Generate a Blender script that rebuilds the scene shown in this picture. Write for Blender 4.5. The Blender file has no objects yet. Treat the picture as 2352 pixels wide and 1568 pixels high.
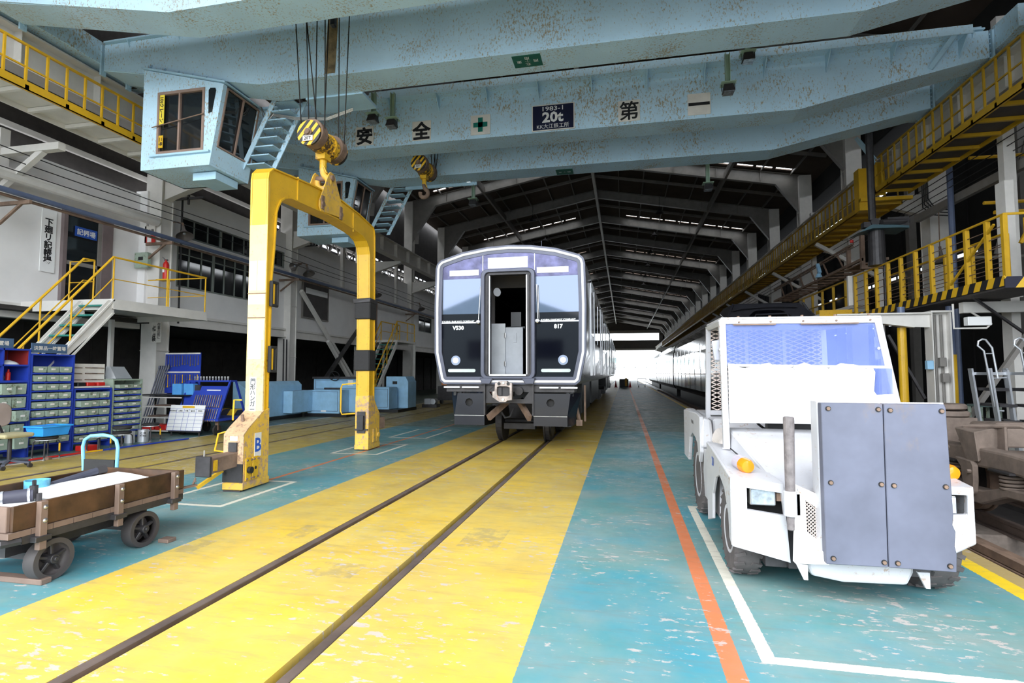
import bpy, bmesh, math, random
from mathutils import Vector, Matrix
random.seed(7)
SC = bpy.context.scene
COL = SC.collection

# ---------------------------------------------------------------- camera
cam_d = bpy.data.cameras.new('camera'); cam_d.lens = 18.98; cam_d.sensor_width = 36
cam_d.clip_start = 0.05; cam_d.clip_end = 500
cam = bpy.data.objects.new('camera', cam_d); COL.objects.link(cam)
_f, _vx, _vy = 1240.0, 257.0, 73.0
Yc = Vector((_vx, _vy, _f)).normalized()
Dn = Vector((0, _f, -_vy)).normalized(); Dn = (Dn - Yc * Dn.dot(Yc)).normalized()
Zc = -Dn; Xc = Yc.cross(Zc)
right = Vector((Xc[0], Yc[0], Zc[0])); down = Vector((Xc[1], Yc[1], Zc[1])); fwd = Vector((Xc[2], Yc[2], Zc[2]))
mw = Matrix.Identity(4)
for i in range(3):
    mw[i][0] = right[i]; mw[i][1] = -down[i]; mw[i][2] = -fwd[i]
mw[0][3], mw[1][3], mw[2][3] = 0, 0, 1.55
cam.matrix_world = mw
SC.camera = cam

# ---------------------------------------------------------------- world: bright overcast sky
W = bpy.data.worlds.new('world'); SC.world = W; W.use_nodes = True
_bg = W.node_tree.nodes['Background']
_bg.inputs[0].default_value = (0.90, 0.95, 1.0, 1); _bg.inputs[1].default_value = 8.4
# faint high sun through thin cloud, over the yard in front of the shed
_s = bpy.data.lights.new('sun', 'SUN'); _s.energy = 1.0; _s.angle = math.radians(25); _s.color = (1, .97, .9)
_so = bpy.data.objects.new('sun', _s); COL.objects.link(_so); _so.rotation_euler = (math.radians(42), 0, math.radians(-12)); _so.location = (0, -10, 30)
# sky portals: only tell the renderer where the sky comes in
def portal(loc, rot, sx, sy):
    l = bpy.data.lights.new('sky_portal', 'AREA'); l.shape = 'RECTANGLE'; l.size = sx; l.size_y = sy; l.cycles.is_portal = True
    o = bpy.data.objects.new('sky_portal', l); COL.objects.link(o); o.location = loc; o.rotation_euler = rot
portal((-3.5, -2.3, 5.4), (math.radians(90), 0, 0), 26, 10.8)
portal((-1.5, 141.5, 4), (math.radians(-90), 0, 0), 20, 8)
SC.view_settings.view_transform = 'Standard'; SC.view_settings.look = 'None'
SC.view_settings.gamma = 1; SC.view_settings.use_curve_mapping = False
SC.view_settings.exposure = -0.12

# ---------------------------------------------------------------- materials
def _ramp(nt, a, b):
    r = nt.nodes.new('ShaderNodeMapRange'); r.inputs[1].default_value = a; r.inputs[2].default_value = b
    r.clamp = True; return r
def _noise(nt, vec, scale, detail=4, rough=.6):
    n = nt.nodes.new('ShaderNodeTexNoise'); n.inputs['Scale'].default_value = scale
    n.inputs['Detail'].default_value = detail; n.inputs['Roughness'].default_value = rough
    nt.links.new(vec, n.inputs['Vector']); return n
def _mix(nt, fac, a, b):
    m = nt.nodes.new('ShaderNodeMix'); m.data_type = 'RGBA'
    for sock, v in ((m.inputs[0], fac), (m.inputs[6], a), (m.inputs[7], b)):
        if isinstance(v, (tuple, list)): sock.default_value = (v[0], v[1], v[2], 1)
        elif isinstance(v, (int, float)): sock.default_value = v
        else: nt.links.new(v, sock)
    return m.outputs[2]
def srgb(r, g, b):
    f = lambda c: (c/255/12.92) if c/255 <= .04045 else ((c/255+.055)/1.055)**2.4
    return (f(r), f(g), f(b))
def mat(name, col, rough=.5, metal=0, var=.12, scale=3, rust=0, rustcol=(.22, .10, .035), rscale=(4, 4, 4), rdens=6,
        coat=0, bump=0, alpha=1, trans=0, ior=1.5, emit=0, spec=.5):
    m = bpy.data.materials.new(name); m.use_nodes = True; nt = m.node_tree
    p = nt.nodes['Principled BSDF']
    tc = nt.nodes.new('ShaderNodeTexCoord'); v = tc.outputs['Object']
    n = _noise(nt, v, scale)
    r = _ramp(nt, .3, .7); nt.links.new(n.outputs['Fac'], r.inputs[0])
    d = tuple(max(0, c*(1-var)) for c in col); l = tuple(min(1, c*(1+var)) for c in col)
    out = _mix(nt, r.outputs[0], d, l)
    if rust > 0:
        mp = nt.nodes.new('ShaderNodeMapping'); mp.inputs['Scale'].default_value = rscale; nt.links.new(v, mp.inputs[0])
        n2 = _noise(nt, mp.outputs[0], rdens, 8, .7)
        n3 = _noise(nt, v, .9, 3, .6)
        ad = nt.nodes.new('ShaderNodeMath'); ad.operation = 'MULTIPLY_ADD'; nt.links.new(n3.outputs['Fac'], ad.inputs[0])
        ad.inputs[1].default_value = .45; nt.links.new(n2.outputs['Fac'], ad.inputs[2])
        t = 1.03 - rust * .25
        r2 = _ramp(nt, t - .04, t + .06); nt.links.new(ad.outputs[0], r2.inputs[0])
        out = _mix(nt, r2.outputs[0], out, rustcol)
    nt.links.new(out, p.inputs['Base Color'])
    p.inputs['Roughness'].default_value = rough; p.inputs['Metallic'].default_value = metal
    p.inputs['IOR'].default_value = ior
    p.inputs['Specular IOR Level'].default_value = spec
    if coat: p.inputs['Coat Weight'].default_value = coat; p.inputs['Coat Roughness'].default_value = .04
    if trans: p.inputs['Transmission Weight'].default_value = trans
    if alpha < 1: p.inputs['Alpha'].default_value = alpha
    if emit: p.inputs['Emission Color'].default_value = (*col, 1); p.inputs['Emission Strength'].default_value = emit
    if bump:
        b = nt.nodes.new('ShaderNodeBump'); b.inputs['Strength'].default_value = bump; b.inputs['Distance'].default_value = .01
        nt.links.new(n.outputs['Fac'], b.inputs['Height']); nt.links.new(b.outputs[0], p.inputs['Normal'])
    return m

M = {}
M['blue'] = mat('crane_blue_paint', (.50, .71, .86), .42, rust=.88, rscale=(1.2, 1.2, .6), rdens=24, rustcol=(.36, .31, .22), var=.06, scale=1.2)
M['blue2'] = mat('crane_blue_paint_plain', (.42, .63, .78), .5, rust=.6, rdens=7, var=.08)
M['yel'] = mat('yellow_paint', (.66, .385, .015), .42, rust=.62, rdens=6, var=.1, rustcol=(.25, .11, .03))
M['yelworn'] = mat('worn_yellow_paint', (.72, .44, .06), .5, rust=.95, rdens=3.5, var=.15, rustcol=(.42, .27, .19))
M['yelrail'] = mat('yellow_rail_paint', (.74, .42, .015), .45, rust=.25, rdens=9)
M['black'] = mat('black_paint', (.012, .012, .014), .45)
M['rubber'] = mat('black_rubber', (.02, .019, .02), .75, bump=.3, scale=20)
M['darksteel'] = mat('dark_steel', (.045, .042, .045), .5, metal=.3, var=.3, scale=6)
M['steel'] = mat('bare_steel', (.45, .44, .43), .35, metal=.9, var=.2, scale=5)
M['alu'] = mat('aluminium', (.62, .64, .68), .35, metal=.6, var=.08)
M['rustst'] = mat('rusty_steel', (.19, .125, .09), .75, var=.35, scale=5, rust=.5, rustcol=(.3, .15, .07))
M['white'] = mat('off_white_steel_paint', (.68, .655, .62), .5, rust=.25, rscale=(3, 3, .8), rdens=5, rustcol=(.3, .26, .2), var=.07)
M['whitewall'] = mat('white_wall_panel', (.80, .785, .78), .6, var=.05, scale=1.1, rust=.12, rscale=(1, 1, .3), rustcol=(.35, .34, .32))
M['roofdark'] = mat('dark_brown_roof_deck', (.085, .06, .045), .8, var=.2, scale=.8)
M['frame'] = mat('roof_frame_paint', (.22, .205, .19), .45, var=.12)
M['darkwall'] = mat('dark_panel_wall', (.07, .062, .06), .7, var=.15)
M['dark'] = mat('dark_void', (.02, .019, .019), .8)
M['glassdark'] = mat('dark_window_glass', (.012, .014, .016), .06, spec=.6)
M['brownfr'] = mat('brown_window_frame', (.28, .19, .15), .5)
M['rope'] = mat('wire_rope', (.02, .018, .016), .5, metal=.5)
M['green'] = mat('green_panel', (.02, .12, .09), .5)
M['greensteel'] = mat('pale_green_steel', (.36, .50, .38), .5)
M['signw'] = mat('sign_white_enamel', (.72, .69, .64), .4, rust=.35, rdens=4, rustcol=(.45, .28, .14))
M['signn'] = mat('sign_navy_enamel', (.012, .016, .045), .3)
M['ink'] = mat('sign_black_ink', (.01, .01, .012), .5)
M['white2'] = mat('clean_white', (.82, .82, .82), .45, var=.03)
M['teal'] = mat('sign_green_ink', (.005, .17, .13), .5)
M['red'] = mat('red_plastic', (.55, .02, .015), .4)
M['lampglass'] = mat('lamp_glass', (.42, .45, .50), .10, spec=.9, metal=.5, var=.4, scale=14)
M['yelold'] = mat('aged_yellow_paint', (.46, .27, .012), .5, rust=.5, rdens=8)  # darker copy of the rail yellow, right-side shade put into the colour
M['yelfade'] = mat('sun_faded_yellow', (.78, .58, .26), .5, rust=.8, rdens=4, var=.12, rustcol=(.62, .36, .16))
M['lampshell'] = mat('lamp_shell', (.16, .14, .13), .4, metal=.4)
M['blueshelf'] = mat('blue_shelf_paint', (.02, .05, .38), .42, rust=.2, rdens=8, rustcol=(.1, .1, .2))
M['drawer'] = mat('sage_green_drawer', (.30, .37, .30), .5, rust=.9, rdens=6, rscale=(2, 2, 2), rustcol=(.12, .13, .08))
M['lightblue'] = mat('machine_blue_paint', (.30, .53, .74), .4, rust=.4, rdens=6, rustcol=(.2, .3, .38))
M['tyre'] = mat('tyre_rubber', (.085, .075, .075), .8, var=.25, scale=8)
M['wood'] = mat('dark_stained_board', (.062, .03, .014), .55, var=.7, scale=3.5, rust=.5, rscale=(6, 1, 1), rustcol=(.045, .03, .02))
M['woodraw'] = mat('weathered_wood', (.17, .115, .09), .75, var=.25, rust=.5, rscale=(12, 1.2, 1.2), rustcol=(.14, .09, .07))
M['orange'] = mat('orange_paint', (.62, .22, .07), .5)
M['trwhite'] = mat('tractor_white_paint', (.48, .48, .505), .4, rust=.75, rdens=7, rustcol=(.36, .27, .22), var=.06)
M['padrub'] = mat('grey_rubber_pad', (.105, .112, .155), .6, var=.22, scale=2.2, rust=.55, rdens=1.1, rscale=(1.5, 1, 1), rustcol=(.17, .135, .125), bump=.1)

def mat_stripes(name, c1, c2, scale, ang, axis='xz'):
    m = bpy.data.materials.new(name); m.use_nodes = True; nt = m.node_tree; p = nt.nodes['Principled BSDF']
    tc = nt.nodes.new('ShaderNodeTexCoord'); sp = nt.nodes.new('ShaderNodeSeparateXYZ'); nt.links.new(tc.outputs['Object'], sp.inputs[0])
    def mth(op, a, b=0):
        n = nt.nodes.new('ShaderNodeMath'); n.operation = op
        for i, v in enumerate((a, b)):
            if isinstance(v, (int, float)): n.inputs[i].default_value = v
            else: nt.links.new(v, n.inputs[i])
        return n.outputs[0]
    idx = {'x': 0, 'y': 1, 'z': 2}
    u = sp.outputs[idx[axis[0]]]; w = sp.outputs[idx[axis[1]]]
    s = mth('ADD', mth('MULTIPLY', u, math.cos(ang)*scale), mth('MULTIPLY', w, math.sin(ang)*scale))
    f = mth('GREATER_THAN', mth('FRACT', mth('ADD', s, 1000)), .5)
    n2 = _noise(nt, tc.outputs['Object'], 12, 6, .7); r2 = _ramp(nt, .66, .72); nt.links.new(n2.outputs['Fac'], r2.inputs[0])
    nt.links.new(_mix(nt, r2.outputs[0], _mix(nt, f, c1, c2), (.1, .06, .03)), p.inputs['Base Color']); p.inputs['Roughness'].default_value = .45
    return m
M['hazard'] = mat_stripes('hazard_stripes', (.80, .47, .02), (.02, .02, .024), 3.1, math.radians(28), 'yz')
M['hazardx'] = mat_stripes('hazard_stripes_end', (.80, .50, .05), (.03, .03, .05), 2.3, math.radians(-35), 'xz')
M['hookst'] = mat_stripes('hook_block_stripes', (.80, .46, .02), (.02, .018, .016), 9, math.radians(-40), 'xz')

# ---------------------------------------------------------------- mesh builder
def _perp(d, up=(0, 0, 1)):
    u = Vector(up)
    if abs(d.normalized().dot(u)) > .98: u = Vector((0, 1, 0))
    s = d.cross(u).normalized(); return s, s.cross(d).normalized()
class MB:
    def __init__(s): s.v = []; s.f = []
    def add(s, vs, fs):
        n = len(s.v); s.v += [tuple(v) for v in vs]; s.f += [tuple(i+n for i in f) for f in fs]; return s
    def hexa(s, P):   # 4 bottom (ccw), 4 top
        return s.add(P, [(3, 2, 1, 0), (4, 5, 6, 7), (0, 1, 5, 4), (1, 2, 6, 5), (2, 3, 7, 6), (3, 0, 4, 7)])
    def box(s, x0, x1, y0, y1, z0, z1):
        return s.hexa([(x0, y0, z0), (x1, y0, z0), (x1, y1, z0), (x0, y1, z0), (x0, y0, z1), (x1, y0, z1), (x1, y1, z1), (x0, y1, z1)])
    def bar(s, p, q, w, h=None, up=(0, 0, 1)):
        h = h or w; p = Vector(p); q = Vector(q); a, b = _perp(q-p, up); a = a*w/2; b = b*h/2
        return s.hexa([p-a-b, p+a-b, p+a+b, p-a+b, q-a-b, q+a-b, q+a+b, q-a+b])
    def cyl(s, p, q, r, n=12, r2=None):
        p = Vector(p); q = Vector(q); a, b = _perp(q-p); r2 = r if r2 is None else r2
        vs = []
        for c, rr in ((p, r), (q, r2)):
            vs += [c + a*math.cos(2*math.pi*i/n)*rr + b*math.sin(2*math.pi*i/n)*rr for i in range(n)]
        fs = [(i, (i+1) % n, n+(i+1) % n, n+i) for i in range(n)] + [tuple(range(n))[::-1], tuple(range(n, 2*n))]
        return s.add(vs, fs)
    def tube(s, pts, r, n=8, closed=False):
        P = [Vector(p) for p in pts]; m = len(P); vs = []; A = None
        for i, p in enumerate(P):
            t = (P[(i+1) % m]-P[i-1]) if closed or 0 < i < m-1 else (P[1]-P[0] if i == 0 else P[-1]-P[-2])
            t.normalize()
            if A is None: A, B = _perp(t)
            else:
                A = (A - t*A.dot(t)).normalized(); B = t.cross(A)*(-1)
                B = A.cross(t).normalized()
            vs += [p + A*math.cos(2*math.pi*k/n)*r + B*math.sin(2*math.pi*k/n)*r for k in range(n)]
        fs = []
        for i in range(m if closed else m-1):
            j = (i+1) % m
            fs += [(i*n+k, i*n+(k+1) % n, j*n+(k+1) % n, j*n+k) for k in range(n)]
        if not closed: fs += [tuple(range(n))[::-1], tuple(range((m-1)*n, m*n))]
        return s.add(vs, fs)
    def prism(s, poly, axis, a, b):   # poly of 2-D points; axis x:(y,z) y:(x,z) z:(x,y)
        f = {'x': lambda t, u, w: (t, u, w), 'y': lambda t, u, w: (u, t, w), 'z': lambda t, u, w: (u, w, t)}[axis]
        n = len(poly); vs = [f(a, *p) for p in poly] + [f(b, *p) for p in poly]
        return s.add(vs, [(i, (i+1) % n, n+(i+1) % n, n+i) for i in range(n)] + [tuple(range(n))[::-1], tuple(range(n, 2*n))])
    def lathe(s, prof, o, axis=(0, 0, 1), n=20):  # prof: (r, h)
        o = Vector(o); d = Vector(axis).normalized(); a, b = _perp(d); vs = []
        for r, h in prof:
            vs += [o + d*h + a*math.cos(2*math.pi*i/n)*r + b*math.sin(2*math.pi*i/n)*r for i in range(n)]
        fs = []
        for k in range(len(prof)-1):
            fs += [(k*n+i, k*n+(i+1) % n, (k+1)*n+(i+1) % n, (k+1)*n+i) for i in range(n)]
        if prof[0][0] > 1e-5: fs.append(tuple(range(n))[::-1])
        if prof[-1][0] > 1e-5: fs.append(tuple(range((len(prof)-1)*n, len(prof)*n)))
        return s.add(vs, fs)
    def ring(s, outer, inner, axis, a, b):  # frame between two loops with same count
        f = {'x': lambda t, u, w: (t, u, w), 'y': lambda t, u, w: (u, t, w), 'z': lambda t, u, w: (u, w, t)}[axis]
        n = len(outer); vs = [f(a, *p) for p in outer]+[f(a, *p) for p in inner]+[f(b, *p) for p in outer]+[f(b, *p) for p in inner]
        fs = []
        for i in range(n):
            j = (i+1) % n
            fs += [(i, j, n+j, n+i), (2*n+i, 3*n+i, 3*n+j, 2*n+j), (i, 2*n+i, 2*n+j, j), (n+i, n+j, 3*n+j, 3*n+i)]
        return s.add(vs, fs)
    def build(s, name, m, parent=None, bevel=0, smooth=False, local=False, seg=1):
        me = bpy.data.meshes.new(name)
        off = Vector((0, 0, 0))
        if parent is not None and not local: off = wloc(parent)
        me.from_pydata([(v[0]-off[0], v[1]-off[1], v[2]-off[2]) for v in s.v], [], s.f)
        bm = bmesh.new(); bm.from_mesh(me)
        if smooth: bmesh.ops.remove_doubles(bm, verts=bm.verts, dist=1e-5)
        bmesh.ops.recalc_face_normals(bm, faces=bm.faces)
        if smooth:
            for f in bm.faces: f.smooth = True
            for e in bm.edges:
                if len(e.link_faces) == 2 and e.calc_face_angle(0) > .7: e.smooth = False
        bm.to_mesh(me); bm.free()
        me.materials.append(M[m] if isinstance(m, str) else m)
        o = bpy.data.objects.new(name, me); COL.objects.link(o)
        if parent is not None: o.parent = parent
        if bevel:
            md = o.modifiers.new('bevel', 'BEVEL'); md.width = bevel; md.segments = seg; md.limit_method = 'ANGLE'; md.angle_limit = .6
        return o
def wloc(o):
    v = Vector((0, 0, 0))
    while o is not None: v = v + o.location; o = o.parent
    return v
def thing(name, label, cat, loc=(0, 0, 0), group=None, rz=0):
    o = bpy.data.objects.new(name, None); COL.objects.link(o); o.empty_display_size = .1
    o.location = loc; o.rotation_euler = (0, 0, rz); o['label'] = label; o['category'] = cat
    if group: o['group'] = group
    return o
def tag(o, label, cat, group=None):
    o['label'] = label; o['category'] = cat
    if group: o['group'] = group
    return o
def struct(o): o['kind'] = 'structure'; return o
def stuff(o): o['kind'] = 'stuff'; return o
def rebase(o):   # put a top-level mesh's origin at its base centre
    me = o.data; xs = [v.co for v in me.vertices]
    c = Vector(((min(v.x for v in xs)+max(v.x for v in xs))/2, (min(v.y for v in xs)+max(v.y for v in xs))/2, min(v.z for v in xs)))
    for v in me.vertices: v.co -= c
    for k in bpy.data.objects:
        if k.parent == o: k.location = k.location - c
    o.location = c; return o
KIDS = {}
def copy_tree(o, loc=None, parent=None, label=None, rz=None):
    c = o.copy(); COL.objects.link(c); c.parent = parent
    if loc is not None: c.location = loc
    if rz is not None: c.rotation_euler = (0, 0, rz)
    if label: c['label'] = label
    for ch in [k for k in bpy.data.objects if k.parent == o]: copy_tree(ch, None, c)
    return c
_tc = {}
def text(body, size, origin, facing, m, parent=None, bold=0.0, name='lettering', line=1.0, local=False, sx=1.0, depth=.0015):
    """centred lettering as flat raised mesh; facing: '-y','+x','-x' or (right, up) vectors"""
    key = (body, size, bold, line)
    c = bpy.data.curves.new('t', 'FONT'); c.body = body; c.size = size; c.align_x = 'CENTER'; c.align_y = 'CENTER'
    c.offset = bold*size; c.space_line = line; c.resolution_u = 2; c.fill_mode = 'FRONT'
    t = bpy.data.objects.new('t', c); COL.objects.link(t)
    bpy.context.view_layer.update()
    me = bpy.data.meshes.new_from_object(t.evaluated_get(bpy.context.evaluated_depsgraph_get()))
    bpy.data.objects.remove(t); bpy.data.curves.remove(c)
    if facing == '-y': R, U = Vector((1, 0, 0)), Vector((0, 0, 1))
    elif facing == '+x': R, U = Vector((0, 1, 0)), Vector((0, 0, 1))
    elif facing == '-x': R, U = Vector((0, -1, 0)), Vector((0, 0, 1))
    else: R, U = Vector(facing[0]), Vector(facing[1])
    xs = [v.co.x for v in me.vertices] or [0]; ys = [v.co.y for v in me.vertices] or [0]
    cx, cy = (min(xs)+max(xs))/2, (min(ys)+max(ys))/2
    N = R.cross(U).normalized()
    off = Vector(origin) - (wloc(parent) if parent is not None and not local else Vector((0, 0, 0)))
    for v in me.vertices: v.co = off + R*(v.co.x-cx)*sx + U*(v.co.y-cy) + N*depth
    me.materials.clear(); me.materials.append(M[m] if isinstance(m, str) else m); me.name = name
    o = bpy.data.objects.new(name, me); COL.objects.link(o)
    if parent is not None: o.parent = parent
    return o
# ================================================================ STRUCTURE
FY = [13.5 + 6.4*k for k in range(-2, 21)]
# ---- floor with painted lanes (material) and real rail slots
def floor_material():
    m = bpy.data.materials.new('painted_floor'); m.use_nodes = True; nt = m.node_tree; p = nt.nodes['Principled BSDF']
    geo = nt.nodes.new('ShaderNodeNewGeometry'); sp = nt.nodes.new('ShaderNodeSeparateXYZ'); nt.links.new(geo.outputs['Position'], sp.inputs[0])
    X, Y = sp.outputs[0], sp.outputs[1]
    def mth(op, a, b=0.0):
        n = nt.nodes.new('ShaderNodeMath'); n.operation = op
        for i, v in enumerate((a, b)):
            if isinstance(v, (int, float)): n.inputs[i].default_value = v
            else: nt.links.new(v, n.inputs[i])
        return n.outputs[0]
    wn = _noise(nt, geo.outputs['Position'], 30, 5, .7)
    wob = mth('MULTIPLY', mth('SUBTRACT', wn.outputs['Fac'], .5), .022)
    Xw = mth('ADD', X, wob); Yw = mth('ADD', Y, wob)
    def band(v, a, b): return mth('MULTIPLY', mth('GREATER_THAN', v, a), mth('LESS_THAN', v, b))
    def rect(x0, x1, y0, y1): return mth('MULTIPLY', band(Xw, x0, x1), band(Yw, y0, y1))
    def orr(L):
        o = L[0]
        for q in L[1:]: o = mth('MAXIMUM', o, q)
        return o
    teal = _mix(nt, _rn(nt, geo, 1.3, .35, .65), srgb(92, 143, 144), srgb(128, 150, 148))
    teal = _mix(nt, _rn(nt, geo, .45, .45, .7), teal, srgb(50, 142, 164))
    yel = _mix(nt, _rn(nt, geo, 1.7, .3, .7), srgb(222, 184, 58), srgb(208, 184, 100))
    yel = _mix(nt, mth('MULTIPLY', _rn(nt, geo, .9, .42, .7), .6), yel, srgb(176, 152, 96))
    lane = band(Xw, -3.93, -0.57)
    c = _mix(nt, lane, teal, yel)
    olive = _mix(nt, _rn(nt, geo, 2.2, .3, .7), srgb(196, 172, 78), srgb(160, 140, 80))
    c = _mix(nt, band(Xw, -10.15, -6.6), c, olive)  # left lane: dirtier paint, also toned down for the light falloff
    c = _mix(nt, mth('MULTIPLY', band(Xw, -19, -10.2), .55), c, srgb(80, 100, 92))  # shade along the left side painted in as a greyer, darker green
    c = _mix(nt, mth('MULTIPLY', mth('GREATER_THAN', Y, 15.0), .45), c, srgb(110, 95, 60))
    pt = orr([rect(-1.5, -1.12, 4.75, 5.35), rect(-2.42, -2.05, 3.85, 4.15), rect(-3.9, -3.7, 4.1, 4.45), rect(-3.2, -3.0, 4.6, 5.1)])
    c = _mix(nt, mth('MULTIPLY', mth('MULTIPLY', pt, _rn(nt, geo, 7, .42, .55)), .45), c, srgb(140, 128, 105))
    edge = orr([rect(2.66, 2.80, -9, 145)]); c = _mix(nt, edge, c, srgb(236, 200, 40))
    conc = orr([band(X, 2.80, 9)]); c = _mix(nt, conc, c, srgb(172, 150, 100))
    org = orr([rect(.49, .60, -9, 145), rect(-5.12, -5.05, 7.0, 40), rect(-1.18, -1.0, 11.0, 11.15)])
    c = _mix(nt, org, c, srgb(206, 120, 78))
    wl = []
    def outline(x0, x1, y0, y1, w=.07):
        wl.extend([rect(x0, x1, y0, y0+w), rect(x0, x1, y1-w, y1), rect(x0, x0+w, y0, y1), rect(x1-w, x1, y0, y1)])
    wl += [rect(.71, 2.66, 3.20, 3.28), rect(.71, .79, 3.2, 6.72), rect(.71, 2.66, 6.64, 6.72)]
    outline(-5.62, -4.60, 5.55, 7.06); outline(-5.62, -4.62, 9.66, 11.2); outline(-5.62, -4.62, 12.3, 14.3); outline(-5.6, -4.6, 17, 19)
    wl += [rect(-3.9, -.6, 12.56, 12.62), rect(-10.25, -10.15, 5, 60)]
    c = _mix(nt, mth('MULTIPLY', orr(wl), .92), c, srgb(226, 220, 205))
    # chipped paint and scuffs
    mp = nt.nodes.new('ShaderNodeMapping'); mp.inputs['Rotation'].default_value = (0, 0, .5); mp.inputs['Scale'].default_value = (1.0, 2.2, 1); nt.links.new(geo.outputs['Position'], mp.inputs[0])
    n1 = _noise(nt, mp.outputs[0], 8.5, 8, .66); n2 = _noise(nt, geo.outputs['Position'], .8, 2, .5)
    s = mth('ADD', n1.outputs['Fac'], mth('MULTIPLY', n2.outputs['Fac'], .35))
    r = _ramp(nt, .775, .80); nt.links.new(s, r.inputs[0])
    c = _mix(nt, mth('MULTIPLY', r.outputs[0], .85), c, srgb(186, 176, 172))
    n3 = _noise(nt, mp.outputs[0], 16, 8, .7); r3 = _ramp(nt, .62, .68); nt.links.new(n3.outputs['Fac'], r3.inputs[0])
    c = _mix(nt, mth('MULTIPLY', r3.outputs[0], .6), c, srgb(150, 145, 140))
    # grime: scratches and dirt
    mp2 = nt.nodes.new('ShaderNodeMapping'); mp2.inputs['Rotation'].default_value = (0, 0, 1.1); mp2.inputs['Scale'].default_value = (1, 7, 1); nt.links.new(geo.outputs['Position'], mp2.inputs[0])
    n4 = _noise(nt, mp2.outputs[0], 1.6, 9, .8); r4 = _ramp(nt, .50, .72); nt.links.new(n4.outputs['Fac'], r4.inputs[0])
    c = _mix(nt, mth('MULTIPLY', r4.outputs[0], .5), c, (.20, .175, .13))
    nt.links.new(c, p.inputs['Base Color'])
    n5 = _noise(nt, geo.outputs['Position'], 3, 5, .6); rr = _ramp(nt, .3, .7); rr.inputs[3].default_value = .32; rr.inputs[4].default_value = .62
    nt.links.new(n5.outputs['Fac'], rr.inputs[0]); nt.links.new(rr.outputs[0], p.inputs['Roughness'])
    return m
def _rn(nt, geo, sc, a, b):
    n = _noise(nt, geo.outputs['Position'], sc, 5, .65); r = _ramp(nt, a, b); nt.links.new(n.outputs['Fac'], r.inputs[0]); return r.outputs[0]
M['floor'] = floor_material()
RAILS = [-8.9, -7.8, -2.82, -1.70]
b = MB(); edges = [-19]
for r in RAILS: edges += [r-.04, r+.09] if r in (-8.9, -2.82) else [r-.09, r+.04]
edges += [2.95]
for i in range(0, len(edges), 2): b.box(edges[i], edges[i+1], -2.2, 141, -.35, 0)
b.box(-19, 2.95, -2.2, 141, -.6, -.36)
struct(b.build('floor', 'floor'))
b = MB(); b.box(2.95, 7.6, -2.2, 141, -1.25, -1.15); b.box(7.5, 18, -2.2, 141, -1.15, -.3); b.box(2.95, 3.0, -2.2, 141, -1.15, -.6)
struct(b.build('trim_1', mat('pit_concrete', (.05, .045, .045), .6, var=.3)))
# yard outside
b = MB(); b.box(-60, 60, -70, -2.25, -.1, -.01); b.box(-60, 60, 141.05, 220, -.1, -.01)
struct(b.build('trim_2', mat('yard_asphalt', (.20, .20, .20), .9, var=.1)))
def rail(x, y0, y1, label, z=0.0, full=False):
    b = MB(); s = -.065/2
    b.box(x-.033, x+.033, y0, y1, z-.04, z+.002)
    b.box(x-.009, x+.009, y0, y1, z-.14, z-.04); b.box(x-.06, x+.06, y0, y1, z-.16, z-.14)
    o = b.build('rail', mat('rail_steel', (.20, .15, .13), .45, metal=.5, var=.3) if 'railst' not in M else M['railst'], bevel=.004); M['railst'] = o.data.materials[0]
    tag(o, label, 'rail'); rebase(o)
rail(-8.9, -2.2, 141, 'far-left steel rail sunk in the left bay floor'); rail(-7.8, -2.2, 141, 'second steel rail from the left, in the left bay floor')
rail(-2.82, -2.2, 141, 'steel rail in yellow lane under left wheels of silver-framed train'); rail(-1.70, -2.2, 141, 'steel rail in yellow lane under right wheels of silver-framed train')

# ---- columns, roof frames
XL, XR = -13.6, 10.4
XRG, ZR = -1.8, 15.05; SL = .182
def zroof(x): return ZR - abs(x-XRG)*SL
def column(x, y, w, d, h, label, side):
    t = thing('steel_column', label, 'column', (x, y, 0), 'columns along the %s side of the hall' % side)
    b = MB(); b.box(x-w/2, x+w/2, y-d/2, y-d/2+.03, 0, h); b.box(x-w/2, x+w/2, y+d/2-.03, y+d/2, 0, h)
    s = 1 if side == 'left' else -1
    b.box(x+s*(w/2-.05)-.01, x+s*(w/2-.05)+.01, y-d/2+.03, y+d/2-.03, 0, h); b.box(x-w/2+.02, x-w/2+.04, y-d/2+.03, y+d/2-.03, 0, h)
    b.build('shaft', 'white', t)
    b = MB(); b.box(x-w/2-.04, x+w/2+.04, y-d/2-.04, y+d/2+.04, 0, .03)
    for zz in (2.2, 4.3): b.box(x-w/2-.012, x+w/2+.012, y-d/2-.012, y+d/2+.012, zz, zz+.02)
    b.build('plate', 'white', t)
    b = MB()  # corbel to carry the runway
    xi = x+s*(w/2)
    b.prism([(xi-s*.02, 6.7), (xi+s*1.95, 7.3), (xi+s*1.95, 7.42), (xi-s*.02, 7.42)], 'y', y-.12, y+.12) if True else 0
    b.build('corbel', 'white', t)
    return t
ordn = ['nearest', 'second', 'third', 'fourth', 'fifth', 'sixth', 'seventh', 'eighth', 'ninth', 'tenth', 'eleventh', 'twelfth', 'thirteenth', 'fourteenth', 'fifteenth', 'sixteenth', 'seventeenth', 'eighteenth', 'nineteenth', 'twentieth', 'twenty-first', 'twenty-second', 'twenty-third']
k = 0
for i, y in enumerate(FY):
    if y < 0: continue
    if y >= 13: column(XL, y, .55, .45, 12.7, 'off-white steel column on left side, %s from the camera' % ordn[k], 'left')
    if y >= 13: column(XR-.32, y, .64, .6, 12.65, 'off-white steel column on right side, %s from the camera' % ordn[k], 'right')
    if y >= 13: k += 1
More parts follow.
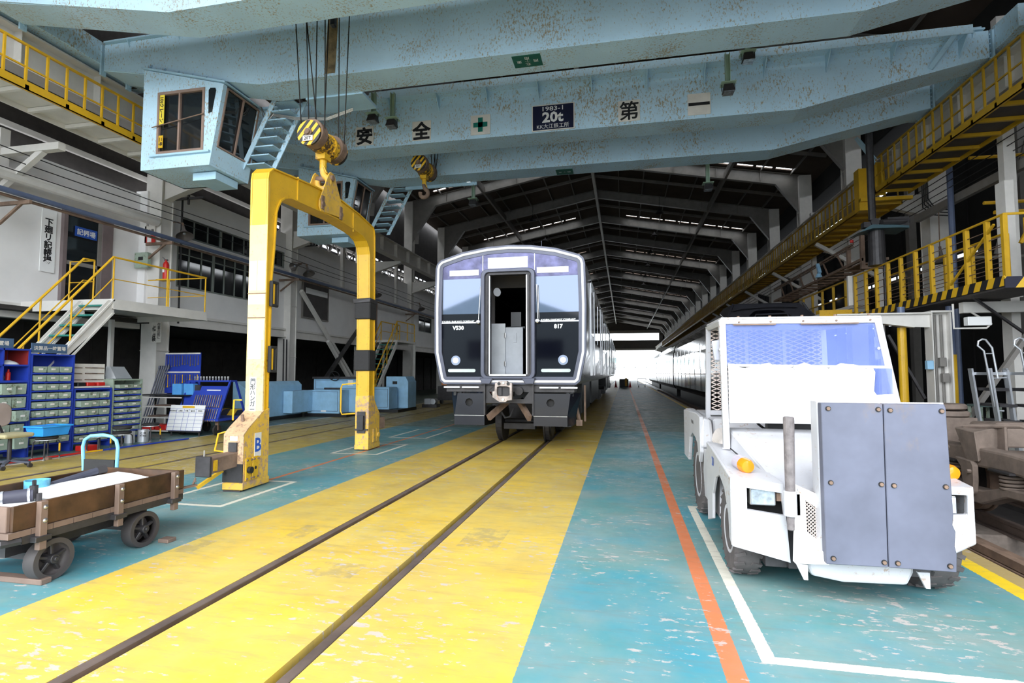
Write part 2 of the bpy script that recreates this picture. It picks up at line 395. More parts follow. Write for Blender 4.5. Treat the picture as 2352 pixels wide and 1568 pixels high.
for i, y in enumerate(FY):
    b = MB()
    # rafters as I sections with haunches
    for s in (-1, 1):
        xe = XL+.2 if s < 0 else XR-.2
        z0, z1 = ZR-.18, zroof(xe)-.18
        b.prism([(XRG, z0-.57), (xe-s*1.6, zroof(xe-s*1.6)-.85), (xe-s*.35, zroof(xe)-2.3), (xe, zroof(xe)-3.0), (xe, z1), (XRG, z0)], 'y', y-.012, y+.012)
        low = [(XRG, z0-.57), (xe-s*1.6, zroof(xe-s*1.6)-.85), (xe-s*.35, zroof(xe)-2.3), (xe-s*.3, zroof(xe)-3.0)]
        for p, q in zip(low[:-1], low[1:]): b.bar((p[0], y, p[1]), (q[0], y, q[1]), .26, .03, (0, 1, 0)) if False else b.bar((p[0], y, p[1]), (q[0], y, q[1]), .26, .03)
        b.bar((XRG, y, z0), (xe, y, z1), .26, .03)
        for t in range(1, 5):
            xx = XRG+(xe-XRG)*t/5; b.box(xx-.01, xx+.01, y-.12, y+.12, zroof(xx)-.75, zroof(xx)-.2)
    o = b.build('roof_frame', 'frame'); tag(o, 'grey steel gable roof frame spanning the hall, %s from the camera' % ordn[i], 'roof frame', 'gable roof frames')
    # intermediate light rafter between frames
    if i+1 < len(FY):
        ym = y+3.2; b = MB()
        for s in (-1, 1):
            xe = XL+.2 if s < 0 else XR-.2
            b.bar((XRG, ym, ZR-.27), (xe, ym, zroof(xe)-.27), .14, .16)
        o = b.build('rafter', 'frame'); tag(o, 'thin grey secondary roof rafter between gable frames, %s from the camera' % ordn[i], 'rafter', 'secondary rafters')
b = MB()
y0, y1 = FY[0], FY[-1]
b.box(XRG-.09, XRG+.09, y0, y1, ZR-.85, ZR-.5); o = b.build('ridge_beam', 'white'); tag(o, 'pale ridge beam running the length of the roof peak', 'beam'); rebase(o)
for xx, lab in ((5.9, 'pale lengthwise roof beam right of the ridge'), (-8.6, 'pale lengthwise roof beam left of the ridge')):
    b = MB(); b.box(xx-.07, xx+.07, y0, y1, zroof(xx)-.85, zroof(xx)-.45); o = b.build('roof_beam', 'frame'); tag(o, lab, 'beam'); rebase(o)
# purlin lines
b = MB()
for xx in [XRG + s*t for s in (-1, 1) for t in (1.6, 3.2, 4.8, 6.4, 8.0, 9.6, 11.2)]:
    if XL < xx < XR: b.box(xx-.03, xx+.03, y0, y1, zroof(xx)-.24, zroof(xx)-.12)
struct(b.build('trim_3', 'frame'))
# roof deck with real skylight slots
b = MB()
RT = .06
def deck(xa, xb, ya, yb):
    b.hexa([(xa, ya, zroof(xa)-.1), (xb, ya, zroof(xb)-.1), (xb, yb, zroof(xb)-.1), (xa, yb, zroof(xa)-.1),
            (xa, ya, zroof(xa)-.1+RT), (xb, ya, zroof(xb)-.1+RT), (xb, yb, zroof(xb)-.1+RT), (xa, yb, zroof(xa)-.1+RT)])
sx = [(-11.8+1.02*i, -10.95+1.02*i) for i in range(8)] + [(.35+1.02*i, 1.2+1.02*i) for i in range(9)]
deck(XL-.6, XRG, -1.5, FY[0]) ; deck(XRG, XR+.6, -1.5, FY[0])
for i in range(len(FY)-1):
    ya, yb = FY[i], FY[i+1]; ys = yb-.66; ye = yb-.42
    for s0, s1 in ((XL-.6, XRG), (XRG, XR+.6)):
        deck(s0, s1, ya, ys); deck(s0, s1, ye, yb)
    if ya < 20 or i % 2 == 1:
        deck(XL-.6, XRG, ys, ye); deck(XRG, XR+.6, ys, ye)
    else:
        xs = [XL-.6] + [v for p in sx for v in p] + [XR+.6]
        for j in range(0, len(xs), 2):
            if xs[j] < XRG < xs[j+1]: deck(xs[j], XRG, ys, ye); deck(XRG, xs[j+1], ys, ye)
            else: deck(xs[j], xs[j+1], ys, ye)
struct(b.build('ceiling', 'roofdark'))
# ---- end walls
b = MB()
z8 = 7.5; yb = 141.2
b.prism([(XL-.6, z8), (XR+.6, z8), (XR+.6, 10.0), (XL-.6, 10.0)], 'y', yb, yb+.2)
b.prism([(XL-.6, 11.75), (XR+.6, 11.75), (XR+.6, zroof(XR+.6)), (XRG, ZR), (XL-.6, zroof(XL-.6))], 'y', yb, yb+.2)
b.box(8.8, XR+.6, yb, yb+.2, 10.0, 11.75); b.box(9.2, XR+6, yb, yb+.2, 0, z8); b.box(-19, -12, yb, yb+.2, 0, z8)
for xx in range(-12, 9, 4): b.box(xx, xx+.12, yb-.1, yb, z8, 10)
struct(b.build('wall_back', 'darkwall'))
b = MB(); b.box(XL, XR, yb-.25, yb-.02, z8-.1, z8+.35); b.box(XL, XR, yb-.25, yb-.02, 11.75, 12.5)
struct(b.build('trim_4', 'frame'))
b = MB()   # front gable above the doorway, out of view; lintel and jambs shaped to limit sky light
b.prism([(XL-6, 10.6), (XR+6, 10.6), (XR+6, 12.3), (XRG, ZR+.4), (XL-6, 12.3)], 'y', -1.7, -1.5); b.box(-19.6, -16.5, -1.7, -1.5, 0, 10.6); b.box(8.5, 16.4, -1.7, -1.5, -1, 10.6)
struct(b.build('wall_front', 'darkwall'))
# ---- left side: office storey, dark ground floor
b = MB()
b.box(-14.15, -14.0, -1.5, 13.25, 3.1, 6.85)                    # recessed wall by the office door
b.box(-14.15, -13.75, 13.2, 13.3, 3.1, 6.95)
WZ = [(13.72, 19.75), (20.2, 26.1), (26.55, 32.5), (32.95, 45)]
def wallx(x, y0, y1, z0, z1, holes):
    ys = sorted({y0, y1, *[h[0] for h in holes], *[h[1] for h in holes]}); zs = sorted({z0, z1, *[h[2] for h in holes], *[h[3] for h in holes]})
    for a, c in zip(ys[:-1], ys[1:]):
        for d, e in zip(zs[:-1], zs[1:]):
            if not any(h[0] <= a+1e-6 and c <= h[1]+1e-6 and h[2] <= d+1e-6 and e <= h[3]+1e-6 for h in holes): b.box(x-.12, x, a, c, d, e)
WIN = [(14.2, 18.9, 4.25, 5.6, 2), (14.3, 19.6, 5.85, 6.5, 2)]
wallx(-13.62, 13.3, 141, 3.35, 7.3, [w[:4] for w in WIN] + [(27.0, 28.0, 3.35, 5.5), (34.5, 37, 4.4, 5.5), (45.5, 48, 4.4, 5.5)])
struct(b.build('wall_left', 'whitewall'))
b = MB(); b.box(-13.9, -13.58, 13.5, 141, 3.0, 3.38); b.box(-13.58, -13.5, 13.5, 141, 3.3, 3.38); b.box(-13.58, -13.5, 13.5, 141, 3.0, 3.05)
b.box(-14.2, -13.95, -1.5, 13.3, 2.85, 3.2); b.box(-13.6, -13.45, 13.5, 60, 5.68, 5.76)
struct(b.build('trim_5', 'white'))
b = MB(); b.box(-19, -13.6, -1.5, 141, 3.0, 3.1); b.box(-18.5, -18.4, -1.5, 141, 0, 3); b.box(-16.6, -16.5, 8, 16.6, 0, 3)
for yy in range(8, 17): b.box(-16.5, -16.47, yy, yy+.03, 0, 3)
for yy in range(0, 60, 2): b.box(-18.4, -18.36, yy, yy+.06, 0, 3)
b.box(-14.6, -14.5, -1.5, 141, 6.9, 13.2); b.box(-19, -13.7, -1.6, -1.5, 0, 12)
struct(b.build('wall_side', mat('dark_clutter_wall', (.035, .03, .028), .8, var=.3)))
# clerestory light gaps in upper left wall: translucent strips
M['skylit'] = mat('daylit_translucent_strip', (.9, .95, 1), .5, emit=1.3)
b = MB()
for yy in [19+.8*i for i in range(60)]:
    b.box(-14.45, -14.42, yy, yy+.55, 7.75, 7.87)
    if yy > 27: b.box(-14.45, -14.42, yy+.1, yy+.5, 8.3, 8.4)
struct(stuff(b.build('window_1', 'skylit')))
# horizontal members and trusses in the dark band over the office storey
for z, dx, lab in ((7.45, .15, 'lower'), (8.05, 0, 'upper')):
    b = MB(); b.box(-14.5+dx/3, -14.4+dx/3, 0, 141, z, z+.14); o = b.build('wall_girt', 'white'); tag(o, 'pale horizontal steel girt above the office wall, %s one' % lab, 'beam'); rebase(o)
b = MB()
for yy in range(20, 60, 1):
    b.bar((-14.2, yy, 7.5), (-14.2, yy+.5, 8.1), .05); b.bar((-14.2, yy+.5, 8.1), (-14.2, yy+1, 7.5), .05)
o = b.build('lattice_truss', 'frame'); tag(o, 'long zigzag lattice truss above the left office wall', 'truss'); rebase(o)
# upper windows frames left
def wframe(y0, y1, z0, z1, n, x, name, trans=False, sub=3):
    b = MB(); w = .05
    b.ring([(y0, z0), (y1, z0), (y1, z1), (y0, z1)], [(y0+w, z0+w), (y1-w, z0+w), (y1-w, z1-w), (y0+w, z1-w)], 'x', x-.08, x+.03)
    st = (y1-y0)/n
    for i in range(1, n): b.box(x-.06, x+.02, y0+st*i-.035, y0+st*i+.035, z0, z1)
    for i in range(n*sub):
        if i % sub: b.box(x-.05, x+.0, y0+st/sub*i-.015, y0+st/sub*i+.015, z0, z1)
    if trans: b.box(x-.05, x+.0, y0, y1, z1-.3, z1-.27)
    f = struct(b.build(name, mat('grey_green_window_frame', (.2, .22, .2), .5)))
    for i in range(n*sub):
        b = MB(); b.box(x-.04, x-.03, y0+st/sub*i+.015, y0+st/sub*(i+1)-.015, z0+.03, z1-.03); b.build('pane', 'glassdark', f)
wframe(14.2, 18.9, 4.25, 5.6, 3, -13.64, 'window_2', True); wframe(14.3, 19.6, 5.85, 6.5, 3, -13.64, 'window_3'); wframe(34.5, 37, 4.4, 5.5, 1, -13.64, 'window_4', False, 2); wframe(45.5, 48, 4.4, 5.5, 1, -13.64, 'window_5', False, 2)
b = MB()
for yy in (17.7, 24.0, 30.4): b.box(-13.6, -13.45, yy, yy+.22, 5.7, 8.2)
struct(b.build('trim_6', 'white'))
# office door
x = -13.98
f = MB(); f.ring([(10.95, 3.2), (12.3, 3.2), (12.3, 5.75), (10.95, 5.75)], [(11.05, 3.2), (12.0, 3.2), (12.0, 5.62), (11.05, 5.62)], 'x', x-.02, x+.08)
d = struct(f.build('door_1', mat('brown_grey_door_frame', (.18, .14, .14), .5)))
b = MB(); b.box(x, x+.03, 11.05, 12.0, 3.2, 5.62); b.build('door_leaf', 'glassdark', d)
b = MB(); b.box(x+.03, x+.05, 11.05, 12.0, 4.35, 4.45); b.box(x+.03, x+.05, 11.9, 12.0, 3.2, 5.62); b.build('door_rail', 'frame', d)
b = MB(); b.box(x+.05, x+.06, 11.25, 11.85, 5.12, 5.38); s_ = b.build('door_sign', mat('blue_sign', (.02, .08, .4), .4), d)
text('記帳場', .17, (x+.062, 11.55, 5.25), '+x', 'white2', s_, .02)
b = MB(); b.box(x+.01, x+.03, 10.45, 10.8, 4.05, 5.6); s_ = b.build('name_board', 'white2'); tag(s_, 'tall white vertical board with black writing left of the office door', 'sign'); rebase(s_)
text('下\n廻\nリ\n記\n帳\n場', .2, (x+.032, 10.62, 4.82), '+x', 'ink', s_, .035, line=.95)
# far second door
f = MB(); f.ring([(26.9, 3.35), (28.1, 3.35), (28.1, 5.55), (26.9, 5.55)], [(27.0, 3.35), (28.0, 3.35), (28.0, 5.45), (27.0, 5.45)], 'x', -13.65, -13.55)
d = struct(f.build('door_2', 'brownfr')); b = MB(); b.box(-13.66, -13.62, 27, 28, 3.35, 5.45); b.build('door_leaf', 'glassdark', d)
# wall board with dark panel between second and third columns
t = thing('notice_board', 'large dark blackboard on the white upper wall behind the yellow hanger frame', 'board', (-13.6, 21.8, 4.1))
b = MB(); b.box(-13.6, -13.56, 20.9, 22.9, 4.0, 5.75); b.build('panel', 'darkwall', t)
b = MB(); b.ring([(20.85, 3.95), (22.95, 3.95), (22.95, 5.8), (20.85, 5.8)], [(20.9, 4.0), (22.9, 4.0), (22.9, 5.75), (20.9, 5.75)], 'x', -13.6, -13.53); b.build('frame', 'frame', t)
b = MB(); b.box(-13.56, -13.55, 21.1, 22.85, 5.05, 5.3); b.build('paper_strip', 'white2', t)
# right side: dark back, upper wall
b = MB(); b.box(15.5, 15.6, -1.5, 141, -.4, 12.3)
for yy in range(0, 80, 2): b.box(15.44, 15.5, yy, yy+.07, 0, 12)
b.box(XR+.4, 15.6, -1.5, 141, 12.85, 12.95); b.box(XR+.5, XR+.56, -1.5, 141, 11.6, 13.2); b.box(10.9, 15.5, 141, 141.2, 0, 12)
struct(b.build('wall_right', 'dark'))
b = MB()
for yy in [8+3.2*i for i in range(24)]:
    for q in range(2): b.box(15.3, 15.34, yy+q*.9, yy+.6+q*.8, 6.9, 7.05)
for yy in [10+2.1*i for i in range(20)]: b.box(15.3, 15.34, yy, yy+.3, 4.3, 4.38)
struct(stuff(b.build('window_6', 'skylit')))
# far scene outside the back opening: pale station structures
b = MB(); b.box(-14, 16, 165, 165.4, 4.6, 6.2); b.box(-14, 16, 165, 165.3, 3.2, 3.4)
for xx in (-4, 0, 3.2, 6.5): b.box(xx, xx+.25, 165, 165.2, 0, 4.6)
o = b.build('footbridge', mat('pale_bridge', (.55, .72, .72), .6)); tag(o, 'pale green footbridge outside the far hall opening', 'bridge'); rebase(o)
# opposite building behind the camera (seen in reflections)
b = MB(); b.prism([(-22, 0), (22, 0), (22, 7), (9, 10.5), (-4, 7.2), (-13, 10.5), (-22, 7)], 'y', -34, -33.5)
o = b.build('workshop_building', mat('pale_metal_siding', (.42, .5, .52), .6, var=.1)); tag(o, 'twin-gabled workshop across the yard, seen only as reflection', 'building'); rebase(o)
for xx in (-16, -9, -2, 3, 8, 13):
    b = MB(); b.box(xx, xx+3, -33.5, -33.45, 3, 5); w_ = b.build('window', 'glassdark', o)
# ================================================================ RUNWAYS, CRANES, WALKWAYS
for side, x, lab in (('left', -11.45, 'left'), ('right', 8.0, 'right')):
    t = thing('runway_girder', 'long off-white crane runway girder high on the %s side' % lab, 'crane runway', (x, 70, 7.42))
    b = MB(); b.box(x-.2, x+.2, 2, 141, 7.42, 7.46); b.box(x-.22, x+.22, 2, 141, 8.12, 8.16); b.box(x-.012, x+.012, 2, 141, 7.46, 8.12); b.build('girder', 'white', t)
    s = 1 if x < 0 else -1
    for i in range(60):
        b = MB(); yy = 3.1+1.6*i; b.box(*sorted((x, x+s*.19)), yy, yy+.015, 7.46, 8.12); b.build('stiffener', 'white', t)
    b = MB(); b.box(x-.03, x+.03, 2, 141, 8.16, 8.24); b.build('crane_rail', 'darksteel', t)
def girder(b, ya, yb, z0=7.35, z1=8.66):
    b.prism([(-10.95, 8.08), (-7.1, z0), (3.85, z0), (7.5, 8.08), (7.5, z1), (-10.95, z1)], 'y', ya, yb)
def gusset(b, x, y, z, d=.2, h=.3, t=.015, s=-1):
    b.prism([(y, z), (y+s*d, z), (y, z-h)], 'x', x-t/2, x+t/2)
def floodlight(par, x, y, ztop, zlamp, green=True):
    f = MB(); w = .05
    if ztop > zlamp:
        f.box(x-w, x-w+.012, y-.05, y+.05, zlamp, ztop); f.box(x+w-.012, x+w, y-.05, y+.05, zlamp, ztop); f.box(x-w, x+w, y+.03, y+.045, zlamp, ztop)
    f.box(x-.15, x+.15, y-.14, y+.12, zlamp-.015, zlamp)
    o = f.build('lamp_bracket', 'greensteel', par)
    h = MB(); h.hexa([(x-.12, y-.16, zlamp-.22), (x+.12, y-.16, zlamp-.22), (x+.12, y+.08, zlamp-.20), (x-.12, y+.08, zlamp-.20),
                      (x-.09, y-.10, zlamp-.04), (x+.09, y-.10, zlamp-.04), (x+.09, y+.05, zlamp-.04), (x-.09, y+.05, zlamp-.04)])
    h.bar((x-.135, y-.03, zlamp-.02), (x-.135, y-.03, zlamp-.17), .012, .03); h.bar((x+.135, y-.03, zlamp-.02), (x+.135, y-.03, zlamp-.17), .012, .03)
    h.build('lamp_housing', 'darksteel', o, bevel=.01)
    g = MB(); g.box(x-.105, x+.105, y-.15, y+.07, zlamp-.228, zlamp-.221); g.build('lamp_lens', 'lampglass', o)
    return o
def cab(par, y, lab, sign):
    """operator cab: front face on plane y, hung under the girder"""
    xL, xR, xRt, zb = -9.79, -8.14, -7.86, 5.75
    yb = y+1.15
    f = MB()
    zt = lambda x: 7.91 + (x+9.8)*(7.40-7.91)/(1.94)
    # shell with openings: left-front face around the sliding window
    w = [(-9.41, 6.06), (-8.29, 6.06), (-8.29, 7.37), (-9.42, 7.37)]
    out = [(xL, zb), (xR, zb), (xRt, zt(xRt)), (xL, zt(xL))]
    f.ring(out, w, 'y', y, y+.04)
    # floor, back, left side
    f.box(xL, xR, y+.04, yb, zb, zb+.05); f.prism(out, 'y', yb-.04, yb); f.box(xL, xL+.03, y+.04, yb-.04, zb, 7.85)
    # right slanted side with window: lower band and posts
    def sp(yy, z): return (xR + (z-zb)*(xRt-xR)/(7.4-zb), yy, z)
    def slab(y0, y1, z0, z1):
        p = [sp(y0, z0), sp(y1, z0), sp(y1, z1), sp(y0, z1)]
        f.hexa([(q[0]-.03, q[1], q[2]) for q in p] + [q for q in p])
    slab(y+.04, yb-.04, zb+.05, 6.15); slab(y+.04, y+.1, 6.15, 7.4); slab(yb-.1, yb-.04, 6.15, 7.4)
    c = f.build('cab_shell', 'blue', par)
    b = MB(); b.hexa([(xL-.04, y-.05, 7.93), (xRt+.06, y-.05, 7.40), (xRt+.06, yb, 7.40), (xL-.04, yb, 7.93), (xL-.04, y-.05, 7.96), (xRt+.06, y-.05, 7.43), (xRt+.06, yb, 7.43), (xL-.04, yb, 7.96)])
    b.build('cab_roof', 'blue2', c)
    b = MB(); b.ring(w, [(-9.36, 6.11), (-8.34, 6.11), (-8.34, 7.31), (-9.37, 7.31)], 'y', y-.02, y+.03); b.box(-8.91, -8.87, y-.015, y+.03, 6.1, 7.32); b.build('window_frame', 'brownfr', c)
    b = MB(); b.box(-9.38, -8.33, y+.03, y+.035, 6.1, 7.33); b.build('pane', 'glassdark', c)
    b = MB(); b.cyl((-9.5, y-.05, 6.62), (-8.27, y-.05, 6.80), .012, 6); b.build('guard_bar', 'rustst', c)
    b = MB()
    p = [sp(y+.12, 6.17), sp(yb-.08, 6.17), sp(yb-.08, 7.36), sp(y+.12, 7.36)]
    b.hexa([(q[0]-.03, q[1], q[2]) for q in p] + [(q[0]-.02, q[1], q[2]) for q in p]); b.build('side_pane', 'glassdark', c)
    b = MB()
    for a_, b_ in ((p[0], p[1]), (p[1], p[2]), (p[2], p[3]), (p[3], p[0]), (sp(y+.6, 6.17), sp(y+.6, 7.36))): b.bar((a_[0]+.005, a_[1], a_[2]), (b_[0]+.005, b_[1], b_[2]), .035, .03)
    b.build('side_window_frame', 'brownfr', c)
    b = MB(); b.prism([(-8.19, 6.82), (-8.11, 6.84), (-8.03, 7.28), (-8.05, 7.33), (-8.16, 7.34), (-8.2, 7.30)], 'y', y-.012, y+.0); b.build('corner_pane', 'glassdark', c)
    b = MB(); b.box(xL+.25, xR+.02, y-.06, y-.0, 6.0, 6.04); b.box(xL+1.0, xR-.1, y+.3, yb-.2, zb-.18, zb-.02); b.build('cab_sill', 'blue2', c)
    if sign:
        b = MB(); b.box(-9.345, -9.235, y-.03, y-.024, 6.66, 7.30); s1 = b.build('cab_label', mat('yellow_label', (.8, .62, .05), .5), c)
        text('二\n〇\nt\nク\nレ\nー\nン', .085, (-9.29, y-.032, 6.98), '-y', 'ink', s1, .03, line=.98) if False else text('10tクレーン', .105, (-9.29, y-.032, 6.98), ((0, 0, -1), (1, 0, 0)), 'ink', s1, .03)
        b = MB(); b.box(-9.345, -9.24, y-.03, y-.024, 6.18, 6.44); s1 = b.build('cab_label', M['yel'], c)
        text('二号', .09, (-9.29, y-.032, 6.31), ((0, 0, -1), (1, 0, 0)), 'ink', s1, .03)
    return c
def ship_ladder(par, y, xt, zt, xb, zb_):
    l = MB()
    for dx in (0, .5):
        l.prism([(xt+dx-.05, zt), (xt+dx+.07, zt), (xb+dx+.07, zb_), (xb+dx-.05, zb_)], 'y', y-.02 if dx == 0 else y+.30, y+.0 if dx == 0 else y+.32)
    o = l.build('ladder_stringer', 'blue', par)
    for i in range(8):
        f = (i+.6)/8.2; x = xt+(xb-xt)*f; z = zt+(zb_-zt)*f
        s_ = MB(); s_.hexa([(x-.02, y, z), (x+.48, y+.3, z), (x+.5, y+.3, z+.02), (x, y, z+.02), (x+.02, y-.0, z-.10), (x+.52, y+.3, z-.10), (x+.53, y+.3, z-.09), (x+.03, y, z-.09)])
        s_ = MB(); s_.box(x-.01, x+.5, y, y+.3, z-.015, z+.01); s_.build('step', 'blue2', o)
def wallsign(par, x, y, z, s=.5):
    b = MB(); b.box(x-s/2, x+s/2, y-.02, y, z-s/2, z+s/2); o = b.build('sign_plate', 'signw', par, bevel=.004); return o
def crane(name, label, ya, yb, extras):
    t = thing(name, label, 'crane', (-1.7, (ya+yb)/2, 7.35))
    for k, yy in enumerate((ya, yb)):
        b = MB(); girder(b, yy, yy+.62); g = b.build('girder', 'blue', t)
        b = MB(); b.box(-10.9, 7.4, yy-.08, yy+.70, 8.66, 8.69); b.box(-10.9, 7.4, yy+.03, yy+.09, 8.69, 8.78)
        b.build('top_flange', 'blue2', g)
        b = MB(); lo = [(-10.9, 8.10), (-7.1, 7.35), (3.85, 7.35), (7.4, 8.08)]
        for p, q in zip(lo[:-1], lo[1:]): b.bar((p[0], yy+.31, p[1]-.005), (q[0], yy+.31, q[1]-.005), .68, .02)
        b.build('bottom_flange', 'blue', g)
        b = MB()
        for i in range(15): gusset(b, -10.3+1.25*i, yy, 8.66, .09, .14)
        b.build('gusset', 'blue2', g)
    for x, l2 in ((-11.25, 0), (7.8, 1)):
        b = MB(); xa = x-.2
        b.prism([(ya-.7, 8.3), (ya-.3, 8.24), (yb+.9, 8.24), (yb+1.3, 8.3), (yb+1.3, 8.75), (ya-.7, 8.75)], 'x', xa, xa+.42); e = b.build('end_carriage', 'blue', t, bevel=.01)
        b = MB()
        for yy in (ya-.35, yb+.95): b.cyl((x-.05, yy, 8.42), (x+.08, yy, 8.42), .18, 16)
        b.build('wheel', 'darksteel', e)
        s = 1 if x < 0 else -1
        for yy in (ya, ya+.62, yb, yb+.62):
            b = MB()
            b.box(*sorted((x+s*.21, x+s*.25)), yy-.02, yy+.10, 8.0, 8.66)
            for zz in range(6): b.cyl((x+s*.25, yy+.05, 8.1+zz*.1), (x+s*.27, yy+.05, 8.1+zz*.1), .018, 6)
            b.build('splice_plate', 'blue2', e)
    return t
# ---- near crane
c1 = crane('bridge_crane', 'nearer light-blue overhead bridge crane, its operator cab at upper left above yellow hanger frame', 7.08, 9.3, None)
cab(c1, 9.2, 'near', True)
b = MB()
for i in range(6): b.prism([(9.3, 7.9-.1*i+.02), (9.2, 7.9-.1*i+.02), (9.3, 7.9-.1*i+.17)], 'x', -9.72+.34*i, -9.70+.34*i)
b.build('gusset', 'blue2', c1)
ship_ladder(c1, 10.15, -7.35, 7.55, -8.15, 6.0)
b = MB(); b.box(-1.95, -1.42, 9.36, 9.74, 7.328, 7.338); s_ = b.build('compass_plate', 'green', c1)
text('北\n西  ┼  東\n南', .1, (-1.68, 9.55, 7.326), ((-1, 0, 0), (0, 1, 0)), 'white2', s_, .0, line=.95)
b = MB()
for dx in (0, .05, .1): b.tube([(-7.6, 10.2, 7.2+dx/2), (-6.9, 10.25, 7.05+dx/2), (-6.2, 10.3, 7.0+dx/2), (-5.6, 10.3, 7.15+dx/2)], .012, 6)
for dx in (0, .06): b.tube([(-7.75, 10.2, 7.4), (-7.7+dx, 10.2, 7.2), (-7.6+dx, 10.2, 7.1), (-7.5+dx, 10.2, 7.2), (-7.45, 10.2, 7.4)], .012, 6)
b.build('conduit', 'steel', c1)
b = MB(); b.box(-6.5, -5.2, 9.95, 10.6, 7.3, 7.36); b.box(-5.9, -5.6, 10.1, 10.4, 7.36, 7.7); b.build('trolley_platform', 'blue2', c1)
b = MB(); b.box(-5.95, -5.75, 10.05, 10.1, 7.38, 7.6); b.box(-5.6, -5.3, 10.05, 10.1, 7.38, 7.65); b.build('yellow_guard', 'yel', c1)
# trolley over the two girders (mostly hidden)
b = MB(); b.box(-6.2, -4.2, 7.3, 9.8, 8.85, 9.25); b.cyl((-5.6, 8.0, 8.9), (-4.6, 8.0, 8.9), .2, 16); b.build('trolley', 'darksteel', c1)
floodlight(c1, 2.67, 9.98, 8.5, 7.25) if False else None
b = MB(); b.prism([(-5.68, 7.4), (-5.45, 7.4), (-5.4, 8.55), (-5.62, 8.55)], 'y', 9.294, 9.297); b.build('rust_streak', mat('brown_drip_stain', (.2, .15, .08), .6, var=.5, scale=8), c1)
# ---- far crane
c2 = crane('bridge_crane', 'farther light-blue overhead bridge crane carrying the square safety signs', 12.6, 14.8, None)
cab(c2, 14.7, 'far', False)
b = MB()
for i in range(6): b.prism([(14.8, 7.9-.1*i+.02), (14.7, 7.9-.1*i+.02), (14.8, 7.9-.1*i+.17)], 'x', -9.72+.34*i, -9.70+.34*i)
b.build('gusset', 'blue2', c2)
ship_ladder(c2, 15.7, -7.1, 7.5, -7.9, 6.0)
b = MB(); b.box(-6.2, 7.0, 12.22, 12.6, 8.5, 8.53); b.box(-6.2, 7.0, 12.2, 12.22, 8.42, 8.6); b.box(-6.2, 7.0, 12.26, 12.29, 8.53, 8.6); b.build('side_walkway', 'blue', c2)
for i in range(11):
    b = MB(); gusset(b, -5.75+1.27*i, 12.6, 8.5, .36, .38, .02); b.build('walkway_bracket', 'blue2', c2)
b = MB(); b.bar((6.75, 12.25, 8.5), (6.4, 12.58, 7.95), .05, .1); b.build('end_strut', 'blue2', c2)
for xx, ch in ((-6.5, '安'), (-4.94, '全'), (.19, '第'), (1.75, '一')):
    s_ = wallsign(c2, xx, 12.595, 7.675); text(ch, .47, (xx, 12.573, 7.675), '-y', 'ink', s_, 0 if ch == '第' else .035)
    if ch == '第':
        for dx, dz in ((.008, 0), (-.008, 0), (0, .008), (0, -.008)): text(ch, .47, (xx+dx, 12.5735+abs(dx)*.02+.0001*(dz > 0), 7.675+dz), '-y', 'ink', s_, 0)
s_ = wallsign(c2, -3.4, 12.595, 7.68)
b = MB(); b.box(-3.46, -3.34, 12.57, 12.575, 7.50, 7.86); b.box(-3.58, -3.22, 12.57, 12.575, 7.62, 7.74); b.build('green_cross', 'teal', s_)
b = MB(); b.box(-2.11, -1.08, 12.575, 12.595, 7.375, 8.02); s_ = b.build('capacity_plate', 'signw', c2)
b = MB(); b.box(-2.085, -1.105, 12.57, 12.578, 7.40, 7.995); b.build('plate_face', 'signn', s_)
text('1983-1', .15, (-1.6, 12.567, 7.91), '-y', 'white2', s_, .012, sx=1.35); text('20t', .34, (-1.6, 12.567, 7.70), '-y', 'white2', s_, .035, sx=1.1); text('KK大江鉄工所', .125, (-1.6, 12.567, 7.48), '-y', 'white2', s_, .0)
b = MB(); b.box(-1.84, -1.36, 15.0, 15.4, 7.325, 7.338); s_ = b.build('compass_plate', 'green', c2)
text('西 ┼ 東', .1, (-1.6, 15.2, 7.323), ((-1, 0, 0), (0, 1, 0)), 'white2', s_, .0)
for x_, y_, zt_, zl in ((-5.92, 11.9, 8.42, 7.87), (-5.42, 11.9, 8.35, 7.70), (2.25, 11.9, 8.4, 7.72), (2.66, 11.9, 8.5, 8.36)):
    floodlight(c2, x_, y_, zt_, zl)
for x_ in (-4.6, 2.45): floodlight(c2, x_, 16.2, 7.75, 7.05)
b = MB(); b.box(-6.6, -4.3, 15.5, 15.56, 7.25, 7.35); b.build('cable_tray', 'blue2', c2)
b = MB(); b.box(-6.2, -4.2, 12.9, 15.2, 8.85, 9.25); b.build('trolley', 'darksteel', c2)

b = MB(); b.bar((6.36, 16.2, 8.05), (6.80, 16.2, 7.30), .02, .16, (0, 1, 0)); b.bar((6.55, 16.5, 8.1), (6.95, 16.5, 7.5), .02, .14, (0, 1, 0)); b.bar((6.7, 16.15, 7.42), (6.95, 16.6, 7.42), .05, .05); b.build('pickup_bracket', 'blue2', c2)
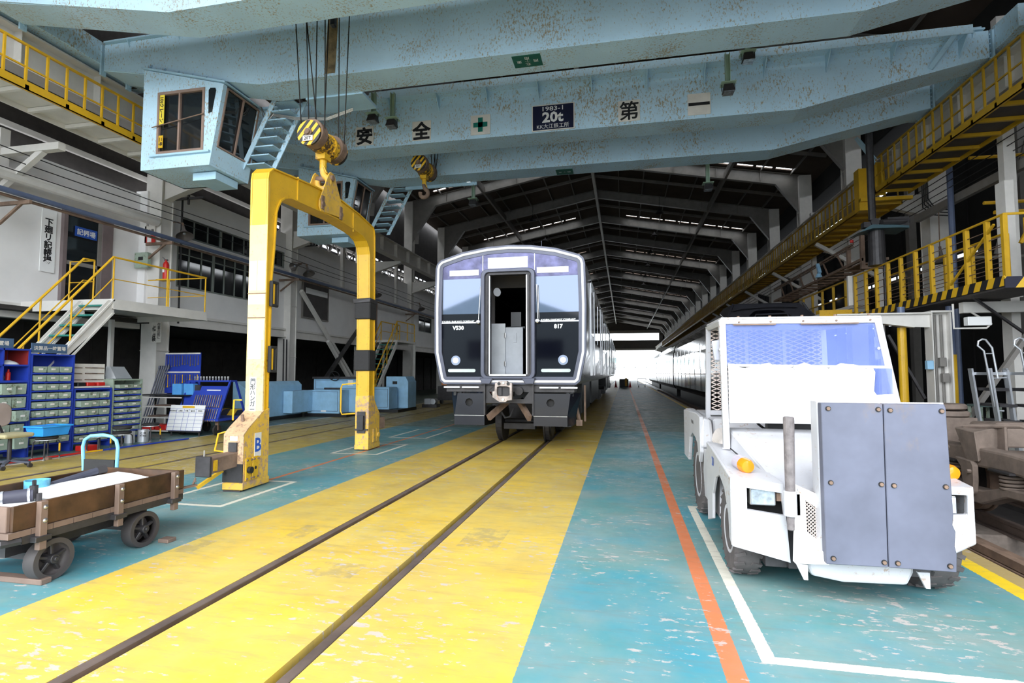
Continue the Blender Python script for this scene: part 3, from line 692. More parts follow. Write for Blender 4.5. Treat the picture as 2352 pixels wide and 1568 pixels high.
# ---- hook blocks
M['hookyel'] = mat('scuffed_yellow', (.75, .43, .02), .4, rust=1.25, rdens=5, rustcol=(.07, .04, .02))
def hook_block(cx, cy, cz, label, ropes, ztop):
    t = thing('hook_block', label, 'crane hook', (cx, cy, cz))
    for s in (-1, 1):
        y = cy+s*.33
        b = MB(); b.cyl((cx, y-.09, cz+.03), (cx, y+.09, cz+.03), .235, 28); b.build('sheave', 'rustst', t, bevel=.01)
        b = MB(); a = s*.10
        b.prism([(cx+.215*math.cos(u), cz+.215*math.sin(u)) for u in [2*math.pi*i/24 for i in range(24)]], 'y', *sorted((y+a, y+a*1.35)))
        b.build('cheek_plate', 'hookst', t)
        b = MB(); b.cyl((cx, y+a*1.3, cz), (cx, y+a*1.9, cz), .045, 8); b.cyl((cx, y+a*1.3, cz), (cx, y+a*1.6, cz), .075, 6); b.build('axle_nut', 'rustst', t)
    b = MB(); b.cyl((cx, cy-.23, cz-.02), (cx, cy+.23, cz-.02), .195, 24); b.lathe([(.225, 0), (.225, .04), (.195, .05)], (cx, cy+.05, cz-.02), (0, 1, 0), 24); b.build('housing', 'hookyel', t)
    b = MB(); b.box(cx-.09, cx+.09, cy-.49, cy-.475, cz-.15, cz-.06); s_ = b.build('rating_plate', 'signw', t); text('20T', .08, (cx, cy-.492, cz-.105), '-y', 'ink', s_, .02)
    b = MB(); b.box(cx-.09, cx+.09, cy-.1, cy+.1, cz-.3, cz-.15); b.cyl((cx, cy, cz-.45), (cx, cy, cz-.28), .06, 12); b.build('swivel', 'yel', t)
    # hook in the XZ plane
    pts = [(cx, cy, cz-.42), (cx, cy, cz-.50), (cx+.02, cy, cz-.56)]
    for i in range(13):
        a = math.radians(65 - i*22); pts.append((cx+.0+.115*math.cos(a), cy, cz-.70+.115*math.sin(a)))
    b = MB(); b.tube(pts, .058, 10); b.build('hook', 'yelworn' if cy < 10 else 'rustst', t, smooth=True)
    b = MB(); b.bar((cx+.04, cy-.03, cz-.42), (cx+.10, cy-.03, cz-.55), .05, .015); b.build('safety_latch', 'yel', t)
    for (x0, y0, x1, y1) in ropes:
        b = MB(); b.cyl((cx+x0, cy+y0, cz+.1), (cx+x1, cy+y1, ztop), .011, 6); b.build('rope', 'rope', t)
    return t
hook_block(-5.13, 8.42, 5.58, 'large yellow and black striped hook block holding the yellow hanger frame', [(-.22, -.33, -.62, -.1), (-.08, -.33, -.25, -.3), (.08, -.33, -.37, -.25), (.02, -.3, -.12, -.1), (.22, -.33, .02, -.1), (-.2, .33, -.05, .2), (.1, .33, .1, .25), (.21, .33, .36, .2)], 8.86)
hook_block(-5.42, 14.05, 7.28, 'small distant yellow and black hook block hanging under far blue crane', [(-.2, -.33, -.28, -.2), (-.1, -.33, -.14, -.2), (0, -.33, -.05, -.2), (.05, -.33, .0, -.2), (.1, .33, .05, .2), (.2, .33, .2, .2), (.15, .33, .32, .2), (.22, .33, .45, .2)], 8.86)
# pendant limit switch on chain
t = thing('limit_weight', 'small black limit-switch weight hanging on a chain above the big hook block', 'switch', (-5.0, 8.45, 7.8))
b = MB(); b.box(-5.05, -4.96, 8.4, 8.5, 7.72, 7.93); b.build('weight', 'black', t, bevel=.015)
b = MB(); b.tube([(-4.98, 8.45, 7.93), (-4.95, 8.45, 8.1), (-4.97, 8.45, 8.86)], .01, 5); b.build('chain', 'black', t)

# ---- yellow hanger gate (local frame rotated)
g = thing('hanger_frame', 'big yellow portal-shaped lifting frame hanging from the hook block, standing on the floor', 'lifting frame', (-5.13, 8.5, 0), None, .035)
Y0 = 8.5
prof = [(6.72, .9), (6.70, 3.0), (6.68, 4.32), (6.70, 4.42), (6.80, 4.52), (7.45, 4.60), (8.0, 4.66), (8.86, 4.71), (9.57, 4.67), (10.24, 4.58), (10.30, 4.52), (10.335, 4.40), (10.375, 2.9), (10.41, .1),
        (10.14, .1), (10.12, 2.05), (10.10, 3.22), (10.07, 3.97), (10.02, 4.11), (9.91, 4.21), (9.72, 4.27), (9.49, 4.292), (8.71, 4.308), (7.42, 4.228), (7.25, 4.215), (7.12, 4.17), (7.02, 4.10), (6.95, 3.98), (6.917, 3.89), (6.887, 3.37), (6.84, 2.92), (6.82, 1.53), (6.82, .9)]
prof = [(y-Y0, z) for y, z in prof]
b = MB(); b.prism(prof, 'x', -.115, .115); b.build('portal_beam', 'yel', g, local=True, bevel=.006)
# flange rims on both sides of web (raised edge)
b = MB()
inn = []
n = len(prof)
cen = []
for i in range(n):
    p0, p1, p2 = Vector(prof[i-1]), Vector(prof[i]), Vector(prof[(i+1) % n])
    d1 = (p1-p0).normalized(); d2 = (p2-p1).normalized(); nn = Vector((d1.y+d2.y, -(d1.x+d2.x)))
    nn = nn.normalized() if nn.length > 1e-6 else Vector((0, 0)); inn.append((p1.x+nn.x*.022, p1.y+nn.y*.022))
for xa in ((-.14, -.115), (.115, .14)): b.ring(prof, inn, 'x', *xa)
b.build('flange', 'yel', g, local=True)
b = MB()
for yy in (7.45, 9.35): b.box(.115, .135, yy-Y0-.01, yy-Y0+.01, 4.25, 4.62)
b.build('web_stiffener', 'yel', g, local=True)
# faded front faces with stuck labels
b = MB(); b.box(-.135, .135, 6.69-Y0, 6.72-Y0, 1.0, 4.30); b.build('front_plate', 'yelfade', g, local=True)
lbl = M['signw']
for z0, z1, xa, xb in ((2.72, 3.14, -.125, -.01), (2.72, 3.14, .01, .125), (2.52, 2.66, -.125, .125), (2.02, 2.30, -.11, .12), (1.75, 2.02, -.11, .09)):
    b = MB(); b.box(xa, xb, 6.684-Y0, 6.69-Y0, z0, z1); b.build('sticker', 'white2', g, local=True)
b = MB(); b.box(-.14, .14, 6.683-Y0, 6.686-Y0, 2.325, 2.34); b.box(-.14, .14, 6.683-Y0, 6.686-Y0, 2.67, 2.685); b.build('band', 'rustst', g, local=True)
b = MB(); b.box(-.07, .03, 6.686-Y0, 6.69-Y0, 1.02, 1.50); s_ = b.build('name_label', 'white2', g, local=True)
text('門\n形\nハ\nン\nガ\nー', .085, (-.02, 6.683-Y0, 1.26), '-y', 'ink', s_, .01, line=.92, local=True)
# feet
def foot(y0, s):
    q = lambda y: y0+s*y-Y0
    poly = [(q(0), .02), (q(.54), .02), (q(.54), 1.06), (q(.41), 1.03), (q(.09), .82), (q(0), .74)]
    b = MB(); b.prism(poly, 'x', -.145, .145); b.prism([(q(-.01), .02), (q(.56), .02), (q(.56), .11), (q(-.01), .11)], 'x', -.15, .15)
    return b.build('foot', 'yelworn', g, local=True, bevel=.006)
f1 = foot(6.30, 1)
b = MB(); b.box(.146, .152, 6.52-Y0, 6.66-Y0, .42, .74); s_ = b.build('letter_plate', 'signw', g, local=True)
text('B', .26, (.153, 6.59-Y0, .58), '+x', mat('blue_ink', (.02, .09, .45), .5), s_, .02, local=True)
M['footrust'] = mat('rubbed_foot_paint', (.50, .33, .19), .55, rust=1.0, rdens=5, rustcol=(.26, .16, .11), var=.2)
b = MB(); b.prism([(6.292-Y0, .36), (6.30-Y0, .36), (6.305-Y0, .735), (6.395-Y0, .815), (6.71-Y0, 1.025), (6.705-Y0, 1.035), (6.385-Y0, .825), (6.292-Y0, .745)], 'x', -.146, .146); b.build('foot_cover_plate', 'footrust', g, local=True)
b = MB(); b.box(-.05, .06, 6.286-Y0, 6.292-Y0, .66, .72); b.build('plate', 'signw', g, local=True)
for y_, z_ in ((6.33, .13), (6.47, .13)):
    b = MB(); b.box(.146, .165, y_-Y0, y_+.125-Y0, z_, z_+.30); p_ = b.build('bolted_plate', 'yel', g, local=True, bevel=.006)
    for dy in (.02, .105):
        for dz in (.03, .27):
            b = MB(); b.cyl((.163, y_+dy-Y0, z_+dz), (.182, y_+dy-Y0, z_+dz), .014, 6); b.build('bolt', 'rustst', p_, local=True)
b = MB(); b.cyl((.16, 6.39-Y0, .27), (.21, 6.39-Y0, .27), .045, 12); b.cyl((.16, 6.53-Y0, .28), (.17, 6.53-Y0, .28), .022, 8); b.build('pivot_cap', 'black', g, local=True)
b = MB(); b.box(-.145, .145, 6.285-Y0, 6.298-Y0, .12, .36); b.box(-.12, .13, 6.27-Y0, 6.30-Y0, .0, .02); b.build('front_shoe', 'darksteel', g, local=True)
b = MB(); b.bar((-.02, 6.32-Y0, .42), (-.05, 5.84-Y0, .40), .17, .19); a_ = b.build('support_arm', 'rustst', g, local=True, bevel=.008)
b = MB(); b.bar((-.05, 5.85-Y0, .40), (-.055, 5.80-Y0, .40), .22, .25); b.build('end_plate', 'darksteel', a_, local=True, bevel=.01)
b = MB(); b.box(.045, .06, 5.87-Y0, 5.93-Y0, .34, .47); b.build('clip', 'yel', a_, local=True)
b = MB(); b.cyl((-.05, 5.83-Y0, .52), (-.05, 5.83-Y0, .60), .01, 6); b.build('pin', 'steel', a_, local=True)
b = MB(); b.bar((-.12, 6.25-Y0, .28), (-.28, 6.0-Y0, .10), .05, .04); b.build('lever', 'yel', g, local=True)
b = MB(); b.box(-.06, .06, 6.27-Y0, 6.30-Y0, .52, .64); b.build('slot_plate', 'darksteel', g, local=True)
b = MB(); b.cyl((-.02, 6.5-Y0, .90), (-.02, 6.48-Y0, .99), .022, 8); b.build('stud', 'rustst', g, local=True)
b = MB(); b.tube([(-.14, 6.62-Y0, 1.18), (-.24, 6.60-Y0, 1.18), (-.25, 6.60-Y0, .95), (-.25, 6.6-Y0, .9)], .012, 6); b.build('grab_handle', 'yelrail', g, local=True)
b = MB(); b.tube([(-.145, 6.4-Y0, .78), (-.28, 6.36-Y0, .74), (-.31, 6.34-Y0, .52), (-.15, 6.36-Y0, .50)], .013, 6); b.build('grab_handle', 'yelrail', g, local=True)
f2 = foot(10.12, 1)
bpy.data.objects.remove(f2)
q = lambda y: 10.12+y-Y0
b = MB(); b.prism([(q(0), .02), (q(.54), .02), (q(.54), .72), (q(.40), .86), (q(.20), 1.1), (q(0), 1.1)], 'x', -.145, .145); b.box(-.15, .15, q(-.01), q(.56), .02, .12); b.build('foot', 'yelworn', g, local=True, bevel=.006)
b = MB(); b.box(-.09, .08, q(-.03), q(-.005), .35, .78); b.box(-.07, .06, q(-.08), q(-.03), .42, .70); b.bar((-.14, q(-.02), .42), (.14, q(-.02), .42), .03, .03); b.build('socket', 'darksteel', g, local=True)
b = MB(); b.bar((.0, q(.5), .5), (.06, q(.78), .5), .24, .24); b.build('support_arm', 'rustst', g, local=True, bevel=.01)
b = MB(); b.box(.146, .165, q(.2), q(.33), .15, .42); b.box(.146, .165, q(.35), q(.48), .15, .42); b.cyl((.16, q(.41), .28), (.2, q(.41), .28), .05, 12); b.build('bolted_plate', 'yelworn', g, local=True)
b = MB(); b.tube([(-.14, q(.0), 1.35), (-.42, q(-.02), 1.32), (-.45, q(-.02), 1.25), (-.45, q(-.02), .78), (-.42, q(-.02), .72), (-.14, q(0), .74)], .016, 6); b.build('grab_handle', 'yelrail', g, local=True)
# rubber wraps on far leg
for z0, z1 in ((2.65, 3.05), (1.60, 2.02)):
    b = MB(); b.box(-.175, .16, q(-.05), q(.28), z0, z1); b.build('rubber_wrap', 'rubber', g, local=True, bevel=.02)
b = MB(); b.hexa([(-.19, q(-.07), 2.97), (.17, q(-.07), 2.99), (.17, q(.29), 2.97), (-.19, q(.29), 2.97), (-.20, q(-.09), 3.06), (.175, q(-.07), 3.08), (.175, q(.3), 3.06), (-.2, q(.3), 3.06)]); b.build('tape', 'darksteel', g, local=True, bevel=.01)
# handle guards near leg: black rubber with yellow bar
for z0, z1 in ((2.50, 2.87), (1.56, 1.94)):
    b = MB(); b.ring([(6.76-Y0, z0), (6.93-Y0, z0), (6.93-Y0, z1), (6.76-Y0, z1)], [(6.79-Y0, z0+.04), (6.89-Y0, z0+.04), (6.89-Y0, z1-.04), (6.79-Y0, z1-.04)], 'x', .14, .19); b.build('rubber_guard', 'rubber', g, local=True, bevel=.01)
    b = MB(); b.box(.15, .17, 6.82-Y0, 6.855-Y0, z0+.03, z1-.03); b.build('guard_bar', 'yelrail', g, local=True)
# lifting lug plates with pin
for xx in (-.15, .135):
    b = MB(); b.prism([(8.05-Y0, 4.34), (8.10-Y0, 4.28), (8.80-Y0, 4.36), (8.88-Y0, 4.42), (8.88-Y0, 4.52), (8.56-Y0, 5.02), (8.50-Y0, 5.06), (8.40-Y0, 5.06), (8.34-Y0, 5.00), (8.05-Y0, 4.44)], 'x', xx, xx+.02); l_ = b.build('lug_plate', 'yelworn', g, local=True, bevel=.004)
b = MB(); b.cyl((-.17, 8.44-Y0, 4.96), (.19, 8.44-Y0, 4.96), .05, 14)
for yy in (8.14, 8.78): b.cyl((-.17, yy-Y0, 4.41), (.19, yy-Y0, 4.41), .045, 12); b.box(.155, .175, yy-Y0-.04, yy-Y0+.04, 4.32, 4.55)
b.build('lug_pin', 'rustst', g, local=True)

# ---- high walkways
def walkway(name, label, xo, xi, y0, y1, z, sp, railh, mats, endbox=False):
    t = thing(name, label, 'walkway', ((xo+xi)/2, y0, z))
    s = 1 if xi > xo else -1
    b = MB(); b.box(*sorted((xo, xo+s*.03)), y0, y1, z, z+.16); b.box(*sorted((xo, xo+s*.08)), y0, y1, z, z+.012); b.build('edge_channel', mats[0], t)
    b = MB(); b.box(*sorted((xi, xi-s*.03)), y0, y1, z, z+.16); b.build('inner_channel', mats[1], t)
    b = MB(); b.box(*sorted((xo+s*.03, xi-s*.03)), y0, y1, z+.10, z+.115); b.build('deck', mats[2], t)
    n = int((y1-y0)/sp)
    for i in range(n+1):
        yy = y0+i*sp
        if i % 2 == 0: b = MB(); b.box(*sorted((xo, xi)), yy, yy+.07, z+.01, z+.09); b.build('cross_bar', mats[1], t)
        b = MB(); b.box(*sorted((xo+s*.005, xo+s*.045)), yy, yy+.035, z+.15, z+railh); b.build('railing_post', mats[0], t)
        if i < n and i < 60 and i % 2 == 0: 
            b = MB(); b.box(*sorted((xi-s*.005, xi-s*.04)), yy+sp/2, yy+sp/2+.035, z+.15, z+railh-.25); b.build('railing_post', mats[0], t)
    b = MB(); b.box(*sorted((xo, xo+s*.05)), y0, y1, z+railh, z+railh+.04); b.box(*sorted((xo+s*.01, xo+s*.04)), y0, y1, z+.5*railh, z+.5*railh+.03); b.box(*sorted((xi-s*.01, xi-s*.04)), y0, y1, z+railh-.25, z+railh-.22); b.build('top_rail', mats[0], t)
    return t
walkway('crane_walkway', 'cream walkway with yellow railing high along the left side', -11.0, -12.0, 2.5, 13.0, 6.91, .38, .84, ('yelrail', 'white', 'white'))
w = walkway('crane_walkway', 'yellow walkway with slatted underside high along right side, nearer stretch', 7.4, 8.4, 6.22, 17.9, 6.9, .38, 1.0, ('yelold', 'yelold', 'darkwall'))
b = MB(); b.box(7.38, 7.75, 17.85, 17.9, 6.9, 7.9); b.box(7.1, 8.5, 17.9, 18.05, 6.75, 6.85); b.build('end_panel', 'yel', w)
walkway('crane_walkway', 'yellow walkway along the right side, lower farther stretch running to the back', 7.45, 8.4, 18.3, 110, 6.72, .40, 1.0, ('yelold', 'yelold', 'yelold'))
b = MB(); b.box(7.1, 7.45, 18.0, 18.35, 6.5, 7.8)
o = b.build('junction_box', 'yel'); tag(o, 'yellow upright steel box where two stretches of right walkway meet', 'box'); rebase(o)
# walkway braces
for i, yy in enumerate((23.3, 29.7, 36.1, 42.5, 48.9, 55.3)):
    b = MB(); b.bar((7.55, yy, 6.7), (9.9, yy, 5.2), .14, .14); o = b.build('walkway_brace', 'white'); tag(o, 'white diagonal brace under the right yellow walkway, %s from the camera' % ordn[i], 'brace', 'white diagonal braces under right walkway'); rebase(o)
# left white bracket under walkway
t = thing('wall_bracket', 'white welded steel bracket with diagonal strut under left walkway', 'bracket', (-12.9, 9.3, 5.2))
yy = 9.3
b = MB(); b.box(-13.95, -13.7, yy, yy+.2, 5.6, 7.1); b.build('post', 'white', t)
b = MB(); b.bar((-13.7, yy+.1, 6.55), (-12.1, yy+.1, 6.55), .16, .16); b.build('arm', 'white', t)
b = MB(); b.bar((-13.75, yy+.1, 5.75), (-12.6, yy+.1, 6.5), .12, .12); b.build('strut', 'white', t)
# ================================================================ TRAINS
M['trglass'] = mat('black_gloss_front_glass', (.003, .0035, .008), .06, spec=.25, ior=1.45, var=0)
M['trtop'] = mat('purple_tinted_front_glass', (.055, .055, .11), .16, metal=.6, var=.6, scale=4)
M['trpane'] = mat('windscreen_pane', (.095, .115, .16), .04, metal=.8, var=0)
M['trframe'] = mat('train_front_grey_frame', (.085, .09, .125), .35, metal=.3)
M['trline'] = mat('train_white_rim', (.82, .82, .86), .25)
M['stainless'] = mat('stainless_side', (.50, .50, .52), .22, metal=.95, var=.12, scale=.7)
M['trblack'] = mat('glossy_black_bodywork', (.005, .005, .008), .15, coat=.35, var=0)
M['trskirt'] = mat('black_skirt_paint', (.005, .005, .012), .3, coat=.1, var=.1)
CX = -2.245
def inset(lp, d):
    out = []; n = len(lp)
    for i in range(n):
        p0, p1, p2 = Vector(lp[i-1]), Vector(lp[i]), Vector(lp[(i+1) % n])
        d1 = (p1-p0).normalized(); d2 = (p2-p1).normalized()
        n1 = Vector((d1.y, -d1.x)); n2 = Vector((d2.y, -d2.x)); nn = (n1+n2)
        nn = nn/ max(.3, nn.length_squared/2); out.append((p1.x+nn.x*d, p1.y+nn.y*d))
    return out
half = [(1.34, 1.33), (1.42, 1.40), (1.54, 1.96), (1.55, 2.9), (1.53, 3.70), (1.50, 3.80), (1.42, 3.875), (.95, 4.02), (.45, 4.10)]
LO = [(CX-x, z) for x, z in half] + [(CX, 4.125)] + [(CX+x, z) for x, z in half[::-1]]   # clockwise seen from front
Y0t = 10.5
tr = thing('passenger_train', 'silver and black passenger train with open front gangway door on the middle track', 'train', (CX, 30, 0))
for k, (ya, yb) in enumerate(((10.56, 30.2), (30.8, 50.4))):
    b = MB(); b.ring(LO, inset(LO, .06), 'y', ya, yb)
    if k == 0: pass
    b.build('car_body', 'stainless', tr)
    b = MB(); b.box(CX-1.3, CX+1.3, ya+.1, yb, 1.40, 1.46); b.prism(inset(LO, .07), 'y', yb-.05, yb)
    if k: b.prism(inset(LO, .07), 'y', ya, ya+.05)
    b.build('floor_and_end', 'dark', tr)
    b = MB(); b.prism([(CX-1.44, 3.88), (CX-.95, 4.05), (CX-.45, 4.13), (CX, 4.155), (CX+.45, 4.13), (CX+.95, 4.05), (CX+1.44, 3.88)], 'y', ya+.05, yb)
    b.build('roof_cover', 'trframe', tr)
    # right side doors and windows
    xs = CX+1.555
    for j in range(4):
        y0 = ya + 1.1 + j*5.0
        b = MB()
        for q in (0, 1.35): b.box(xs-.01, xs+.02, y0+q, y0+q+.05, 1.5, 3.55)
        b.box(xs-.01, xs+.008, y0+.66, y0+.69, 1.5, 3.55); b.box(xs-.01, xs+.02, y0, y0+1.4, 3.5, 3.56)
        d_ = b.build('side_door', 'trline', tr)
        b = MB(); b.box(xs-.005, xs+.006, y0+.12, y0+.6, 2.4, 3.35); b.box(xs-.005, xs+.006, y0+.78, y0+1.28, 2.4, 3.35); b.build('door_window', 'glassdark', d_)
        if j < 3:
            b = MB(); b.box(xs-.01, xs+.006, y0+1.8, y0+4.6, 2.3, 3.35); b.build('side_window', 'glassdark', tr)
            b = MB(); b.box(xs-.01, xs+.012, y0+3.1, y0+3.16, 2.3, 3.35); b.build('window_post', 'stainless', tr)
    b = MB(); b.box(CX-1.1, CX+1.1, ya+4.5, ya+8, .45, 1.3); b.box(CX-1.1, CX+1.1, ya+9, ya+14.5, .5, 1.3); b.build('underfloor_box', 'black', tr)
    for yb_ in (ya+2.9, ya+16.2):
        b = MB()
        for s in (-1, 1):
            b.prism([(yb_-1.35, .35), (yb_-.6, .32), (yb_+.6, .32), (yb_+1.35, .35), (yb_+1.35, .62), (yb_+.7, .75), (yb_-.7, .75), (yb_-1.35, .62)], 'x', CX+s*1.0-.09, CX+s*1.0+.09)
        b.box(CX-1.0, CX+1.0, yb_-.25, yb_+.25, .4, .8); b.box(CX-.42, CX+.30, yb_-1.5, yb_-1.3, .30, .44)
        bo = b.build('bogie_frame', 'darksteel', tr, bevel=.01)
        for yw in (yb_-1.05, yb_+1.05):
            for s in (-1, 1):
                b = MB(); b.cyl((CX+s*.50, yw, .43), (CX+s*.60, yw, .43), .43, 32); b.cyl((CX+s*.47, yw, .43), (CX+s*.50, yw, .43), .46, 32); b.cyl((CX+s*.60, yw, .43), (CX+s*.64, yw, .43), .34, 24)
                b.build('wheel', 'darksteel', bo)
            b = MB(); b.cyl((CX-.5, yw, .43), (CX+.5, yw, .43), .08, 10); b.build('axle', 'darksteel', bo)
b = MB(); b.box(CX-.9, CX+.9, 30.2, 30.8, 1.5, 3.8); b.build('gangway_bellows', 'rubber', tr)
# front frame rings
L1, L2, L3, L4 = inset(LO, .035), inset(LO, .085), inset(LO, .13), inset(LO, .15)
b = MB(); b.ring(LO, L1, 'y', Y0t-.02, Y0t+.12); b.ring(L2, L4, 'y', Y0t-.01, Y0t+.06); b.build('front_frame', 'trframe', tr, bevel=.006)
b = MB(); b.ring(L1, L2, 'y', Y0t-.035, Y0t+.08); b.build('white_rim', 'trline', tr, bevel=.01)
for s in (-1, 1):
    side = [p for p in L3 if (p[0]-CX)*s > .5]
    if s > 0: side = side
    zt = lambda x: None
    # polygon: along L3 on that side plus the mullion line at x=+-.52
    xm = CX+s*.53
    top = 3.975
    poly = side[:] if s < 0 else side[:]
    poly = ([(xm, 1.46)] + side + [(xm, top)]) if s < 0 else ([(xm, top)] + side + [(xm, 1.46)])
    def clip(poly, z0, z1):
        def cut(P, z, keep):
            out = []
            for i in range(len(P)):
                a, c = P[i], P[(i+1) % len(P)]; ia, ic = keep(a[1]), keep(c[1])
                if ia: out.append(a)
                if ia != ic:
                    t = (z-a[1])/(c[1]-a[1]); out.append((a[0]+(c[0]-a[0])*t, z))
            return out
        return cut(cut(poly, z0, lambda v: v >= z0), z1, lambda v: v <= z1)
    for nm, z0, z1, m_, dy in (('lower_front_glass', 1.2, 2.56, 'trglass', 0), ('dashboard_strip', 2.58, 2.75, 'trglass', 0), ('windscreen', 2.752, 3.47, 'trpane', 0), ('upper_front_glass', 3.472, 4.3, 'trtop', 0)):
        b = MB(); b.prism(clip(poly, z0, z1), 'y', Y0t+.005, Y0t+.03); b.build(nm, m_, tr)
    b = MB(); b.box(*sorted((xm, CX+s*1.41)), Y0t-.005, Y0t+.02, 2.56, 2.585); b.build('trim_bar', 'stainless', tr)
    b = MB(); b.box(xm-.008, xm+.008, Y0t-.004, Y0t+.03, 3.6, 3.98); b.build('mullion', 'trline', tr)
    b = MB(); b.cyl((CX+s*.60, Y0t-.09, 2.575), (CX+s*.60, Y0t+.0, 2.575), .05, 14); b.lathe([(.05, 0), (.04, .03), (0, .045)], (CX+s*.60, Y0t-.09, 2.575), (0, -1, 0), 14); b.build('wiper_pivot', 'stainless', tr, smooth=True)
    b = MB(); b.tube([(CX+s*.60, Y0t-.08, 2.6), (CX+s*.59, Y0t-.05, 2.9), (CX+s*.57, Y0t-.03, 3.3)], .008, 5)
    if s > 0: b.tube([(CX+s*.62, Y0t-.03, 2.62), (CX+s*.60, Y0t-.03, 3.3)], .006, 5)
    b.build('wiper', 'steel', tr)
    # lamps
    xl = CX+s*1.09
    b = MB(); b.cyl((xl, Y0t-.012, 1.81), (xl, Y0t+.01, 1.81), .098, 24); l_ = b.build('headlamp', mat('lamp_bezel', (.25, .30, .42), .2), tr)
    b = MB(); b.cyl((xl+.0, Y0t-.03, 1.81), (xl, Y0t-.01, 1.81), .055, 16); b.build('headlamp_lens', mat('headlamp_glow', (.95, .97, 1), .2, emit=1.4), l_)
    x0, x1 = (-3.50, -2.92) if s < 0 else (-1.59, -1.01)
    b = MB(); r = .033
    arc = [(x0+r+r*math.cos(a), 1.605+r*math.sin(a)) for a in [math.pi/2+math.pi*i/8 for i in range(9)]] + [(x1-r+r*math.cos(a), 1.605+r*math.sin(a)) for a in [-math.pi/2+math.pi*i/8 for i in range(9)]]
    b.prism(arc, 'y', Y0t-.012, Y0t+.01); b.build('tail_lamp', mat('tail_lamp_lens', (.55, .62, .60), .3), tr, bevel=.004)
    x0, x1 = (-3.48, -2.86) if s < 0 else (-1.67, -1.04)
    b = MB(); b.box(x0, x1, Y0t-.006, Y0t+.01, 3.535, 3.65); b.build('number_window', mat('lit_white_window', (.78, .78, .85), .3), tr)
# top centre
cp = [(CX-.52, 3.62)] + [p for p in L3 if abs(p[0]-CX) < .5 and p[1] > 3] + [(CX+.52, 3.62)]
cp = [(CX-.52, 3.60), (CX-.52, 3.965), (CX-.42, 3.975), (CX, 3.995), (CX+.42, 3.975), (CX+.52, 3.965), (CX+.52, 3.60)]
b = MB(); b.prism(cp, 'y', Y0t+.005, Y0t+.03); b.build('upper_front_glass', 'trtop', tr)
b = MB(); b.box(-2.67, -1.85, Y0t-.006, Y0t+.01, 3.66, 3.88); b.build('destination_window', mat('white_destination_window', (.82, .82, .88), .15), tr)
# gangway door frame
def rrect(x0, x1, z0, z1, r, n=5):
    P = []
    for cx_, cz_, a0 in ((x1-r, z1-r, 0), (x0+r, z1-r, 90), (x0+r, z0+r, 180), (x1-r, z0+r, 270)):
        P += [(cx_+r*math.cos(math.radians(a0+90*i/n)), cz_+r*math.sin(math.radians(a0+90*i/n))) for i in range(n+1)]
    return P
A = rrect(CX-.55, CX+.55, 1.44, 3.63, .12); B_ = rrect(CX-.47, CX+.47, 1.49, 3.57, .09); C_ = rrect(CX-.375, CX+.375, 1.52, 3.52, .02)
b = MB(); b.ring(A, B_, 'y', Y0t-.10, Y0t+.1); b.build('gangway_outer_frame', 'trframe', tr, bevel=.01)
b = MB(); b.ring(B_, C_, 'y', Y0t-.05, Y0t+.12)
for s in (-1, 1): b.box(CX+s*.42-.012, CX+s*.42+.012, Y0t-.075, Y0t-.05, 1.55, 3.5)
b.build('gangway_inner_frame', 'darksteel', tr)
b = MB()
for s in (-1, 1):
    b.box(CX+s*.378-.01, CX+s*.378+.012, Y0t-.062, Y0t-.05, 1.53, 3.5)
b.build('door_edge_strip', 'alu', tr)
for s in (-1, 1):
    b = MB(); x = CX+s*.42; b.prism([(x-.14, 1.46), (x+.13, 1.46), (x+.10 if s > 0 else x+.06, 1.34), (x-.06 if s > 0 else x-.10, 1.34)], 'y', Y0t-.11, Y0t+.02); b.build('corner_guard', 'trframe', tr, bevel=.01)
b = MB(); b.box(CX-.37, CX+.37, Y0t-.09, Y0t+.6, 1.50, 1.535); b.build('threshold_plate', 'steel', tr)
# cab interior seen through the door
b = MB(); b.box(CX-.50, CX-.20, 11.1, 11.14, 1.5, 2.60); b.build('cabinet_door', mat('grey_cabinet', (.45, .47, .50), .4), tr)
b = MB(); b.box(CX-.20, CX+.17, 11.15, 11.19, 1.5, 2.52); b.box(CX-.03, CX+.04, 11.13, 11.15, 2.2, 2.4); b.build('cabinet_door', mat('grey_cabinet_2', (.40, .42, .46), .4), tr)
b = MB(); b.cyl((CX-.2, 11.09, 2.3), (CX-.2, 11.09, 2.4), .02, 8); b.cyl((CX-.2, 11.09, 1.7), (CX-.2, 11.09, 1.8), .02, 8); b.build('hinge', 'steel', tr)
b = MB(); b.box(CX-1.45, CX-.5, 11.4, 11.45, 1.46, 3.9); b.box(CX+.42, CX+1.45, 11.4, 11.45, 1.46, 3.9); b.box(CX-.5, CX+.42, 11.4, 11.45, 3.4, 3.9); b.build('cab_partition', 'darkwall', tr)
b = MB(); b.box(CX+.36, CX+.39, 10.75, 11.3, 1.5, 3.5); b.build('open_door_leaf', 'trframe', tr)
b = MB(); b.box(CX+.355, CX+.36, 10.8, 11.2, 2.55, 3.35); b.build('door_window', mat('pale_glass', (.30, .34, .36), .1), tr)
b = MB(); b.box(CX-.1, CX+.12, 11.22, 11.4, 2.52, 2.85); b.box(CX-.2, CX+.2, 11.22, 11.4, 2.5, 2.54); b.build('control_box', 'black', tr)
for (x, y, z) in ((CX+.08, 13.0, 3.15), (CX+.02, 14.0, 3.02), (CX-.1, 15.2, 3.1), (CX+.12, 12.3, 3.3)):
    b = MB(); b.tube([(x+.05*math.cos(a), y, z+.05*math.sin(a)) for a in [2*math.pi*i/12 for i in range(12)]], .009, 5, closed=True); b.box(x-.01, x+.01, y-.004, y+.004, z+.05, 3.5); b.build('strap_handle', 'alu', tr)
b = MB(); b.lathe([(0, 0), (.07, .01), (.09, .05)], (CX-.33, 10.8, 3.22), (.7, -.7, 0), 14); b.build('mirror', 'alu', tr)
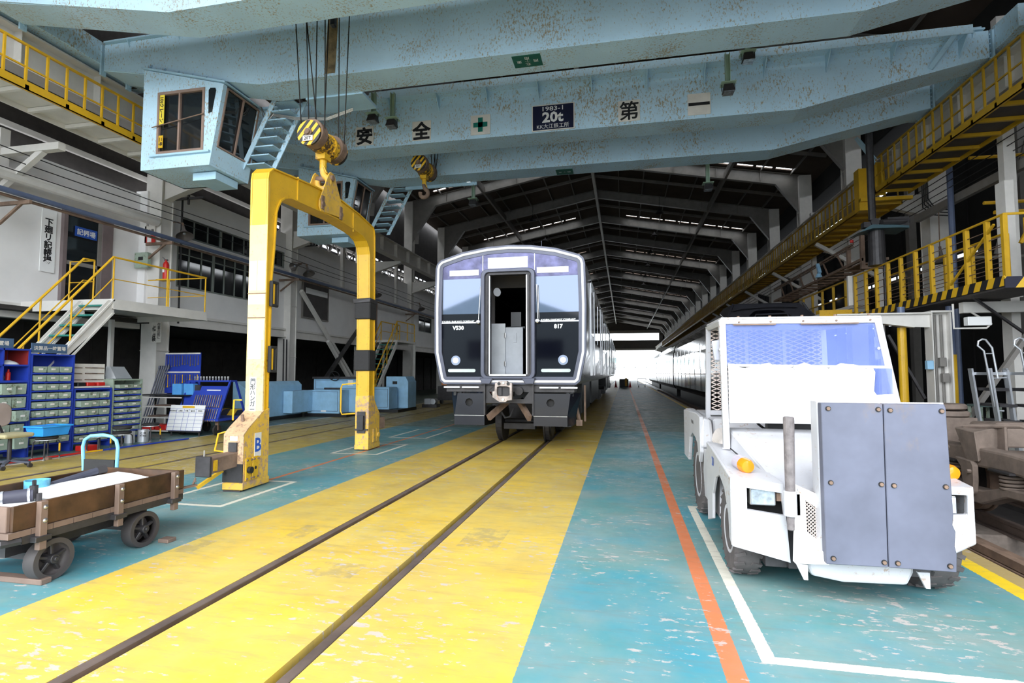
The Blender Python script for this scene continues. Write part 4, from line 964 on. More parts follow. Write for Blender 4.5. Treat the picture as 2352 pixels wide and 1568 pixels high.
# lettering
for x, t1, t2 in ((-3.29, 'KYUSHU RAILWAY COMPANY', 'V530'), (-1.245, 'KYUSHU RAILWAY COMPANY', '817')):
    text(t1, .05, (x, Y0t-.002, 2.60), '-y', 'white2', tr, .035); text(t2, .11, (x, Y0t-.002, 2.47), '-y', 'white2', tr, .045)
b = MB()
for x0, x1 in ((-3.58, -3.25), (-3.2, -2.85), (-1.62, -1.25), (-1.2, -.88)): b.box(x0, x1, Y0t-.02, Y0t+.05, 1.255, 1.285)
b.build('lower_white_strip', 'trline', tr)
b = MB(); b.box(CX-1.3, CX+1.3, Y0t+.05, Y0t+.5, 1.18, 1.34); b.box(CX-.5, CX-.47, Y0t-.02, Y0t+.1, .72, 1.33); b.box(CX+.48, CX+.51, Y0t-.02, Y0t+.1, .72, 1.33); b.box(CX-.48, CX+.5, Y0t+.03, Y0t+.12, .955, 1.04)
b.prism([(CX-.48, 1.04), (CX-.48, 1.3), (CX-.3, 1.3), (CX-.42, 1.2), (CX-.3, 1.04)], 'y', Y0t+.04, Y0t+.1); b.prism([(CX+.48, 1.04), (CX+.48, 1.3), (CX+.3, 1.3), (CX+.42, 1.2), (CX+.3, 1.04)], 'y', Y0t+.04, Y0t+.1)
b.build('underframe', 'darksteel', tr)
# skirts
for s in (-1, 1):
    xi, xo = (CX-.49, -3.53) if s < 0 else (CX+.505, -.84)
    xo2 = -3.47 if s < 0 else -.99
    hx = -3.06 if s < 0 else -1.41
    xm = -3.30 if s < 0 else -1.02; xm2 = -3.36 if s < 0 else -1.08
    out = [(xi, .72), (xi, .95), (xi, 1.15), ((xi+xm)/2, 1.15), (xm, 1.15), ((xm+xm2)/2, .93), (xm2, .72), ((xi+xm2)/2, .72)]
    hole = [(hx+.082*math.cos(a)*1.0, .97+.082*math.sin(a)) for a in [math.radians(v) for v in ((-45, 0, 45, 90, 135, 180, 225, 270) if s > 0 else (225, 180, 135, 90, 45, 0, -45, -90))]]
    if s > 0:
        out = [(xi, .72), (xi, .95), (xi, 1.15), ((xi+xm)/2, 1.15), (xm, 1.15), ((xm+xm2)/2, .93), (xm2, .72), ((xi+xm2)/2, .72)]
        hole = [(hx+.082*math.cos(math.radians(v)), .97+.082*math.sin(math.radians(v))) for v in (225, 180, 135, 90, 45, 0, -45, -90)]
    else:
        hole = [(hx+.082*math.cos(math.radians(v)), .97+.082*math.sin(math.radians(v))) for v in (-45, 0, 45, 90, 135, 180, 225, 270)]
    b = MB(); b.ring(out, hole, 'y', Y0t+.02, Y0t+.04)
    b.hexa([(xm2, Y0t+.02, .72), (xo2, Y0t+.35, .54), (xo2+.01, Y0t+.36, .54), (xm2, Y0t+.04, .72), (xm, Y0t+.02, 1.15), (xo, Y0t+.35, 1.17), (xo+.01, Y0t+.36, 1.17), (xm, Y0t+.04, 1.15)])
    b.hexa([(xi, Y0t+.0, .52), (xm2, Y0t+.0, .52), (xm2, Y0t+.04, .52), (xi, Y0t+.04, .52), (xi, Y0t+.0, .71), (xm2, Y0t+.0, .71), (xm2, Y0t+.04, .71), (xi, Y0t+.04, .71)])
    b.hexa([(xm2, Y0t+.0, .52), (xo2, Y0t+.34, .52), (xo2, Y0t+.36, .52), (xm2, Y0t+.04, .52), (xm2, Y0t+.0, .72), (xo2, Y0t+.34, .74), (xo2, Y0t+.36, .74), (xm2, Y0t+.04, .72)])
    b.build('skirt', 'trskirt', tr)
    b = MB(); b.box(*sorted((xi, xm2)), Y0t-.008, Y0t+.0, .705, .715); b.build('skirt_seam', 'steel', tr)
    b = MB(); b.cyl((hx, Y0t+.1, .97), (hx, Y0t+.12, .97), .1, 16); b.build('skirt_hole_back', 'dark', tr)
    for xx in ((-3.27, -3.38) if s < 0 else (-1.0, -1.08)):
        b = MB(); b.box(xx-.03, xx+.03, Y0t+.1, Y0t+.16, 1.1, 1.34); b.build('hanger', 'black', tr)
    b = MB(); xs_ = CX+s*.32; b.bar((CX+s*.12, Y0t+.5, .98), (CX+s*.42, Y0t+.05, .66), .07, .12); b.build('rail_guard', 'rustst', tr)
# coupler
b = MB()
o_ = [(CX-.19, 1.36), (CX-.14, 1.37), (CX-.12, 1.40), (CX+.04, 1.40), (CX+.06, 1.37), (CX+.14, 1.36), (CX+.14, 1.04), (CX+.05, 1.03), (CX+.02, 1.0), (CX-.1, 1.0), (CX-.18, 1.05), (CX-.24, 1.09), (CX-.24, 1.2), (CX-.2, 1.21)]
i_ = [(CX-.15, 1.29), (CX-.13, 1.295), (CX-.10, 1.30), (CX+.03, 1.30), (CX+.06, 1.295), (CX+.10, 1.28), (CX+.10, 1.13), (CX+.05, 1.11), (CX+.0, 1.11), (CX-.09, 1.11), (CX-.13, 1.115), (CX-.15, 1.14), (CX-.155, 1.18), (CX-.155, 1.22)]
b.ring(o_, i_, 'y', Y0t-.35, Y0t-.22); cpl = b.build('coupler_head', mat('worn_coupler_steel', (.42, .36, .33), .5, metal=.4, var=.4, scale=9, rust=.6, rustcol=(.35, .15, .07)), tr, bevel=.008)
b = MB(); b.box(CX-.16, CX+.11, Y0t-.26, Y0t-.2, 1.10, 1.30); b.box(CX-.15, CX-.07, Y0t-.3, Y0t-.26, 1.12, 1.28); b.box(CX-.08, CX+.04, Y0t-.2, Y0t+.4, 1.08, 1.25); b.build('coupler_pocket', 'darksteel', cpl)
for x, z, r in ((CX-.11, 1.35, .03), (CX+.07, 1.35, .03), (CX-.02, 1.365, .025), (CX-.03, 1.05, .028)):
    b = MB(); b.cyl((x, Y0t-.37, z), (x, Y0t-.34, z), r, 12); b.build('coupler_pin', 'black' if r == .03 else 'steel', cpl)
b = MB(); b.cyl((CX+.22, Y0t-.05, 1.2), (CX+.22, Y0t+.15, 1.2), .08, 14); b.build('air_valve', 'darksteel', tr)
b = MB(); b.tube([(CX-.2, Y0t+.3, .75), (CX-.1, Y0t+.15, .66), (CX+.0, Y0t+.15, .68), (CX+.05, Y0t+.3, .85)], .02, 8); b.build('hose', 'rubber', tr)
b = MB(); b.lathe([(.05, 0), (.035, .04), (.03, .09), (0, .1)], (CX+.58, Y0t+.6, 4.09), (0, 0, 1), 12); b.cyl((CX+.58, Y0t+.6, 4.15), (CX+.58, Y0t+.6, 4.33), .006, 5); b.build('roof_antenna', 'trframe', tr)
b = MB(); b.box(CX+1.42, CX+1.46, Y0t+.9, Y0t+1.0, .55, 1.3); b.build('cable_guard', 'rustst', tr)
b = MB(); b.bar((CX+1.3, Y0t+.4, .9), (CX+1.36, Y0t+.45, .6), .05, .05); b.box(CX+1.3, CX+1.42, Y0t+.42, Y0t+.46, .5, .62); b.build('step_bracket', 'rustst', tr)

# ---- black train on the right
RX = 5.05
rt = thing('black_train', 'glossy black train standing on the right track behind the white tractor', 'train', (RX, 50, 0))
half2 = [(1.30, .42), (1.44, .7), (1.46, 1.5), (1.44, 2.6), (1.36, 3.3), (1.22, 3.62), (.9, 3.9), (.4, 4.02)]
LB = [(RX-x, z) for x, z in half2] + [(RX, 4.04)] + [(RX+x, z) for x, z in half2[::-1]]
def sect(sc, dz, y): return [(RX+(x-RX)*sc, y, .42+(z-.42)*dz) for x, z in LB]
for k, (ya, yb) in enumerate(((21.6, 41.3), (42.1, 62), (62.8, 82.5))):
    b = MB(); b.prism(LB, 'y', ya, yb); b.build('car_body', 'trblack', rt)
    for s in (-1, 1):
        for j in range(8):
            y0 = ya+1.6+j*2.2
            b = MB(); b.hexa([(RX+s*1.45, y0, 1.75), (RX+s*1.468, y0, 1.75), (RX+s*1.468, y0+1.6, 1.75), (RX+s*1.45, y0+1.6, 1.75), (RX+s*1.42, y0, 2.65), (RX+s*1.447, y0, 2.65), (RX+s*1.447, y0+1.6, 2.65), (RX+s*1.42, y0+1.6, 2.65)]); b.build('side_window', 'glassdark', rt)
            if s < 0:
                b = MB(); b.box(RX-1.475, RX-1.46, y0+1.75, y0+1.82, .7, 3.0); b.build('window_post', 'trblack', rt)
        b = MB(); b.box(*sorted((RX+s*1.45, RX+s*1.475)), ya+.3, yb-.3, 1.50, 1.54); b.build('side_stripe', 'orange', rt)
    b = MB(); b.box(RX-1.1, RX+1.1, ya+1, yb-1, -.2, .42); b.build('underframe', 'black', rt)
# nose with raked front and roof fairing
b = MB(); S = [sect(1, 1, 21.6), sect(.99, .985, 21.0), sect(.95, .93, 20.5), sect(.9, .80, 20.1)]; n = len(LB)
vs = [p for s in S for p in s]; fs = [(k*n+i, k*n+(i+1) % n, (k+1)*n+(i+1) % n, (k+1)*n+i) for k in range(3) for i in range(n)] + [tuple(range(3*n, 4*n))]
b.add(vs, fs); b.build('nose', 'trblack', rt, smooth=True)
M['fairing'] = mat('matt_black_fairing', (.04, .04, .05), .4, var=.2)
b = MB(); b.hexa([(RX-1.5, 20.3, 3.42), (RX+1.5, 20.3, 3.42), (RX+1.3, 22.8, 3.9), (RX-1.3, 22.8, 3.9), (RX-1.12, 20.7, 4.06), (RX+1.12, 20.7, 4.06), (RX+1.1, 22.8, 4.16), (RX-1.1, 22.8, 4.16)]); b.build('roof_fairing', 'fairing', rt, bevel=.05)
b = MB(); b.tube([(RX-1.25, 20.4, 3.78), (RX-.9, 20.35, 3.86), (RX, 20.33, 3.92), (RX+.9, 20.35, 3.88)], .03, 6); b.tube([(RX-.55, 20.15, 3.45), (RX-.5, 20.15, 3.60), (RX+.5, 20.15, 3.62), (RX+.6, 20.15, 3.45)], .03, 6)
for s in (-1, 1): b.tube([(RX+s*1.52, 20.2, 3.4), (RX+s*1.3, 20.5, 3.75), (RX+s*1.16, 20.62, 4.04)], .04, 6)
b.build('grab_rail', 'fairing', rt)
# rails of the right track in the pit
rail(RX-.55, -2.2, 141, 'rusty left rail of right pit track, on concrete pedestals', -.22); rail(RX+.55, -2.2, 141, 'rusty right rail of right pit track, behind the bogie', -.22)
for i, xx in enumerate((3.55, 3.75)):
    b = MB(); b.box(xx-.04, xx+.04, -2, 60, -.26-.06*i, -.18-.06*i); b.box(xx-.06, xx+.06, -2, 60, -.30-.06*i, -.27-.06*i); o = b.build('pit_beam', 'rustst'); tag(o, 'thin rusty beam along the pit edge, %s the pit rail' % ('farthest from', 'next to')[i], 'beam'); rebase(o)
for i, yy in enumerate([4.9, 7.6, 10.3, 13, 15.7]):
    b = MB(); b.box(3.42, 4.75, yy, yy+.8, -1.15, -.38); o = b.build('concrete_pedestal', mat('rough_concrete', (.27, .22, .19), .8, var=.3, scale=6) if i == 0 else o.data.materials[0], bevel=.02)
    tag(o, 'rough concrete pedestal under the right pit rails, %s from the camera' % ordn[i], 'pedestal', 'pit rail pedestals'); rebase(o)
# ================================================================ WHITE TOWING TRACTOR
tt = thing('towing_tractor', 'white industrial towing tractor with caged cab and big grey rubber push pad', 'tractor', (1.5, 5.4, 0))
def tyre(par, x0, x1, y, r, rim, side, steer=0, treads=22):
    cx_ = (x0+x1)/2; w = (x1-x0)/2
    b = MB(); prof = [(rim, -w*.9), (r*.90, -w), (r*.985, -w*.78), (r, -w*.4), (r, w*.4), (r*.985, w*.78), (r*.90, w), (rim, w*.9)]
    c = Vector((cx_, y, r)); ax = Vector((math.cos(steer), math.sin(steer), 0))
    b.lathe(prof, c, ax, 36); o = b.build('tyre', 'tyre', par, smooth=True)
    t = MB()
    for i in range(treads):
        a = 2*math.pi*i/treads; f = Vector((-math.sin(steer), math.cos(steer), 0))
        d = f*math.cos(a)+Vector((0, 0, 1))*math.sin(a); d2 = f*math.cos(a+.09)+Vector((0, 0, 1))*math.sin(a+.09)
        for s in (-1, 1):
            t.bar(c+d*(r*.995)+ax*s*w*.25, c+d2*(r*.97)+ax*s*w*.98, .03, .018, tuple(d))
    t.build('tread_block', 'tyre', o)
    b = MB(); b.lathe([(0, -w*.3), (rim*.35, -w*.3), (rim*.4, -w*.55), (rim*.75, -w*.5), (rim*.88, -w*.9), (rim*1.02, -w*.95), (rim*1.02, w*.8), (rim*.8, w*.8), (0, w*.2)], c, ax*side, 28)
    h = b.build('wheel_rim', 'trwhite', o, smooth=True)
    b = MB()
    for i in range(6):
        a = 2*math.pi*i/6; p = c - ax*side*w*.5 + (Vector((0, 1, 0))*math.cos(a)+Vector((0, 0, 1))*math.sin(a))*rim*.55
        b.cyl(p+ax*side*w*.1, p-ax*side*w*.12, .012, 6)
    b.build('wheel_nut', 'steel', o)
    return o
tyre(tt, .79, .98, 4.62, .325, .18, 1, .0); tyre(tt, 2.02, 2.22, 4.60, .325, .18, -1, .12)
tyre(tt, .80, 1.0, 6.45, .42, .24, 1); tyre(tt, 2.0, 2.2, 6.45, .42, .24, -1)
def q3(b, P, t):   # thick polygon from 3-D points, extruded along +y
    n = len(P); b.add([(p[0], p[1], p[2]) for p in P]+[(p[0], p[1]+t, p[2]) for p in P], [(i, (i+1) % n, n+(i+1) % n, n+i) for i in range(n)]+[tuple(range(n))[::-1], tuple(range(n, 2*n))])
# front-left fender face with headlight recess
def fender(outer, inner, name):
    b = MB(); b.ring(outer, inner, 'y', 4.15, 4.19); return b.build(name, 'trwhite', tt, bevel=.006)
fender([(.739, .80), (1.085, .775), (1.12, .235), (.742, .325)], [(.845, .737), (1.075, .71), (1.09, .555), (.845, .585)], 'front_wing')
fender([(1.93, .80), (2.247, .80), (2.249, .43), (1.93, .25)], [(1.98, .745), (2.21, .745), (2.205, .62), (1.98, .60)], 'front_wing')
b = MB()   # left side sheet with wheel arch
b.prism([(4.16, .325), (4.24, .36), (4.27, .52), (4.42, .68), (4.62, .74), (4.82, .68), (4.97, .52), (5.0, .30), (5.28, .22), (5.28, .92), (5.0, .90), (4.16, .80)], 'x', .737, .76); b.build('side_panel', 'trwhite', tt, bevel=.004)
b = MB(); b.prism([(4.16, .43), (4.24, .45), (4.27, .52), (4.42, .68), (4.62, .74), (4.82, .68), (4.97, .52), (5.0, .40), (5.28, .35), (5.28, .92), (4.16, .80)], 'x', 2.23, 2.25); b.build('side_panel', 'trwhite', tt)
text('20', .10, (.735, 4.92, .80), '-x', mat('blue_ink_2', (.08, .15, .5), .5), tt, .03)
b = MB(); b.hexa([(.74, 4.16, .78), (1.09, 4.16, .76), (1.09, 5.3, .86), (.74, 5.3, .90), (.745, 4.16, .80), (1.09, 4.16, .775), (.98, 5.3, .885), (.745, 5.3, .925)]); b.build('wing_top', 'trwhite', tt, bevel=.008)
b = MB(); b.hexa([(1.93, 4.16, .78), (2.25, 4.16, .78), (2.25, 5.3, .88), (1.93, 5.3, .88), (1.93, 4.16, .80), (2.247, 4.16, .80), (2.247, 5.3, .92), (1.93, 5.3, .92)]); b.build('wing_top', 'trwhite', tt, bevel=.008)
for q0, q1 in ((.80, 1.12), (1.93, 2.22)):
    b = MB(); b.prism([(4.32, .76), (4.35, .76), (4.35, .48), (4.19, .48), (4.19, .53), (4.32, .53)], 'x', q0, q1); b.build('lamp_recess', 'dark', tt)
for x0, x1 in ((.868, 1.045), (2.03, 2.165)):
    b = MB(); b.box(x0, x1, 4.18, 4.28, .61, .735); h_ = b.build('headlight', 'steel', tt, bevel=.012, seg=2)
    b = MB(); b.box(x0+.008, x1-.008, 4.172, 4.182, .618, .727); b.build('headlight_lens', 'lampglass', h_, bevel=.004)
# hood
b = MB(); b.hexa([(1.06, 4.22, .69), (2.0, 4.22, .69), (2.12, 5.2, .80), (.885, 5.2, .86), (1.085, 4.22, .73), (1.98, 4.22, .73), (2.10, 5.2, 1.06), (.91, 5.2, 1.07)]); b.build('hood', 'trwhite', tt, bevel=.02, seg=2)
b = MB(); b.box(1.05, 2.0, 4.19, 4.23, .645, .70); b.box(1.10, 1.98, 4.2, 4.26, .62, .65); b.build('hood_lip', 'rustst', tt)
b = MB(); b.box(1.12, 2.0, 4.2, 5.8, .18, .68); b.box(.84, 2.16, 4.9, 6.0, .42, .78); b.build('chassis', 'darksteel', tt)
b = MB(); b.bar((1.075, 4.215, .722), (.895, 5.2, .905), .008, .02); b.build('hood_seam', 'black', tt)
b = MB(); b.bar((1.06, 4.205, .700), (1.30, 4.20, .694), .006, .008); b.build('hood_seam', 'black', tt)
for p, q_ in (((1.55, 4.40, .778), (1.28, 4.9, .956)), ((1.20, 4.45, .80), (1.30, 4.28, .744))):
    b = MB(); b.bar(p, q_, .006, .004); b.build('hood_scratch', 'padrub', tt)
# black dash gap & seat
b = MB(); b.box(1.25, 2.05, 5.22, 5.3, 1.02, 1.12); b.build('dashboard', 'black', tt)
b = MB(); b.hexa([(.86, 5.5, .80), (1.35, 5.5, .80), (1.35, 6.0, .85), (.86, 6.0, .85), (.92, 5.55, .93), (1.3, 5.55, .95), (1.3, 5.95, 1.0), (.92, 5.95, 1.0)]); b.build('seat_cushion', mat('grimy_white_seat', (.6, .55, .52), .7), tt, bevel=.05, seg=3)
b = MB(); b.box(1.4, 1.42, 5.3, 5.32, 1.0, 1.15); b.box(1.38, 1.44, 5.29, 5.33, 1.04, 1.09); b.box(1.64, 1.67, 5.3, 5.33, 1.0, 1.12); b.build('lever', 'black', tt)
b = MB(); b.tube([(1.35+.17*math.cos(a), 5.42+.05*math.sin(a), 1.17+.15*math.sin(a)) for a in [2*math.pi*i/20 for i in range(20)]], .012, 6, closed=True); b.build('steering_wheel', 'black', tt)
# rear body and fenders
b = MB(); b.prism([(5.9, .74), (6.0, .62), (6.12, .80), (6.45, .90), (6.78, .80), (6.95, .5), (7.4, .5), (7.4, 1.08), (6.2, 1.12), (5.9, 1.10)], 'x', .76, .80); b.build('rear_wing', 'trwhite', tt, bevel=.006)
b = MB(); b.hexa([(.76, 5.88, .78), (.90, 5.88, .78), (.90, 7.4, .95), (.76, 7.4, .95), (.775, 5.9, 1.10), (.88, 5.9, 1.07), (.90, 7.4, 1.1), (.775, 7.4, 1.1)]); b.build('rear_wing_top', 'trwhite', tt, bevel=.03, seg=2)
b = MB(); b.box(.9, 2.15, 5.95, 7.4, .55, 1.08); b.box(2.15, 2.25, 5.9, 7.4, .78, 1.1); b.build('rear_body', 'trwhite', tt, bevel=.02)
b = MB(); b.prism([(5.0, .30), (5.9, .30), (5.98, .55), (5.9, .78), (5.28, .80), (5.0, .75)], 'x', .80, .83); s_ = b.build('side_skirt', 'trwhite', tt)
b = MB(); b.box(.79, .80, 5.30, 5.52, .40, .72); b.build('battery_opening', 'darksteel', s_)
text('TOWING', .05, (.757, 6.5, 1.0), '-x', 'ink', tt, .02)
# cab frame
def post(p, q, w=.05, nm='cab_post'): 
    b = MB(); b.bar(p, q, w, w, (0, 1, 0)); return b.build(nm, 'trwhite', tt, bevel=.004)
post((.88, 5.10, .89), (.862, 5.08, 2.02), .055); post((2.26, 5.1, 1.1), (2.10, 5.08, 2.0), .055)
post((.90, 6.3, .95), (.925, 6.3, 2.05), .05); post((2.10, 6.3, .95), (2.08, 6.3, 2.04), .055)
post((.84, 5.08, 2.01), (2.13, 5.08, 2.0), .05, 'roof_bar'); post((.862, 5.08, 2.01), (.925, 6.3, 2.05), .05, 'roof_bar'); post((2.10, 5.08, 2.0), (2.08, 6.3, 2.04), .05, 'roof_bar'); post((.925, 6.3, 2.05), (2.08, 6.3, 2.04), .05, 'roof_bar')
post((.92, 6.28, 1.12), (2.1, 6.28, 1.12), .05, 'mesh_bar'); post((.90, 5.07, 1.62), (2.17, 5.07, 1.60), .025, 'screen_bar')
b = MB(); b.hexa([(.85, 5.05, 2.03), (2.12, 5.05, 2.02), (2.10, 6.32, 2.07), (.91, 6.32, 2.075), (.85, 5.05, 2.045), (2.12, 5.05, 2.035), (2.10, 6.32, 2.085), (.91, 6.32, 2.09)]); b.build('roof_sheet', 'trwhite', tt)
b = MB(); b.box(.84, .90, 5.06, 5.14, .885, .895); b.build('post_foot', 'trwhite', tt)
M['screen'] = mat('scratched_blue_acrylic', (.22, .30, .72), .08, alpha=.34, var=.12, scale=2)
b = MB(); b.hexa([(.895, 5.065, 1.62), (2.165, 5.065, 1.60), (2.165, 5.07, 1.60), (.895, 5.07, 1.62), (.89, 5.065, 1.985), (2.09, 5.065, 1.975), (2.09, 5.07, 1.975), (.89, 5.07, 1.985)]); b.build('windscreen', 'screen', tt)
# white lower sheet with wavy top edge
b = MB(); nW = 24; P = []
for i in range(nW+1):
    x = .90 + i*(2.035-.90)/nW; P.append((x, 1.615+.02*math.cos(i*.95)+.008*math.sin(i*2.1)))
P += [(2.055, 1.56), (2.04, 1.40), (2.06, 1.37), (2.21, 1.38), (2.24, 1.16), (.90, 1.15)]
b.prism(P, 'y', 5.035, 5.05); b.build('lower_sheet', mat('white_vinyl_sheet', (.85, .85, .88), .4, var=.02), tt)
b = MB(); b.box(2.04, 2.19, 5.055, 5.06, 1.37, 1.59); b.build('corner_pane', 'screen', tt)
b = MB(); b.box(.90, 2.25, 5.03, 5.08, 1.12, 1.155); b.build('sheet_bar', 'trwhite', tt)
for x in (1.14, 1.44):
    b = MB(); b.cyl((x, 5.02, 1.60), (x, 5.04, 1.60), .012 if x < 1.3 else .02, 10); b.build('screen_knob', 'steel', tt)
for i in range(5):
    x = 1.0+.26*i; b = MB(); b.cyl((x, 5.045, 2.0), (x, 5.055, 2.0), .008, 8); b.cyl((x, 5.08, 2.04), (x, 5.08, 2.055), .012, 6); b.build('bolt', 'rustst', tt)
b = MB(); b.box(.95, 1.30, 5.045, 5.055, 1.972, 1.982); b.box(1.5, 1.95, 5.045, 5.055, 1.970, 1.98); b.build('rust_edge', 'rustst', tt)
# diamond mesh guard at rear
def mesh_guard(par, x0, x1, z0, z1, y, dw, dh, r, m_='rustst', name='wire_mesh'):
    b = MB(); nx = max(1, int((x1-x0)/dw)); nz = max(1, int((z1-z0)/dh)); w = (x1-x0)/nx; h = (z1-z0)/nz
    for i in range(nx):
        for j in range(nz):
            xa, za = x0+i*w, z0+j*h
            b.bar((xa, y, za+h/2), (xa+w/2, y, za+h), r, r); b.bar((xa+w/2, y, za+h), (xa+w, y, za+h/2), r, r)
            b.bar((xa, y, za+h/2), (xa+w/2, y, za), r, r); b.bar((xa+w/2, y, za), (xa+w, y, za+h/2), r, r)
    return stuff(b.build(name, m_, par))
M['meshw'] = mat('brownish_wire', (.75, .62, .56), .5)
mesh_guard(tt, .94, 2.07, 1.15, 2.03, 6.28, .105, .046, .0085, 'meshw')
for xx in (1.32, 1.70): 
    b = MB(); b.box(xx-.015, xx+.015, 6.29, 6.31, 1.12, 2.04); b.build('mesh_bar', 'trwhite', tt)
# mirrors
for pts, xm in (([(.775, 1.84), (.855, 1.855), (.87, 1.66), (.80, 1.662)], .86), ([(2.095, 1.87), (2.16, 1.84), (2.17, 1.68), (2.10, 1.66)], 2.12)):
    b = MB(); b.prism(pts, 'y', 5.12, 5.15); m_ = b.build('mirror', mat('grey_mirror_shell', (.35, .36, .42), .4), tt, bevel=.015, seg=2)
    b = MB(); b.cyl((xm-.02, 5.06, 1.76), (xm-.02, 5.13, 1.76), .012, 8); b.build('mirror_arm', 'steel', m_)
# indicators
M['amber'] = mat('amber_lens', (.85, .25, .01), .15, emit=.12)
for x in (.885, 2.225):
    b = MB(); b.cyl((x-.02, 4.52, .865), (x, 4.42, .858), .055, 20); i_ = b.build('indicator', mat('indicator_base', (.5, .45, .52), .4), tt)
    b = MB(); b.lathe([(.055, 0), (.055, .05), (.045, .075), (0, .085)], (x, 4.42, .858), (.2, -1, -.05), 20); b.build('indicator_lens', 'amber', i_, smooth=True)
# rubber-covered pole in sleeve
b = MB(); b.cyl((1.106, 4.07, .48), (1.108, 4.07, .70), .024, 14); b.cyl((1.108, 4.07, .70), (1.112, 4.07, 1.25), .031, 16, .036); pb = b.build('bumper_pole', mat('worn_rubber_pole', (.16, .14, .14), .7, var=.3, scale=20, rust=.4, rustcol=(.4, .3, .22)), tt, bevel=.006)
b = MB(); b.cyl((1.107, 4.07, .575), (1.107, 4.07, .745), .042, 16); b.box(1.10, 1.17, 4.06, 4.12, .58, .73); b.build('pole_sleeve', 'trwhite', pb, bevel=.004)
# slanted grille plate
b = MB(); b.ring([(1.14, .79), (1.312, .715), (1.313, .296), (1.115, .268)], [(1.20, .687), (1.293, .621), (1.292, .41), (1.205, .477)], 'y', 4.06, 4.085); gp = b.build('grille_plate', mat('rust_edged_white_plate', (.80, .78, .75), .4, rust=.75, rdens=5, rustcol=(.42, .24, .14)), tt, bevel=.004)
mesh_guard(gp, 1.20, 1.295, .42, .68, 4.075, .022, .022, .005, 'meshw', 'grille_mesh')
b = MB(); b.box(1.18, 1.30, 4.10, 4.11, .38, .70); b.build('grille_back', 'dark', gp)
b = MB(); b.hexa([(1.12, 4.04, .268), (1.30, 3.96, .30), (1.30, 4.08, .30), (1.12, 4.08, .268), (1.14, 4.05, .40), (1.30, 3.97, .37), (1.30, 4.08, .38), (1.14, 4.08, .41)]); b.build('grille_bracket', gp.data.materials[0], gp)
for z in (.76, .44): 
    b = MB(); b.cyl((1.16, 4.03, z), (1.16, 4.06, z), .013, 8); b.build('bolt', 'trwhite', gp)
# rubber push pad
pad = MB(); pad.box(1.268, 2.02, 4.0, 4.03, .30, 1.36); pad.box(1.268, 1.30, 4.03, 4.12, .30, 1.36); pad.box(1.9, 2.0, 4.03, 4.2, .4, .6); pad.box(1.3, 1.35, 4.03, 4.2, .4, .6)
pp = pad.build('pad_backing', 'trwhite', tt)
for k, (poly, bx) in enumerate(((([(1.275, .312), (1.634, .315), (1.640, 1.352), (1.275, 1.354)]), [(1.316, 1.318), (1.612, 1.316), (1.317, .836), (1.613, .837), (1.317, .351), (1.612, .346)]),
                                ([(1.640, .315), (2.016, .312), (2.022, .42), (2.012, .47), (2.02, .56), (2.005, .60), (2.012, .66), (1.998, 1.33), (1.99, 1.353), (1.646, 1.352)], [(1.68, 1.311), (1.972, 1.31), (1.685, .832), (1.976, .836), (1.689, .346), (1.98, .348)]))):
    b = MB(); b.prism(poly, 'y', 3.93, 3.998); p_ = b.build('rubber_panel', 'padrub', tt, bevel=.004)
    for x, z in bx:
        b = MB(); b.cyl((x, 3.926, z), (x, 3.94, z), .017, 14); h_ = b.build('bolt_hole', 'black', p_)
        b = MB(); b.cyl((x, 3.918, z), (x, 3.93, z), .012, 6); b.build('bolt', 'rustst', p_)
b = MB(); b.prism([(1.20, .24), (1.225, .185), (1.42, .155), (1.80, .165), (1.84, .25), (1.84, .32), (1.2, .32)], 'y', 4.06, 4.14); b.build('front_bumper', 'trwhite', tt, bevel=.02, seg=2)
for x in (1.16, 1.88):
    b = MB(); b.prism([(x-.04, .27), (x+.03, .27), (x+.03, .17), (x+.005, .17)], 'y', 4.02, 4.04); b.build('tow_tab', 'trwhite', tt)
b = MB(); b.box(.98, 1.12, 4.25, 4.4, .17, .24); b.build('step_plate', 'darksteel', tt)

# ================================================================ WOODEN TROLLEY
ct = thing('wooden_trolley', 'low wooden-sided trolley on four cast iron wheels at the left edge', 'trolley', (-4.65, 3.8, 0))
z0, z1 = .435, .612
def board(p, q, z0, z1, t, m_='wood', nm='side_board', up=(0, 0, 1)):
    b = MB(); b.bar((p[0], p[1], (z0+z1)/2), (q[0], q[1], (z0+z1)/2), t, z1-z0); return b.build(nm, m_, ct, bevel=.004)
board((-4.22, 3.06), (-4.22, 4.57), z0, z1, .03); board((-5.12, 3.06), (-5.12, 4.57), z0, z1, .03)
board((-4.235, 4.53), (-5.1, 4.53), z0, z1, .03); board((-4.235, 3.055), (-5.1, 3.055), z0, z1, .03, 'woodraw')
for i in range(10):   # deck planks across
    y = 3.03+i*.153; b = MB(); b.box(-5.14, -4.195, y, y+.148, .392, .433); b.build('deck_plank', 'woodraw', ct)
b = MB(); b.box(-4.225, -4.195, 3.12, 4.55, .335, .39); b.tube([(-4.21, 3.12, .362), (-4.24, 3.02, .362), (-4.33, 2.97, .362), (-5.0, 2.97, .362)], .027, 6); b.box(-5.14, -5.11, 3.0, 4.55, .335, .39); b.box(-5.1, -4.22, 4.5, 4.53, .335, .39); b.build('steel_frame', 'darksteel', ct)
for y, zb in ((3.235, .27), (3.855, .27), (4.43, .265)):
    b = MB(); b.box(-4.20, -4.155, y-.027, y+.027, zb, .617); s_ = b.build('stake', 'woodraw', ct, bevel=.004)
    b = MB(); b.box(-4.205, -4.146, y-.06, y+.055, .332, .372); b.build('stake_bracket', 'darksteel', s_, bevel=.004)
    for z in (.575, .478):
        b = MB(); b.lathe([(.017, 0), (.017, .006), (.010, .014), (0, .016)], (-4.155, y+.004, z), (1, 0, 0), 12); b.build('bolt', 'steel', s_, smooth=True)
